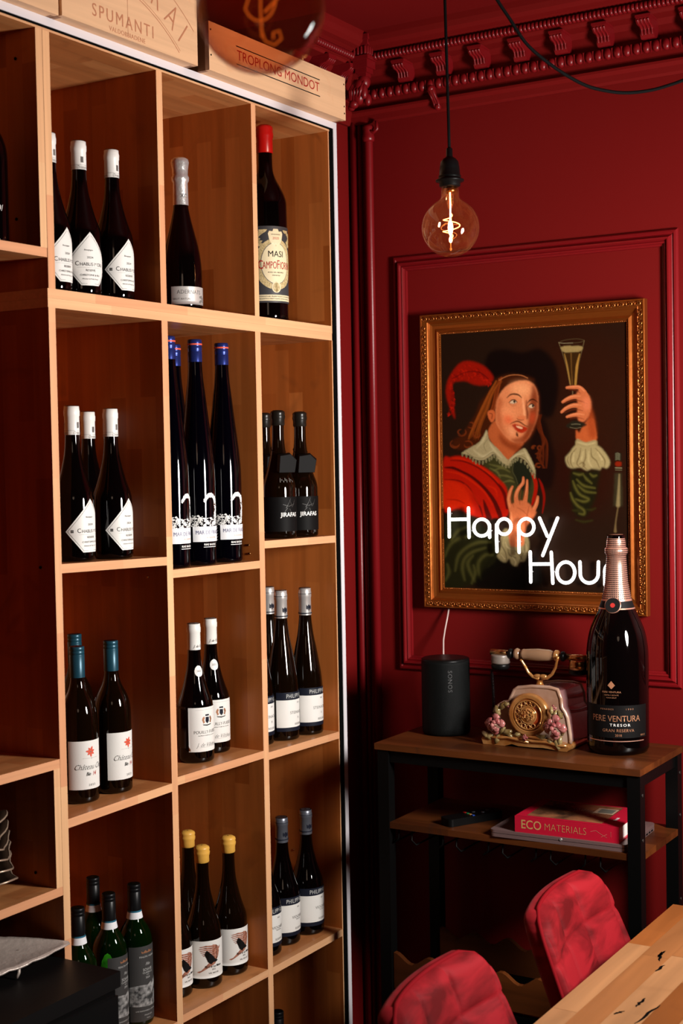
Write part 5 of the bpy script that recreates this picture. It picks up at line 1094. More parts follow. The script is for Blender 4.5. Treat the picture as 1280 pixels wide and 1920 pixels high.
# collar with lace edge
CL = [(605, 1270), (640, 1400), (740, 1500), (850, 1620), (880, 1650), (850, 1705), (760, 1640), (700, 1570), (640, 1610), (560, 1650), (470, 1640), (400, 1590), (300, 1560), (380, 1500), (500, 1430), (560, 1350)]
CR_ = [(880, 1650), (960, 1580), (1080, 1500), (1130, 1560), (1180, 1650), (1220, 1760), (1225, 1835), (1170, 1760), (1100, 1660), (1000, 1610), (940, 1640), (890, 1710), (850, 1705)]
for P_ in ([(300, 1560), (400, 1600), (470, 1660), (560, 1670), (640, 1630), (700, 1590), (770, 1660), (850, 1715)], [(890, 1715), (940, 1655), (1000, 1625), (1090, 1670), (1160, 1770), (1215, 1845)]):
    P_ = np.array(P_, float); n_ = 15 if P_[0][0] < 400 else 11
    for k in range(n_):
        t = k / (n_ - 1) * (len(P_) - 1); i = min(int(t), len(P_) - 2); p = P_[i] + (P_[i + 1] - P_[i]) * (t - i); d = np.array((0, 34)) + rs.uniform(-5, 5, 2)
        stroke([p, p + d * 0.5, p + d], [26, 24, 10], (118, 110, 76), 0.6, 0.85, A); stroke([p + d * 0.3, p + d * 0.6], 6, (40, 38, 24), 0.5, 0.6, A)
fill(CL, (142, 128, 92), 0.8, tr=A); fill(CR_, (136, 122, 86), 0.8, tr=A)
for q in ([(600, 1300), (560, 1400), (480, 1500)], [(640, 1430), (700, 1520), (800, 1620)], [(440, 1520), (560, 1600), (680, 1530)], [(1080, 1520), (1130, 1620), (1200, 1760)], [(900, 1650), (980, 1590), (1080, 1560)]):
    stroke(q, [6, 30, 6], (176, 162, 122), 1.8, 0.6, A)
for q in ([(340, 1540), (450, 1610), (560, 1622), (680, 1550), (760, 1620)], [(620, 1380), (570, 1460), (600, 1540)], [(920, 1660), (1000, 1596), (1100, 1630), (1190, 1760)]):
    stroke(q, [3] + [7] * (len(q) - 2) + [3], (86, 78, 52), 0.7, 0.7, A)
# raised arm, hand and flute
fill([(600, 1400), (640, 1440), (700, 1330), (800, 1250), (840, 1350), (852, 1560), (620, 1550)], (160, 76, 40), 1.2, tr=Bc)
fill([(760, 1080), (800, 1150), (840, 1300), (850, 1480), (780, 1500), (740, 1300)], (138, 58, 28), 2.5, al=0.85, tr=Bc)
fill([(600, 960), (650, 880), (700, 905), (770, 985), (792, 1100), (770, 1200), (720, 1290), (640, 1300), (610, 1200), (620, 1080)], SK, 1.2, tr=Bc)
for q, wd in (([(478, 868), (560, 862), (640, 868), (700, 920), (740, 990)], [34, 46, 52, 54, 50]), ([(425, 1050), (480, 1015), (560, 985), (650, 985), (740, 1020)], [34, 46, 56, 62, 60]), ([(412, 1178), (470, 1130), (560, 1095), (660, 1100), (740, 1120)], [34, 44, 56, 66, 60]), ([(480, 1240), (540, 1222), (620, 1210), (700, 1220)], [30, 44, 52, 60])):
    stroke(q, wd, SK, 0.6, 1, Bc); stroke([(x, y - 9) for x, y in q[:4]], [6, 16, 18, 8], SKL, 1.2, 0.75, Bc)
for q in ([(500, 895), (600, 905), (650, 940)], [(460, 1065), (560, 1030), (660, 1040), (740, 1070)], [(450, 1190), (560, 1145), (680, 1160)], [(520, 1265), (620, 1250), (700, 1270)], [(640, 1300), (700, 1310), (740, 1260)]):
    stroke(q, [4] + [11] * (len(q) - 2) + [4], (96, 40, 22), 1.0, 0.8, Bc)
fill([(690, 1000), (760, 1010), (770, 1120), (700, 1150)], (200, 110, 76), 3, al=0.6, tr=Bc)
stroke([(372, 295), (420, 430), (480, 640), (520, 840)], 6, (112, 98, 66), 0.5, 0.75, Bc); stroke([(700, 268), (660, 430), (610, 640), (590, 840)], 6, (112, 98, 66), 0.5, 0.75, Bc)
stroke([(372, 295), (440, 302), (550, 298)], 5, (150, 138, 104), 0.5, 0.8, Bc); stroke([(372, 292), (450, 262), (600, 245), (700, 262)], 5, (84, 70, 46), 0.6, 0.7, Bc); stroke([(550, 298), (640, 290), (700, 268)], 4, (90, 78, 52), 0.6, 0.7, Bc)
fill([(425, 425), (660, 410), (600, 830), (520, 830)], (52, 34, 16), 1.0, al=0.8, tr=Bc, smooth=False)
fill([(405, 350), (530, 335), (670, 342), (655, 400), (530, 416), (432, 412)], (132, 112, 70), 0.8, tr=Bc)
stroke([(446, 440), (480, 590), (522, 825)], [10, 22, 12], (140, 104, 50), 0.8, 0.85, Bc); stroke([(640, 440), (606, 600), (588, 825)], [12, 32, 26], (152, 110, 50), 0.8, 0.85, Bc); stroke([(530, 430), (535, 600), (548, 825)], [18, 12, 14], (96, 66, 32), 0.8, 0.8, Bc)
stroke([(552, 915), (552, 960)], 12, (104, 82, 56), 0.6, 0.8, Bc); fill([(470, 1350), (560, 1290), (640, 1295), (735, 1340), (640, 1380), (520, 1385)], (34, 30, 22), 1.0, al=0.95, tr=Bc); stroke([(540, 1335), (600, 1330), (650, 1336)], 8, (104, 98, 74), 0.7, 0.8, Bc); stroke([(520, 1372), (590, 1384), (660, 1374)], 5, (110, 100, 74), 0.5, 0.8, Bc)
# ruffled cuff
fill([(610, 1520), (720, 1560), (850, 1535), (862, 1610), (730, 1640), (598, 1620)], (134, 118, 80), 1.0, tr=Bc)
fill([(595, 1600), (730, 1620), (862, 1600), (960, 1680), (1035, 1810), (1000, 1890), (930, 1880), (900, 1920), (800, 1900), (740, 1925), (650, 1880), (560, 1895), (490, 1860), (462, 1760), (520, 1690)], (142, 126, 86), 1.2, tr=Bc)
for q in ([(600, 1640), (540, 1720), (530, 1820), (560, 1880)], [(660, 1640), (640, 1740), (610, 1830), (650, 1880)], [(720, 1650), (720, 1760), (690, 1850), (740, 1910)], [(790, 1640), (800, 1740), (860, 1800), (900, 1890)], [(850, 1640), (920, 1720), (970, 1800), (960, 1880)], [(500, 1740), (490, 1800), (520, 1860)], [(640, 1840), (680, 1820), (710, 1850), (680, 1880)]):
    stroke(q, [4] + [15] * (len(q) - 2) + [4], (84, 66, 38), 1.2, 0.75, Bc)
for q in ([(570, 1700), (560, 1800)], [(690, 1680), (670, 1780)], [(760, 1680), (760, 1800), (800, 1870)], [(880, 1690), (930, 1780)], [(620, 1560), (730, 1590), (840, 1570)]):
    stroke(q, [10, 24, 8][:len(q)], (176, 158, 112), 1.8, 0.6, Bc)
# green sleeve of the raised arm
fill([(545, 230), (700, 250), (900, 230), (880, 400), (860, 560), (800, 700), (720, 820), (600, 800), (540, 640), (525, 480)], (28, 26, 14), 3, tr=Dc)
for q in ([(570, 270), (640, 290), (690, 280)], [(780, 280), (820, 310), (860, 300)], [(700, 300), (740, 350), (800, 400)], [(560, 370), (590, 450), (650, 540), (760, 600), (700, 630), (600, 600)], [(610, 350), (700, 430), (840, 460)], [(620, 420), (720, 500), (850, 520)], [(530, 520), (560, 600), (620, 680), (700, 740), (700, 790), (640, 780)], [(560, 740), (620, 745), (670, 760)], [(740, 730), (800, 735), (850, 715)], [(600, 860), (700, 885), (810, 870)]):
    n_ = len(q); dim = 0.55 if q[0][1] > 700 else 1; stroke(q, [6] + [30] * (n_ - 2) + [8], (70 * dim, 66 * dim, 28 * dim), 3.0, 0.7, Dc); stroke(q, [3] + [11] * (n_ - 2) + [3], (98 * dim, 92 * dim, 42 * dim), 2.2, 0.5, Dc)
# bottle neck at the right of the canvas
fill([(1100, 10), (1180, 15), (1185, 110), (1100, 110)], (34, 30, 22), 1, tr=Dc, smooth=False)
for k in range(5): stroke([(1108, 25 + k * 19), (1135, 18 + k * 19), (1160, 30 + k * 18)], 7, (112, 108, 82), 0.7, 0.8, Dc)
fill([(1110, 130), (1175, 130), (1178, 180), (1110, 180)], (110, 30, 14), 0.8, tr=Dc); stroke([(1105, 205), (1185, 208)], 12, (120, 112, 84), 0.6, 0.8, Dc); stroke([(1105, 232), (1185, 235)], 8, (100, 92, 66), 0.6, 0.8, Dc)
fill([(1098, 270), (1185, 270), (1200, 690), (1080, 690)], (48, 42, 28), 1.6, tr=Dc, smooth=False); stroke([(1155, 290), (1150, 450), (1140, 680)], [12, 26, 50], (124, 108, 72), 1.6, 0.85, Dc); stroke([(1140, 700), (1110, 900), (1105, 1010)], [14, 14, 36], (104, 84, 54), 1.2, 0.8, Dc)
# canvas grain
IMG *= (1 + 0.07 * blur(rs.randn(PH, PW), 0.7))[..., None]; IMG = np.clip(IMG, 0.001, 1)
IMG = IMG * 1.22
gx, gz = np.meshgrid(CX0 + (np.arange(PW) + 0.5) / PW * (CX1 - CX0), CZ1 - (np.arange(PH) + 0.5) / PH * (CZ1 - CZ0))
vv = np.stack([gx.ravel(), np.full(PW * PH, YC), gz.ravel()], 1) - np.array(base_of(pic))
me = bpy.data.meshes.new('canvas'); idx = np.arange(PW * PH).reshape(PH, PW)
q = np.stack([idx[:-1, :-1], idx[1:, :-1], idx[1:, 1:], idx[:-1, 1:]], -1).reshape(-1, 4)
me.vertices.add(PW * PH); me.vertices.foreach_set('co', vv.astype(np.float32).ravel())
me.loops.add(q.size); me.loops.foreach_set('vertex_index', q.ravel().astype(np.int32)); me.polygons.add(len(q))
me.polygons.foreach_set('loop_start', np.arange(0, q.size, 4, dtype=np.int32)); me.update(calc_edges=True)
ca = me.color_attributes.new('paint', 'FLOAT_COLOR', 'POINT'); ca.data.foreach_set('color', np.concatenate([IMG.reshape(-1, 3), np.ones((PW * PH, 1))], 1).astype(np.float32).ravel())
mm, nt, p = _nt('oil_painting'); an = nt.nodes.new('ShaderNodeVertexColor'); an.layer_name = 'paint'; nt.links.new(an.outputs[0], p.inputs['Base Color']); p.inputs['Roughness'].default_value = 0.5; p.inputs['Specular IOR Level'].default_value = 0.06
me.materials.append(mm); o = bpy.data.objects.new('canvas', me); COL.objects.link(o); o.parent = pic
b = MB(); b.box((CX0 - 0.002, YC + 0.0005, CZ0 - 0.002), (CX1 + 0.002, YB - 0.001, CZ1 + 0.002)); b.build('backing_board', M['blackplastic'], pic)
# ---- neon lettering, fixed to the picture's face
YN = YB - 0.022
ne = thing('neon_sign', (0.40, YN, 1.1), 'white neon sign reading Happy Hour across the lower part of the painting', 'sign')
def np_(p, tr): return bp(p[0] / tr[2] + tr[0], p[1] / tr[2] + tr[1], 1, YN)
def neon(strokes, name='neon_letter'):
    b = MB()
    for pts, tr, cl in strokes:
        P_ = [np_(p, tr) for p in pts]; b.tube(P_, 0.0042, 10, closed=cl)
        if not cl:
            b.ball(P_[0], 0.0042, 8, 6); b.ball(P_[-1], 0.0042, 8, 6)
    return b.build(name, M['neon'], ne)
def ring(cx, cy, rx, ry, a0=0, a1=360, n=28): return [(cx + rx * cos(radians(a0 + (a1 - a0) * i / n)), cy + ry * sin(radians(a0 + (a1 - a0) * i / n))) for i in range(n + (0 if a1 - a0 == 360 else 1))]
neon([([(145, 700), (148, 1055)], Cc, 0), ([(390, 690), (398, 1060)], Cc, 0), ([(160, 836), (385, 832)], Cc, 0)])
neon([(ring(558, 938, 100, 106), Cc, 1), ([(655, 900), (658, 1060)], Cc, 0)])
neon([(ring(840, 925, 88, 98), Cc, 1), ([(745, 900), (745, 1060), (750, 1240)], Cc, 0)])
neon([(ring(1120, 930, 96, 104), Cc, 1), ([(1024, 905), (1026, 1060), (1030, 1250)], Cc, 0)])
neon([([(142, 818), (240, 1045)], Dc, 0), ([(370, 818), (182, 1290)], Dc, 0)])
neon([([(25, 1245), (32, 1625)], Dc, 0), ([(290, 1250), (300, 1440), (310, 1640)], Dc, 0), ([(40, 1400), (290, 1398)], Dc, 0)])
neon([(ring(475, 1505, 112, 132), Dc, 1)])
neon([([(652, 1372)] + ring(770, 1520, 114, 118, 170, 10, 18) + [(886, 1372)], Dc, 0)])
neon([([(968, 1660), (965, 1480)] + ring(1060, 1480, 92, 96, 180, 290, 12), Dc, 0)])
for px, py, tr in ((145, 760, Cc), (398, 980, Cc), (655, 980, Cc), (745, 1120, Cc), (1028, 1120, Cc), (250, 1100, Dc), (28, 1500, Dc), (302, 1500, Dc), (770, 1640, Dc), (475, 1636, Dc)):
    c = np_((px, py), tr); b = MB(); b.tube([c, (c.x, YC - 0.0002, c.z)], 0.0016, 6); b.build('standoff', M['clear'], ne)
# power lead below the frame
P_ = [bp(841, 1142, 1, YB - 0.012), bp(838, 1160, 1, YB - 0.022), bp(834, 1180, 1, YB - 0.03), bp(831, 1200, 1, YB - 0.045), bp(831, 1222, 1, YB - 0.06), bp(832, 1260, 1, YB - 0.07), bp(834, 1372, 1, YB - 0.055)]
c = MB(); c.tube(P_, 0.0022, 8); o = c.build('power_cable', M['whitecable'], origin=P_[-1]); tag(o, 'thin pale cable hanging from the picture frame behind the speaker', 'cable')
# ================================================================ CONSOLE TABLE
ZT = 0.7600
co = thing('console_table', (0.503, 3.115, FLOOR), 'slim rustic wood and black metal side table against the red wall', 'table')
CXa, CXb, CYa, CYb = 0.1670, 0.8385, 2.970, 3.265
b = MB(); b.box((CXa, CYa, ZT - 0.0150), (CXb, CYb, ZT)); b.build('tabletop', M['rustic'], co, bevel=0.0012)
LG = 0.030
for x in (CXa + 0.006, CXb - LG - 0.0015):
    for y in (CYa + 0.004, CYb - LG - 0.004):
        b = MB(); b.box((x, y, FLOOR + 0.012), (x + LG, y + LG, ZT - 0.0152)); lg = b.build('leg', M['blackmetal'], co, bevel=0.0015)
        b = MB(); b.lathe([(0.012, FLOOR), (0.012, FLOOR + 0.012)], 12, (x + LG / 2, y + LG / 2, 0)); b.build('foot', M['blackplastic'], lg)
for y in (CYa + 0.010, CYb - LG + 0.002): b = MB(); b.box((CXa + 0.036, y, ZT - 0.045), (CXb - 0.0315, y + 0.018, ZT - 0.0152)); b.build('front_rail' if y < 3.1 else 'rear_rail', M['blackmetal'], co)
for x in (CXa + 0.012, CXb - 0.026): b = MB(); b.box((x, CYa + 0.034, ZT - 0.045), (x + 0.018, CYb - 0.034, ZT - 0.0152)); b.build('side_rail', M['blackmetal'], co)
ZS = 0.5690
b = MB(); b.box((CXa + 0.0365, CYa + 0.006, ZS - 0.0150), (CXb - 0.033, CYb - 0.006, ZS)); b.box((CXb - 0.033, CYa + 0.0345, ZS - 0.015), (CXb - 0.002, CYb - 0.0345, ZS)); b.build('lower_shelf', M['rustic'], co)
for x in (0.24, 0.36, 0.48, 0.60, 0.72):   # stemware rails
    b = MB()
    for s in (-1, 1): b.tube([(x + s * 0.018, 2.99, ZS - 0.016), (x + s * 0.018, 2.985, ZS - 0.040), (x + s * 0.030, 2.985, ZS - 0.050), (x + s * 0.030, 3.22, ZS - 0.050)], 0.0022, 6)
    b.build('stemware_rail', M['blackmetal'], co)
def wavy(y, z, name='wine_rest'):
    n = 60; xa, xb = CXa + 0.038, CXb - 0.035; b = MB(); top = []
    for i in range(n + 1):
        x = xa + (xb - xa) * i / n; top.append((x, z + 0.012 * cos((x - xa) / 0.095 * 2 * pi) ** 1))
    vs = [(x, y, zz_) for x, zz_ in top] + [(x, y, z - 0.075) for x, _ in top] + [(x, y + 0.014, zz_) for x, zz_ in top] + [(x, y + 0.014, z - 0.075) for x, _ in top]
    m_ = n + 1; fs = []
    for i in range(n): fs += [(i, i + 1, m_ + i + 1, m_ + i), (2 * m_ + i + 1, 2 * m_ + i, 3 * m_ + i, 3 * m_ + i + 1), (i + 1, i, 2 * m_ + i, 2 * m_ + i + 1), (m_ + i, m_ + i + 1, 3 * m_ + i + 1, 3 * m_ + i)]
    fs += [(0, m_, 3 * m_, 2 * m_), (n, 2 * m_ + n, 3 * m_ + n, m_ + n)]
    b.add(vs, fs); b.build(name, M['rustic'], co)
wavy(2.982, 0.235); wavy(3.225, 0.225)
for z in (0.15,): 
    for y in (2.984, 3.226): b = MB(); b.box((CXa + 0.036, y, z - 0.02), (CXb - 0.032, y + 0.015, z)); b.build('lower_rail', M['blackmetal'], co)
for x, y, z in ((0.8235, 3.001, 0.700), (0.8235, 2.969 + 0.004, 0.68)): pass
b = MB()
for z in (0.70, 0.60, 0.40): b.lathe([(0.004, 0), (0.0036, 0.0014)], 10, (CXb - 0.0015, CYa + 0.017, z), ax=(1, 0, 0)); b.lathe([(0.004, 0), (0.0036, 0.0014)], 10, (CXb - 0.0015, CYb - 0.02, z), ax=(1, 0, 0))
o = b.build('screw_heads', M['dullscrew'], co); o['kind'] = 'stuff'
# ---- speaker
sx, sy = 0.2640, 3.165
sp_ = thing('smart_speaker', (sx, sy, ZT), 'black cylindrical smart speaker at the left end of the side table', 'speaker', rz=0)
b = MB(); b.lathe([(0.050, 0.0), (0.058, 0.002), (0.0600, 0.007), (0.0605, 0.02), (0.0605, 0.178), (0.0600, 0.1855)], 64); b.build('speaker_grille', M['speakergrille'], sp_, local=True)
b = MB(); b.lathe([(0.0600, 0.1855), (0.0595, 0.1885), (0.056, 0.190), (0.030, 0.1895), (0.002, 0.1890)], 64, cap=False); b.build('top_plate', M['blackplastic'], sp_, local=True)
vz = atan2(CAM.y - sy, CAM.x - sx); tt = place2d(text2d('SONOS', 0.0150, 1.0, spacing=1.15), 0, 0, -pi / 2)
wrap('logo', ([(x, y + 0.138) for x, y in tt[0]], tt[1]), [(0.0605, 0), (0.0605, 0.2)], 0.0005, mat('grey_logo_print', (0.07, 0.07, 0.07), 0.4), sp_, az=vz + 0.17)
# ---- laptop, book, remote on the lower shelf
a0 = radians(-1.5)
lp = thing('laptop', (0.632, 3.085, ZS), 'closed mauve grey laptop lying under a red book on the lower shelf', 'laptop', rz=radians(2.0))
def slab(x0, y0, z0, x1, y1, z1, r=0.012, n=5):
    pts = []
    for cx_, cy_, s in ((x1 - r, y0 + r, -90), (x1 - r, y1 - r, 0), (x0 + r, y1 - r, 90), (x0 + r, y0 + r, 180)):
        pts += [(cx_ + r * cos(radians(s + 90 * i / n)), cy_ + r * sin(radians(s + 90 * i / n))) for i in range(n + 1)]
    return MB().prism(pts, 2, z0, z1)
slab(-0.164, -0.108, 0.0005, 0.164, 0.112, 0.0085).build('base', M['laptop'], lp, local=True, bevel=0.002)
slab(-0.164, -0.108, 0.0098, 0.164, 0.112, 0.0165).build('lid', M['laptop'], lp, local=True, bevel=0.002)
b = MB(); b.box((-0.15, -0.100, 0.0084), (0.150, 0.104, 0.0099)); b.build('gap_seal', M['black'], lp, local=True)
b = MB(); b.lathe([(0.0035, 0), (0.003, 0.0015)], 12, (0.012, -0.108, 0.0125), ax=(0, -1, 0)); b.build('latch_dot', M['silver'], lp, local=True)
for k in range(4): b = MB(); b.box((0.1635, 0.02 + k * 0.019, 0.0028), (0.1646, 0.032 + k * 0.019, 0.0065)); b.build('port', M['black'], lp, local=True)
bk = thing('book', (0.654, 3.075, ZS + 0.0167), 'thick crimson ECO MATERIALS book lying on the laptop', 'book', rz=radians(2.5))
BW, BD, BH = 0.124, 0.088, 0.037
b = MB(); b.box((-BW, -BD - 0.002, 0), (BW, BD, 0.003)); b.build('back_cover', M['bookred'], bk, local=True, bevel=0.0006)
b = MB(); b.box((-BW, -BD - 0.002, BH - 0.003), (BW, BD, BH)); b.build('front_cover', M['bookred'], bk, local=True, bevel=0.0006)
b = MB(); b.box((-BW, -BD - 0.004, 0.0), (BW, -BD - 0.0005, BH)); b.build('spine', M['bookred'], bk, local=True, bevel=0.001)
b = MB(); b.box((-BW + 0.004, -BD, 0.003), (BW - 0.004, BD - 0.004, BH - 0.003)); b.build('pages', M['page'], bk, local=True)
def loc2(fn): return fn
flat('gold_lettering', merge2d([place2d(text2d('ECO', 0.0285, 0.88, bold=0.01), -0.084, 0.0), place2d(text2d('MATERIALS', 0.0235, 0.86, bold=-0.022), -0.002, -0.0005)]), M['goldprint'] if 'goldprint' in M else mat('gold_print', (0.55, 0.30, 0.11), 0.4), bk, lambda x, y: (x, -BD - 0.0044, BH / 2 + y), local=True)
fl = [[(0.058, 0.002), (0.070, 0.006), (0.082, -0.001), (0.096, -0.008), (0.096, -0.0088), (0.082, -0.002), (0.070, 0.005), (0.058, 0.001)], [(0.082, -0.008), (0.096, 0.000), (0.0962, -0.0008), (0.0822, -0.0088)], rect(0.105, -0.006, 0.1056, 0.006)]
flat('spine_flourish', polys2d(fl, 1), mat('pink_print', (0.55, 0.16, 0.12), 0.4), bk, lambda x, y: (x, -BD - 0.0044, BH / 2 + y), local=True)
cov = mat('cover_photo', (0.05, 0.025, 0.015), 0.25, col2=(0.36, 0.14, 0.06), vscale=16)
flat('cover_picture', polys2d([rect(-0.100, -0.078, 0.080, 0.078)], 1), cov, bk, lambda x, y: (x, y, BH + 0.0004), local=True)
flat('cover_window', polys2d([rect(0.030, 0.005, 0.078, 0.055)], 1), mat('cream_cover_print', (0.50, 0.33, 0.22), 0.4), bk, lambda x, y: (x, y, BH + 0.0007), local=True)
flat('cover_pane', polys2d([rect(0.038, 0.012, 0.074, 0.048)], 1), mat('grey_green_cover_print', (0.14, 0.15, 0.12), 0.3), bk, lambda x, y: (x, y, BH + 0.0010), local=True)
fan = []
for k in range(13):
    a = radians(10 + k * 12); fan.append([(0.0 + 0.010 * cos(a), -0.004 + 0.010 * sin(a)), (0.0 + 0.036 * cos(a - 0.03), -0.004 + 0.036 * sin(a - 0.03)), (0.0 + 0.036 * cos(a + 0.03), -0.004 + 0.036 * sin(a + 0.03))])
flat('cover_fan', polys2d(fan, 1), mat('tan_cover_print', (0.30, 0.22, 0.15), 0.4), bk, lambda x, y: (x, y, BH + 0.0008), local=True)
flat('cover_lettering', place2d(text2d('Monsa', 0.012, 0.9, bold=0.03), 0.098, -0.030, pi / 2), M['whiteink'], bk, lambda x, y: (x, y, BH + 0.0008), local=True)
rm = thing('remote_control', (0.376, 3.075, ZS + 0.0006), 'black remote control with four coloured buttons on the lower shelf', 'remote', rz=radians(62))
slab(-0.080, -0.022, 0.0, 0.080, 0.022, 0.018, 0.010).build('body', M['blackplastic'], rm, local=True, bevel=0.003)
for k, c in enumerate(((0.55, 0.01, 0.01), (0.01, 0.28, 0.10), (0.60, 0.30, 0.05), (0.02, 0.07, 0.40))):
    b = MB(); b.box((-0.012, 0.0165 - k * 0.0110 - 0.0045, 0.018), (-0.006, 0.0165 - k * 0.0110 + 0.0035, 0.0198)); b.build('button', mat('remote_button_%s' % ('red', 'green', 'amber', 'blue')[k], c, 0.4), rm, local=True, bevel=0.0006)
for x_, y_ in ((0.012, 0.010), (0.030, -0.004), (0.052, 0.008)): b = MB(); b.lathe([(0.0045, 0.018), (0.004, 0.0195)], 14, (x_, y_, 0)); b.build('grey_button', M['greycap'], rm, local=True)
# ================================================================ ORNATE TELEPHONE
PY = 3.095          # front plane
def fp(px, py, y=PY): return bp(px / 5.818 + 895, py / 5.818 + 1200, 1, y)
ph = thing('rotary_telephone', (0.50, 3.16, ZT), 'ornate porcelain rotary telephone with pink roses and gold trim', 'telephone')
def zs(v): return v
front = [(150, 1100), (190, 900), (195, 790), (230, 710), (290, 680), (345, 670), (365, 620), (400, 545), (440, 520), (600, 508), (780, 520), (870, 545), (905, 640), (915, 740), (950, 790), (975, 850), (990, 940), (1005, 1040), (1010, 1130)]
F3 = [fp(x, y) for x, y in front]
F3 = [Vector((p.x, PY, max(ZT + 0.010, p.z))) for p in F3]
cxm = sum(p.x for p in F3) / len(F3); zb_ = ZT + 0.010
back = [Vector((cxm + 0.012 + (p.x - cxm) * 0.96, PY + 0.125, zb_ + (p.z - zb_) * 0.97)) for p in F3]
mid1 = [Vector((cxm + (p.x - cxm) * 0.985, PY + 0.010, zb_ + (p.z - zb_) * 0.985)) for p in F3]
mid2 = [Vector((cxm + 0.004 + (p.x - cxm) * 0.90, PY + 0.035, zb_ + (p.z - zb_) * 0.955)) for p in F3]
mid3 = [Vector((cxm + 0.009 + (p.x - cxm) * 0.93, PY + 0.095, zb_ + (p.z - zb_) * 0.955)) for p in F3]
b = MB(); rings_ = [F3, mid1, mid2, mid3, back]; n = len(F3)
vs = [v for r_ in rings_ for v in r_]
fs = [(k * n + i, k * n + i + 1, (k + 1) * n + i + 1, (k + 1) * n + i) for k in range(4) for i in range(n - 1)] 
b.add(vs, [tuple(range(n))], 0, False); b.add(vs, fs[:n - 1], 0, True); b.add(vs, fs[n - 1:], 1, True); b.add(vs, [tuple(reversed(range(4 * n, 5 * n)))], 1)
bodyp = b.build('body', [M['porcelain'], M['porcside']], ph, bevel=0.0015)
b = MB(); b.tube([v + Vector((0, 0.002, 0)) for v in F3], 0.0048, 8); b.build('rim_moulding', M['porcelain'], ph); b = MB(); b.tube([v for v in back], 0.0035, 8); b.build('rear_moulding', M['porcelain'], ph)
# gold scrolled plinth
pl = [(50, 1075), (70, 1115), (160, 1130), (300, 1122), (380, 1140), (450, 1165), (600, 1180), (720, 1185), (800, 1200), (900, 1222), (985, 1225), (1000, 1185), (975, 1150), (920, 1130), (800, 1090), (640, 1060), (500, 1045), (360, 1030), (240, 1010), (130, 1015), (70, 1045)]
P3 = []
for x, y in pl:
    t_ = (x - 50) / 950.0; p = fp(x, y, PY - 0.016); P3.append((p.x, p.z))
zmin = min(z for x, z in P3)
def toZ(x, z): # level the foot line on the table top
    t_ = (x - P3[0][0]) / (P3[10][0] - P3[0][0]); return z - zmin + ZT + 0.0015
P3 = [(x, ZT + 0.001 + (z - zmin) * 0.9) for x, z in P3]
P3 = [(x, ZT + 0.0008) if i in (1, 2, 3, 9, 10) else (x, z) for i, (x, z) in enumerate(P3)]
b = MB(); b.prism(P3, 1, PY - 0.020, PY + 0.004, 0); b.prism([(x, min(z, ZT + 0.022)) for x, z in P3], 1, PY + 0.004, PY + 0.128, 0)
b.build('gold_plinth', M['pgold'], ph, bevel=0.003)
b = MB()
for q in ([(90, 1085), (220, 1100), (340, 1095), (430, 1120), (560, 1150)], [(450, 1100), (600, 1140), (760, 1150), (880, 1185), (970, 1190)], [(480, 1080), (640, 1100), (780, 1130)]):
    b.tube([fp(x, y - 6, PY - 0.022) + Vector((0, 0, 0.006)) for x, y in q], [0.002] + [0.004] * (len(q) - 2) + [0.0025], 8)
b.build('plinth_scrolls', M['pgold'], ph)
# dial
dc = fp(560, 815, PY - 0.010); dn = Vector((0, -1, 0.0)); DR = 0.0492
def dlathe(prof, seg=48, cap=False): return MB().lathe(prof, seg, dc, ax=dn, cap=cap)
dial = dlathe([(DR + 0.001, -0.012), (DR + 0.0025, 0.000), (DR + 0.001, 0.005), (DR - 0.003, 0.007), (DR - 0.006, 0.0055), (DR - 0.008, 0.0065), (DR - 0.010, 0.0060), (DR - 0.012, 0.0035)]).build('dial_bezel', M['pgold'], ph)
dlathe([(DR - 0.0115, 0.0030), (0.002, 0.0030)]).build('dial_plate', M['amber_insert'], ph)
# finger wheel with holes
b = MB(); R1, R0 = DR - 0.013, 0.020
b.lathe([(R1, 0.0045), (R1, 0.0065), (R1 - 0.002, 0.0075), (R1 - 0.0035, 0.0060)], 48, dc, ax=dn, cap=False)
b.lathe([(R0 + 0.0022, 0.0050), (R0 + 0.001, 0.0075), (R0 - 0.001, 0.0070), (R0 - 0.002, 0.0058)], 48, dc, ax=dn, cap=False); b.build('finger_wheel', M['pgold'], ph)
for k in range(10):
    a = radians(62 + k * 26); c_ = dc + Vector((0.0285 * cos(a), -0.0055, 0.0285 * sin(a)))
    q = MB(); q.tube([c_ + Vector((0.0052 * cos(t), 0, 0.0052 * sin(t))) for t in [i * 2 * pi / 14 for i in range(14)]], 0.0014, 6, closed=True); q.build('finger_hole', M['pgold'], ph)
b = MB(); b.lathe([(0.0185, 0.0045), (0.0180, 0.0070), (0.0005, 0.0078)], 32, dc, ax=dn, cap=False)
rr = random.Random(3)
for k in range(34):
    r_ = 0.0155 * sqrt(rr.random()); a = rr.random() * 6.28; b.ball(dc + Vector((r_ * cos(a), -0.0080, r_ * sin(a))), 0.0019, 6, 4)
b.build('dial_centre', M['pgold'], ph)
b = MB(); b.tube([dc + Vector((0.020, -0.006, -0.030)), dc + Vector((0.030, -0.009, -0.022)), dc + Vector((0.033, -0.007, -0.012))], 0.0022, 8); b.build('finger_stop', M['brass'], ph)
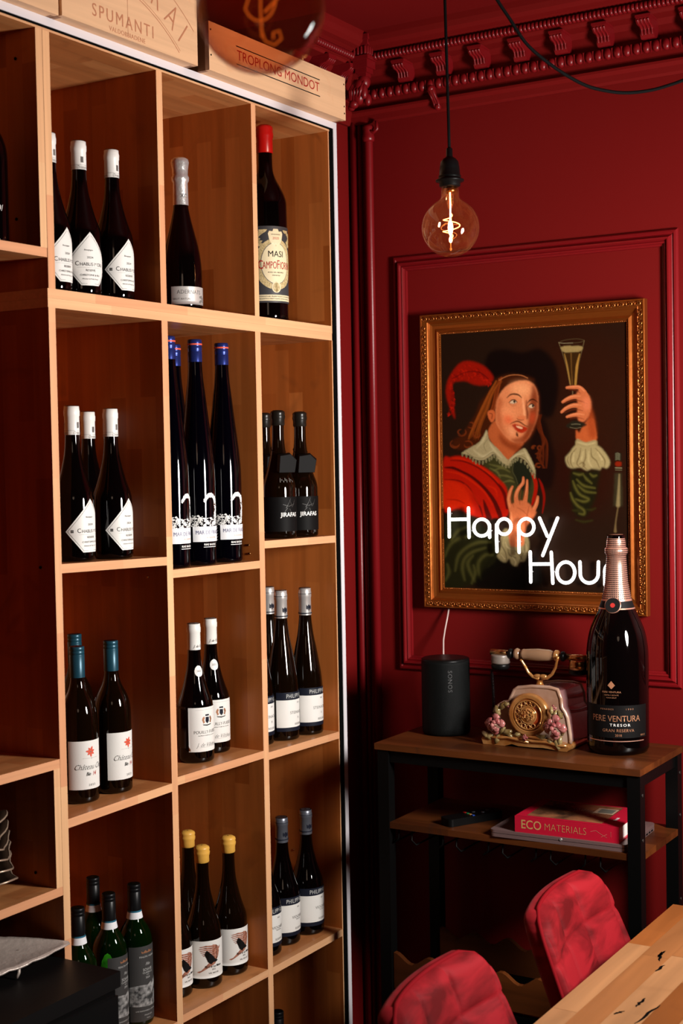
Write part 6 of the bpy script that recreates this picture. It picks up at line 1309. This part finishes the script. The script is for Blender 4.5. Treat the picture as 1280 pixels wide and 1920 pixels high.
# porcelain leaves and roses
def petalrose(c, R, m=M['prose'], seed=1):
    rr = random.Random(seed); b = MB()
    for layer, (k, rad, lift) in enumerate(((4, R * 1.05, 0.0), (4, R * 0.80, R * 0.30), (3, R * 0.50, R * 0.5))):
        for i in range(k):
            a = 2 * pi * i / k + layer * 0.6 + rr.uniform(-0.15, 0.15); wdt = 1.35 * pi / k; V_ = []; F_ = []
            for u in range(5):
                for v in range(4):
                    aa = a + (u / 4 - 0.5) * wdt * (0.6 + 0.4 * v / 3); rd = rad * (0.15 + 0.85 * v / 3) * (1 - 0.10 * abs(u - 2)); dz = -lift - R * 0.35 * sin(pi * v / 3 * 0.6) + rr.uniform(-0.001, 0.001) + R * 0.22 * (v / 3) ** 2
                    V_.append((c.x + rd * cos(aa), c.y + dz, c.z + rd * sin(aa)))
            for u in range(4):
                for v in range(3): F_.append((u * 4 + v, u * 4 + v + 1, (u + 1) * 4 + v + 1, (u + 1) * 4 + v))
            b.add(V_, F_, 0, True)
    b.ball(c + Vector((0, -R * 0.7, 0)), R * 0.2, 8, 6)
    o = b.build('rose', m, ph, rec=False); s = o.modifiers.new('solid', 'SOLIDIFY'); s.thickness = 0.0012; return o
petalrose(fp(195, 915, PY - 0.022), 0.0265, seed=2); petalrose(fp(845, 950, PY - 0.024), 0.0300, seed=3)
petalrose(fp(515, 1065, PY - 0.026), 0.0085, seed=5); petalrose(fp(825, 745, PY - 0.012), 0.0085, seed=6); petalrose(fp(335, 715, PY - 0.01), 0.007, seed=7)
def leaf(c, L, W2, a):
    b = MB(); V_ = []; F_ = []; n_ = 6; L *= 0.82; W2 *= 0.72
    for i in range(n_ + 1):
        t = i / n_; w_ = W2 * sin(pi * min(0.98, t * 0.9 + 0.06)) ** 0.8
        for s, h in ((-1, 0.0), (0, -0.0035), (1, 0.0)):
            u, v = L * (t - 0.3), s * w_ * (1 + 0.15 * sin(i * 2.5)); V_.append((c.x + u * cos(a) - v * sin(a), c.y + h - 0.004 * sin(pi * t), c.z + u * sin(a) + v * cos(a)))
    for i in range(n_): F_ += [(i * 3, i * 3 + 1, i * 3 + 4, i * 3 + 3), (i * 3 + 1, i * 3 + 2, i * 3 + 5, i * 3 + 4)]
    b.add(V_, F_, 0, True); o = b.build('leaf', M['pleaf'], ph, rec=False); s = o.modifiers.new('solid', 'SOLIDIFY'); s.thickness = 0.0014
for x, y, L, W2, a in ((120, 1050, 0.034, 0.010, 2.6), (150, 1040, 0.030, 0.010, 3.6), (225, 1060, 0.030, 0.009, 4.3), (300, 1010, 0.034, 0.010, 0.3), (340, 1030, 0.024, 0.007, -0.4), (260, 1000, 0.028, 0.008, 0.9), (225, 790, 0.030, 0.013, 1.9), (265, 730, 0.030, 0.009, 0.9), (300, 700, 0.020, 0.007, 0.2), (730, 1060, 0.030, 0.009, 3.4), (780, 1095, 0.024, 0.008, -0.6), (860, 1110, 0.034, 0.010, -1.2), (905, 1080, 0.032, 0.009, -1.7), (930, 1010, 0.026, 0.008, 1.2), (850, 830, 0.026, 0.008, 1.4), (885, 850, 0.028, 0.008, 0.9), (910, 830, 0.024, 0.007, 2.0), (815, 790, 0.024, 0.006, 1.7), (690, 1050, 0.02, 0.006, 2.9), (420, 1030, 0.02, 0.006, 0.2)):
    leaf(fp(x, y, PY - 0.018), L, W2, a)
# cradle and handset
YH = PY + 0.062
hb = fp(678, 520, YH)
b = MB(); b.lathe([(0.016, -0.004), (0.016, 0.002), (0.012, 0.006), (0.0085, 0.010), (0.0075, 0.016), (0.0105, 0.021), (0.0120, 0.024), (0.0070, 0.028)], 24, (hb.x, YH, hb.z)); b.build('cradle_post', M['pgold'], ph)
b = MB()
for s in (-1, 1):
    for dy in (-0.008, 0.008):
        q = [(678, 420), (600, 400), (550, 350), (520, 290), (480, 225), (465, 215)] if s < 0 else [(678, 420), (760, 415), (815, 370), (850, 300), (865, 230), (880, 180)]
        b.tube([fp(x, y, YH + dy * (1, 1, 1.2, 1.7, 2.3, 2.5)[i]) for i, (x, y) in enumerate(q)], [0.005, 0.0045, 0.004, 0.0036, 0.0032, 0.0028], 8)
b.ball(fp(655, 395, YH - 0.008), 0.008, 12, 8, sc=(1.4, 0.8, 0.7)); b.ball(fp(715, 398, YH - 0.008), 0.008, 12, 8, sc=(1.4, 0.8, 0.7)); b.build('cradle_arms', M['pgold'], ph)
hs = thing('telephone_handset', fp(640, 160, YH), 'ivory and brass handset resting on the cradle of the ornate telephone', 'handset')
def hx(x, y): return fp(x, y, YH)
ax_ = (hx(900, 175) - hx(400, 150)).normalized(); c0_ = hx(400, 150)
b = MB(); L_ = (hx(850, 172) - hx(485, 153)).length; st = hx(485, 153)
b.lathe([(0.0125, 0.0), (0.0135, 0.006), (0.0128, 0.009), (0.0142, 0.02), (0.0155, L_ * 0.5), (0.0135, L_ * 0.85), (0.0105, L_ * 0.95), (0.0125, L_)], 28, st, ax=ax_); b.build('grip', M['ivory'], hs)
b = MB(); b.lathe([(0.006, 0.0), (0.0125, 0.004), (0.0145, 0.010), (0.011, 0.016), (0.0065, 0.019), (0.0065, 0.024)], 24, hx(395, 148), ax=ax_); b.build('grip_ring', M['ivory'], hs)
b = MB(); b.lathe([(0.0125, 0.0), (0.0145, 0.004), (0.0135, 0.010), (0.0085, 0.013)], 24, hx(840, 171), ax=ax_); b.build('grip_ring', M['pgold'], hs)
for x, y in ((335, 146), (905, 177)):
    b = MB(); b.lathe([(0.0065, 0), (0.0120, 0.003), (0.0120, 0.009), (0.0085, 0.013)], 20, hx(x, y), ax=ax_); b.build('black_collar', M['blackplastic'], hs)
for (xa, ya), (xb, yb), nm in (((345, 148), (150, 128), 'mouthpiece_arm'), ((960, 182), (1210, 205), 'earpiece_arm')):
    b = MB(); b.tube([hx(xa, ya), hx(xb, yb)], [0.0075, 0.0085], 16); b.build(nm, M['brass'], hs)
m0 = hx(250, 165)
b = MB(); b.lathe([(0.0225, 0.002), (0.0240, -0.002), (0.0230, -0.005), (0.0240, -0.009), (0.0228, -0.013), (0.0235, -0.017), (0.0220, -0.020)], 32, m0); b.build('mouthpiece', M['pewter'], hs)
b = MB(); b.lathe([(0.0215, -0.020), (0.0235, -0.023), (0.0225, -0.031), (0.0190, -0.034)], 32, m0); b.build('mouthpiece_cap', M['blackplastic'], hs)
m1 = hx(1105, 225)
b = MB(); b.lathe([(0.0215, 0.002), (0.0230, -0.002), (0.0235, -0.010), (0.0245, -0.020)], 32, m1); b.build('earpiece', M['brass'], hs)
b = MB(); b.lathe([(0.0240, -0.020), (0.0240, -0.030), (0.0190, -0.033)], 32, m1); b.build('earpiece_cap', M['blackplastic'], hs)
pts = []; ca_, cb_ = hx(155, 330), Vector((hx(165, 1060).x, YH, ZT + 0.006))
for i in range(240):
    t = i / 239; c_ = ca_.lerp(cb_, t) + Vector((0.004 * sin(pi * t), 0, 0)); a = i * 1.25; pts.append(c_ + Vector((0.0036 * cos(a), 0.0036 * sin(a), 0)))
b = MB(); b.tube(pts, 0.0011, 5); o = b.build('coiled_cord', M['blackplastic'], hs)
# ================================================================ PENDANT LIGHTS
def spiral_fil(b, c, H, R, turns, r, n=60):
    b.tube([c + Vector((R * sin(pi * i / n) * cos(turns * 2 * pi * i / n), R * sin(pi * i / n) * sin(turns * 2 * pi * i / n), H * (0.5 - i / n))) for i in range(n + 1)], r, 6)
def pendant(cx, cy, cz, R, label, small, top):
    t = thing('pendant_light', (cx, cy, cz), label, 'lamp', 'bare globe pendant bulbs' if 0 else None)
    n = 28; prof = []
    for i in range(n + 1):
        a = -pi / 2 + (pi * 0.845) * i / n; prof.append((max(0.0005, R * cos(a)), R * sin(a)))
    rn = 0.0205; z_n = prof[-1][1]
    prof = [p_ for p_ in prof if not (p_[1] > 0 and p_[0] < rn + 0.004)]
    prof += [(rn + 0.001, R * 0.985), (rn - 0.001, R * 1.05), (rn - 0.002, R * 1.18 + (0.016 if small else 0))]
    b = MB(); b.lathe(prof, 56, cap=False); gl = b.build('glass_globe', M['bulb_small'] if small else M['bulb_amber'], t, local=True, rec=True)
    b = MB(); zt = R * 1.18 + (0.016 if small else 0)
    b.lathe([(rn - 0.006, zt - 0.004), (rn - 0.001, zt - 0.002), (rn + 0.0025, zt), (rn + 0.0025, zt + 0.008), (rn + 0.010, zt + 0.010), (rn + 0.0105, zt + 0.013), (rn + 0.0040, zt + 0.015), (rn + 0.0035, zt + 0.019), (rn + 0.0045, zt + 0.021), (rn + 0.0025, zt + 0.023), (rn + 0.0010, zt + 0.040), (rn - 0.001, zt + 0.052), (rn - 0.007, zt + 0.059), (rn - 0.012, zt + 0.062), (0.0072, zt + 0.064), (0.0068, zt + 0.080), (0.004, zt + 0.083)], 36)
    b.build('socket', M['blackplastic'], t, local=True)
    b = MB(); b.lathe([(0.0150, zt - 0.016), (0.0160, zt - 0.010), (0.0150, zt - 0.002)], 24); b.build('cap_sleeve', M['brass'], t, local=True)
    tp = Vector(top) - Vector((cx, cy, cz)); z0_ = zt + 0.083
    pts = [Vector((0, 0, z0_)).lerp(tp, i / 10) for i in range(11)]
    b = MB(); b.tube(pts, 0.0034, 8); b.build('cord', M['cable'], t, local=True)
    return t
p1 = pendant(0.4895, 2.7846, 1.9497, 0.0626, 'small globe bulb glowing on a black cord in front of the red wall', True, (0.474, 2.801, CEIL))
b = MB(); b.tube([(0, 0, 0.086), (0.0005, 0, 0.045), (0, 0, 0.020)], 0.0016, 6); b.tube([(0, 0, 0.02), (0.001, 0, 0.0), (0, 0, -0.03)], 0.0022, 6); b.ball((0, 0, 0.000), 0.0075, 12, 10, sc=(0.75, 0.75, 2.2)); b.ball((0, 0, -0.026), 0.004, 8, 6, sc=(1, 1, 1.6)); b.build('filament_core', M['filament_hot'], p1, local=True)
b = MB(); spiral_fil(b, Vector((0, 0, 0.004)), 0.056, 0.0205, 2.2, 0.0009)
b.build('filament_spiral', M['filament'], p1, local=True)
b = MB(); b.tube([(0, 0, -0.034), (0, 0, -0.050)], 0.0011, 6); b.ball((0, 0, -0.046), 0.0028, 8, 6); b.build('stem', M['filament_dim'], p1, local=True)
b = MB(); b.lathe([(0.0085, 0.072), (0.0070, 0.050), (0.003, 0.040)], 20, cap=False); b.build('glass_mount', M['bulb_small'], p1, local=True)
p2 = pendant(1.1065, 1.1642, 1.8926, 0.0628, 'large blurred amber globe bulb hanging at the top near the wine crates', False, (1.10, 1.17, CEIL))
b = MB()
rgt = Vector((_r2.x, _r2.y, 0)).normalized()
def gl_(x, z): return Vector((0, 0, 0)) + rgt * x + Vector((0, 0, z))
b.tube([gl_(-0.002, 0.06), gl_(0.001, 0.03), gl_(0.0, 0.0), gl_(0.001, -0.028)], 0.0010, 8)
b.tube([gl_(-0.001 + 0.0165 * sin(a) , 0.012 + 0.0245 * cos(a)) for a in [0.2 + i * 0.36 for i in range(12)]] + [gl_(-0.008, 0.02), gl_(0.006, 0.030)], 0.0010, 8)
b.tube([gl_(0.004, -0.004), gl_(0.0175, 0.010), gl_(0.013, 0.024), gl_(0.002, 0.03)], 0.0012, 8)
b.tube([gl_(0.0, -0.020), gl_(0.004, -0.032), gl_(0.013, -0.036), gl_(0.020, -0.030), gl_(0.018, -0.022), gl_(0.012, -0.024), gl_(0.012, -0.030)], 0.0010, 8)
b.build('filament_spiral', M['filament_dim'], p2, local=True)
b = MB(); b.lathe([(0.0085, 0.072), (0.0065, 0.046), (0.003, 0.034)], 20, cap=False); b.build('glass_mount', M['bulb_amber'], p2, local=True)
# swagged cable under the ceiling
P_ = []
for (x, y) in ((918, -30), (932, 0), (955, 35), (985, 80), (1020, 112), (1060, 140), (1100, 161), (1140, 171), (1175, 174), (1215, 170), (1250, 161), (1290, 146), (1340, 118), (1400, 70), (1450, 10)):
    t = (x - 918) / 532; q = CAM + (_r2 * ((x - 640) / FOC) + _d2 * ((y - 960) / FOC) + _f) * (2.75 + 0.25 * t); P_.append(q)
P_[0].z = max(P_[0].z, CEIL - 0.001) if P_[0].z > 2.45 else P_[0].z
P_ = [Vector((P_[0].x - 0.03, P_[0].y, CEIL - 0.001))] + P_ + [Vector((P_[-1].x + 0.05, P_[-1].y, CEIL - 0.001))]
q = []
for i in range(len(P_) - 1):
    p0, p1_, p2_, p3 = P_[max(0, i - 1)], P_[i], P_[i + 1], P_[min(len(P_) - 1, i + 2)]
    for k in range(5):
        t = k / 5; q.append(0.5 * ((2 * p1_) + (-p0 + p2_) * t + (2 * p0 - 5 * p1_ + 4 * p2_ - p3) * t * t + (-p0 + 3 * p1_ - 3 * p2_ + p3) * t ** 3))
q.append(P_[-1]); b = MB(); b.tube(q, 0.0034, 8); o = b.build('hanging_cable', M['cable'], origin=P_[0]); tag(o, 'black fabric cable swagged under the ceiling at upper right', 'cable')
# ================================================================ CHAIRS
def chair(x, y, rz, label):
    t = thing('dining_chair', (x, y, FLOOR), label, 'chair', None, rz)   # faces local +X, backrest at local x<0
    W0, W1, H0, H1 = 0.44, 0.385, 0.475, 0.868      # widths at bottom/top of backrest, heights
    rec = 0.42                                          # recline (tan)
    NU, NV = 96, 84; rc = 0.062
    def outline(v):
        zz_ = (H1 - H0) * v; w_ = (W0 + (W1 - W0) * v) / 2
        d = (H1 - H0) - zz_
        if d < rc: w_ -= rc - sqrt(max(0, rc * rc - (rc - d) ** 2))
        if zz_ < 0.05: w_ -= 0.05 - sqrt(max(0, 0.0025 - (0.05 - zz_) ** 2))
        return w_
    def surf(u, v, front):
        w_ = outline(v); yy = u * w_; zz_ = H0 + (H1 - H0) * v
        s = (zz_ - H0); x0 = -0.175 - rec * s + 0.10 * s * s
        x0 += 0.035 * (yy / 0.2) ** 2                  # wrap-round curve
        e = min(1, (1 - abs(u)) * w_ / 0.022); e2 = min(1, (1 - v) * (H1 - H0) / 0.022, v * (H1 - H0) / 0.022 + 0.0); e = max(0.0, min(e, e2)); rnd = sqrt(max(0, 1 - (1 - e) ** 2))
        if front:
            W_ = 0.36 / 3; fu = ((yy + 0.5 * W_) / W_) % 1.0; fv = ((zz_ - H0 - 0.055) / 0.128) % 1.0
            pu = min(fu, 1 - fu) * W_; pv = min(fv, 1 - fv) * 0.128; gr = lambda d: 1 - exp(-(d / 0.0042) ** 1.0)
            puff = 0.014 * gr(pu) * gr(pv) * (0.70 + 0.30 * sin(pi * fu) * sin(pi * fv))
            return (x0 + 0.004 + rnd * (0.012 + puff), yy, zz_)
        return (x0 - 0.006 - rnd * 0.022, yy, zz_)
    b = MB(); V_ = []; m_ = NU + 1
    for fr_ in (True, False):
        for j in range(NV + 1):
            for i in range(NU + 1): V_.append(surf(-1 + 2 * i / NU, 0.002 + 0.996 * j / NV, fr_))
    F_ = [(j * m_ + i, j * m_ + i + 1, (j + 1) * m_ + i + 1, (j + 1) * m_ + i) for j in range(NV) for i in range(NU)]; o_ = m_ * (NV + 1)
    F_ += [(o_ + j * m_ + i, o_ + (j + 1) * m_ + i, o_ + (j + 1) * m_ + i + 1, o_ + j * m_ + i + 1) for j in range(NV) for i in range(NU)]
    for j in range(NV): F_ += [(j * m_, (j + 1) * m_, o_ + (j + 1) * m_, o_ + j * m_), (j * m_ + NU, o_ + j * m_ + NU, o_ + (j + 1) * m_ + NU, (j + 1) * m_ + NU)]
    for i in range(NU): F_ += [(NV * m_ + i, NV * m_ + i + 1, o_ + NV * m_ + i + 1, o_ + NV * m_ + i), (i, o_ + i, o_ + i + 1, i + 1)]
    b.add(V_, F_, 0, True); br_ = b.build('backrest', M['velvet'], t, local=True)
    pp = [surf(1, v, True) for v in [k / 30 for k in range(31)]]; pq = [surf(-1, v, True) for v in [1 - k / 30 for k in range(31)]]
    tp_ = [surf(u, 1, True) for u in [1 - k / 12 for k in range(1, 24)]]
    b = MB(); b.tube(pp + tp_ + pq, 0.0042, 8); b.build('piping', M['piping'], br_, local=True)
    # seat
    b = MB(); V_ = []; n_ = 20
    for top in (1, 0):
        for j in range(n_ + 1):
            for i in range(n_ + 1):
                u, v = -1 + 2 * i / n_, -1 + 2 * j / n_; k_ = 1 - 0.10 * max(0, abs(u * v)) ** 2
                fx, fy = u * 0.205 * k_, v * 0.205 * k_; e = min(1, (1 - max(abs(u), abs(v))) / 0.14); rnd = sqrt(max(0, 1 - (1 - e) ** 2))
                g_ = lambda d: 1 - exp(-(min(d % 0.137, 0.137 - d % 0.137)) / 0.010)
                zt_ = 0.435 + rnd * (0.028 + 0.012 * g_(fx + 0.205) * g_(fy + 0.205)); V_.append((0.03 + fx, fy, zt_ if top else 0.425 - rnd * 0.012))
    m_ = n_ + 1; o_ = m_ * m_; F_ = [(j * m_ + i, j * m_ + i + 1, (j + 1) * m_ + i + 1, (j + 1) * m_ + i) for j in range(n_) for i in range(n_)] + [(o_ + j * m_ + i, o_ + (j + 1) * m_ + i, o_ + (j + 1) * m_ + i + 1, o_ + j * m_ + i + 1) for j in range(n_) for i in range(n_)]
    for k in range(n_): F_ += [(k, o_ + k, o_ + k + 1, k + 1), (n_ * m_ + k, n_ * m_ + k + 1, o_ + n_ * m_ + k + 1, o_ + n_ * m_ + k), (k * m_, (k + 1) * m_, o_ + (k + 1) * m_, o_ + k * m_), (k * m_ + n_, o_ + k * m_ + n_, o_ + (k + 1) * m_ + n_, (k + 1) * m_ + n_)]
    b.add(V_, F_, 0, True); b.build('seat', M['velvet'], t, local=True)
    for sx_ in (-1, 1):
        for sy_ in (-1, 1): b = MB(); b.tube([(0.03 + sx_ * 0.13, sy_ * 0.13, 0.418), (0.03 + sx_ * 0.20, sy_ * 0.20, 0.0)], [0.013, 0.008], 12); b.build('leg', M['blackmetal'], t, local=True)
    b = MB()
    for sy_ in (-0.11, 0.11): b.tube([(-0.10, sy_, 0.420), (-0.175, sy_, 0.43), (-0.205, sy_, 0.50), (-0.235, sy_, 0.60)], 0.009, 8)
    b.build('back_support', M['blackmetal'], t, local=True)
    return t
chair(1.115, 2.605, radians(CH_A), 'red velvet dining chair with tufted back nearest the side table')
chair(1.112, 2.062, radians(CH_B), 'red velvet dining chair at the bottom edge, nearer than the other')
# ================================================================ DINING TABLE
ZD = 0.490
dt = thing('dining_table', (1.35, 2.0, FLOOR), 'butcher block dining table of mixed oak staves at lower right', 'table')
TX0, TX1, TY0, TY1 = 0.926, 1.70, 0.95, 2.922
tones = [(0.39, 0.155, 0.052), (0.48, 0.235, 0.10), (0.27, 0.088, 0.022), (0.54, 0.30, 0.145), (0.37, 0.12, 0.030), (0.20, 0.058, 0.013)]
TM = [wood('oak_stave_%s' % nm, Y_, X_, c, tuple(k * 0.9 for k in c), 0.2, 2.0, 0.36, 0.22, 30, knots=(0.15 if i < 4 else 0.6), spec=0.25) for i, (c, nm) in enumerate(zip(tones, ('tan', 'pale', 'brown', 'cream', 'honey', 'dark')))]
rr = random.Random(11); x = TX0; first = True; sm = {}
ws = [0.046, 0.052, 0.060, 0.056, 0.064, 0.058, 0.062, 0.055, 0.066, 0.060, 0.058, 0.062, 0.060, 0.057]
for w_ in ws:
    if x >= TX1: break
    x1_ = min(x + w_, TX1); y = TY1
    y_next = y - rr.uniform(0.14, 0.44)
    while y > TY0:
        ya = max(y_next, TY0); dz = rr.uniform(0, 0.0003)
        b = MB(); b.box((x + 0.0002, ya + 0.0002, ZD - 0.038), (x1_ - 0.0002, y - 0.0002, ZD + dz)); b.build('stave', TM[rr.choice((0, 0, 1, 1, 2, 3, 3, 4, 5))], dt, bevel=0.0004)
        y = ya; y_next = y - rr.uniform(0.26, 0.52)
    x = x1_
cr = []
def crack(pts, wd):
    L = [];
    for i, (px_, py_) in enumerate(pts): L.append((px_ + wd[i], py_))
    for i in reversed(range(len(pts))): L.append((pts[i][0] - wd[i], pts[i][1]))
    cr.append(L)
for (pa, pb) in (((1235, 1802), (1178 + 62, 1785)), ((1233, 1795), (1245, 1783)), ((1230, 1822), (1245, 1810)), ((1190, 1920), (1237, 1885)), ((1190, 1888), (1210, 1872)), ((1150, 1902), (1170, 1896))):
    a_, b__ = bp(pa[0], pa[1], 2, ZD), bp(pb[0], pb[1], 2, ZD); n_ = 7
    crack([(a_.x + (b__.x - a_.x) * i / n_ + rr.uniform(-0.0022, 0.0022), a_.y + (b__.y - a_.y) * i / n_) for i in range(n_ + 1)], [0.0008 + 0.0022 * sin(pi * i / n_) for i in range(n_ + 1)])
for c_ in cr: flat('filled_crack', polys2d([c_], 1), M['black'], dt, lambda x, y: (x, y, ZD + 0.0006))
for lx, ly in ((1.03, 2.875), (1.62, 2.875), (1.03, 1.05), (1.62, 1.05)):
    b = MB(); b.box((lx - 0.03, ly - 0.03, FLOOR), (lx + 0.03, ly + 0.03, ZD - 0.0385)); b.build('leg', M['blackmetal'], dt, bevel=0.003)
b = MB(); b.box((1.0, 1.02, ZD - 0.07), (1.03, 2.84, ZD - 0.0385)); b.box((1.60, 1.02, ZD - 0.07), (1.63, 2.84, ZD - 0.0385)); b.build('apron', M['blackmetal'], dt)
# ================================================================ BLACK CABINET, TRAY, DISHES
ZB = 0.490
bb = thing('black_cabinet', (0.0, 1.6, FLOOR), 'matt black appliance cabinet at the bottom left corner', 'cabinet')
b = MB(); b.box((-0.30, 1.0, ZB - 0.030), (0.142, 2.0445, ZB)); b.build('top_panel', mat('matt_black_top', (0.004, 0.0035, 0.0035), 0.45, spec=0.3), bb, bevel=0.002)
b = MB(); b.box((-0.30, 1.02, FLOOR + 0.02), (0.132, 2.040, ZB - 0.0335)); b.build('body', M['blackplastic'], bb, bevel=0.003)
b = MB(); b.box((0.132, 1.05, FLOOR + 0.05), (0.139, 2.040, ZB - 0.046)); dr = b.build('door', mat('gloss_black_door', (0.006, 0.006, 0.006), 0.2), bb, bevel=0.002)
b = MB(); b.box((0.139, 1.60, ZB - 0.155), (0.1405, 1.72, ZB - 0.149)); b.build('badge', M['greycap'], dr)
for x_, y_ in ((-0.27, 1.05), (0.10, 1.05), (-0.27, 2.0), (0.10, 2.0)): b = MB(); b.lathe([(0.018, FLOOR), (0.018, FLOOR + 0.02)], 12, (x_, y_, 0)); b.build('foot', M['blackplastic'], bb)
b = MB(); b.box((-0.365, 0.9, FLOOR), (-0.345, 2.046, 0.613)); o = b.build('black_shade_board', M['black'], origin=(-0.355, 1.5, FLOOR)); tag(o, 'black board added for the shade in the gap under the low shelf unit', 'board')  # added sheet whose black colour stands for the shade under the unit
# leaf shaped cast silver tray, standing on little feet
tr_ = thing('silver_tray', (-0.05, 1.90, ZB), 'long leaf-shaped rough silver tray on the black cabinet', 'tray')
tip = Vector((0.012, 2.046, 0.524)); n_ = 34; V_ = []; rr = random.Random(9)
top_e, bot_e = [], []
AX_ = Vector((-0.50, -0.866)); NX_ = Vector((0.866, -0.50))
for i in range(n_ + 1):
    t = i / n_; hw = 0.074 * sin(pi * min(1, t)) ** 0.95 + 0.002
    for j in range(13):
        s = -1 + j / 6; e_ = (rr.uniform(-0.0025, 0.0025) if s == 1 and t > 0.05 else 0)
        x_ = tip.x + AX_.x * t * 0.42 + NX_.x * (s * hw + e_); yb_ = tip.y + AX_.y * t * 0.42 + NX_.y * (s * hw + e_)
        k_ = hw / 0.076; z_ = 0.512 + 0.010 * (1 - t) ** 2 + k_ * (0.010 * (s * s) - 0.014 * s) + rr.uniform(-0.0014, 0.0014) * k_; V_.append((x_, yb_, z_))
F_ = [(i * 13 + j, i * 13 + j + 1, (i + 1) * 13 + j + 1, (i + 1) * 13 + j) for i in range(n_) for j in range(12)]
b = MB().add(V_, F_, 0, True); o = b.build('dish', M['tin'], tr_, rec=False); s = o.modifiers.new('solid', 'SOLIDIFY'); s.thickness = 0.003
for edge in (0, 12):
    b = MB(); b.tube([V_[i * 13 + edge] for i in range(n_ + 1)], 0.0026, 6); b.build('rim', M['tin'], tr_)
b = MB()
for k in range(42):
    i, j = rr.randint(2, 28), rr.randint(2, 10); p = Vector(V_[i * 13 + j]) + Vector((0, 0, 0.0012)); a = rr.uniform(-0.7, 0.7); L = rr.uniform(0.006, 0.018)
    b.tube([p, p + Vector((L * sin(a), L * cos(a) * 0.6, 0.0)), p + Vector((L * sin(a) * 1.4 + 0.004, L * cos(a) * 1.3, 0.0))], [0.0006, 0.0016, 0.0006], 5)
b.build('engraved_veins', M['tindark'], tr_)
for i, j in ((9, 11), (14, 11), (19, 11), (12, 2), (24, 2), (26, 10)):
    p = Vector(V_[i * 13 + j]); b = MB(); b.tube([p - Vector((0, 0, 0.002)), p + Vector((0.004, -0.006, -0.5 * (p.z - ZB))), Vector((p.x + 0.002, p.y - 0.010, ZB + 0.003))], [0.003, 0.0034, 0.0028], 7); b.build('foot', M['tin'], tr_)
# stack of wavy rimmed dishes
for k in range(6):
    cx_, cy_ = -0.125, 1.892 - k * 0.0055; z_ = 0.6322 + k * 0.0228
    t = thing('dish', (cx_, cy_, z_), ['wavy rimmed dark dish, lowest of the stack on the low shelf', 'wavy rimmed dark dish, second from the bottom of the stack', 'wavy rimmed dark dish, third from the bottom of the stack', 'wavy rimmed dark dish, third from the top of the stack', 'wavy rimmed dark dish, second from the top of the stack', 'wavy rimmed dark dish on top of the stack'][k], 'dish', 'stack of wavy rimmed dishes on the low shelf')
    n_ = 48; V_ = []; edge = []
    for q in range(6):
        f_ = q / 5
        for i in range(n_):
            a = 2 * pi * i / n_; wv = 1 + 0.07 * sin(5 * a + k * 0.5) * f_ + 0.02 * sin(11 * a) * f_; R_ = 0.112 * (0.30 + 0.70 * f_) * wv
            V_.append((R_ * cos(a), R_ * sin(a), 0.018 + 0.020 * f_ ** 1.6 + 0.006 * sin(5 * a + k * 0.5 + 0.7) * f_))
    F_ = [(q * n_ + i, q * n_ + (i + 1) % n_, (q + 1) * n_ + (i + 1) % n_, (q + 1) * n_ + i) for q in range(5) for i in range(n_)] + [tuple(reversed(range(n_)))]
    b = MB().add(V_, F_, 0, True); o = b.build('bowl', M['tindark'], t, local=True, rec=False); s = o.modifiers.new('solid', 'SOLIDIFY'); s.thickness = 0.0015
    b = MB(); b.tube([V_[5 * n_ + i] for i in range(n_)], 0.0019, 6, closed=True); b.build('rim', M['rimbronze'], t, local=True)
    b = MB()
    for a in (0.3, 2.4, 4.5): b.tube([(0.05 * cos(a), 0.05 * sin(a), 0.018), (0.042 * cos(a), 0.042 * sin(a), 0.0008)], [0.0045, 0.0035], 8)
    b.build('feet', M['tin'], t, local=True)
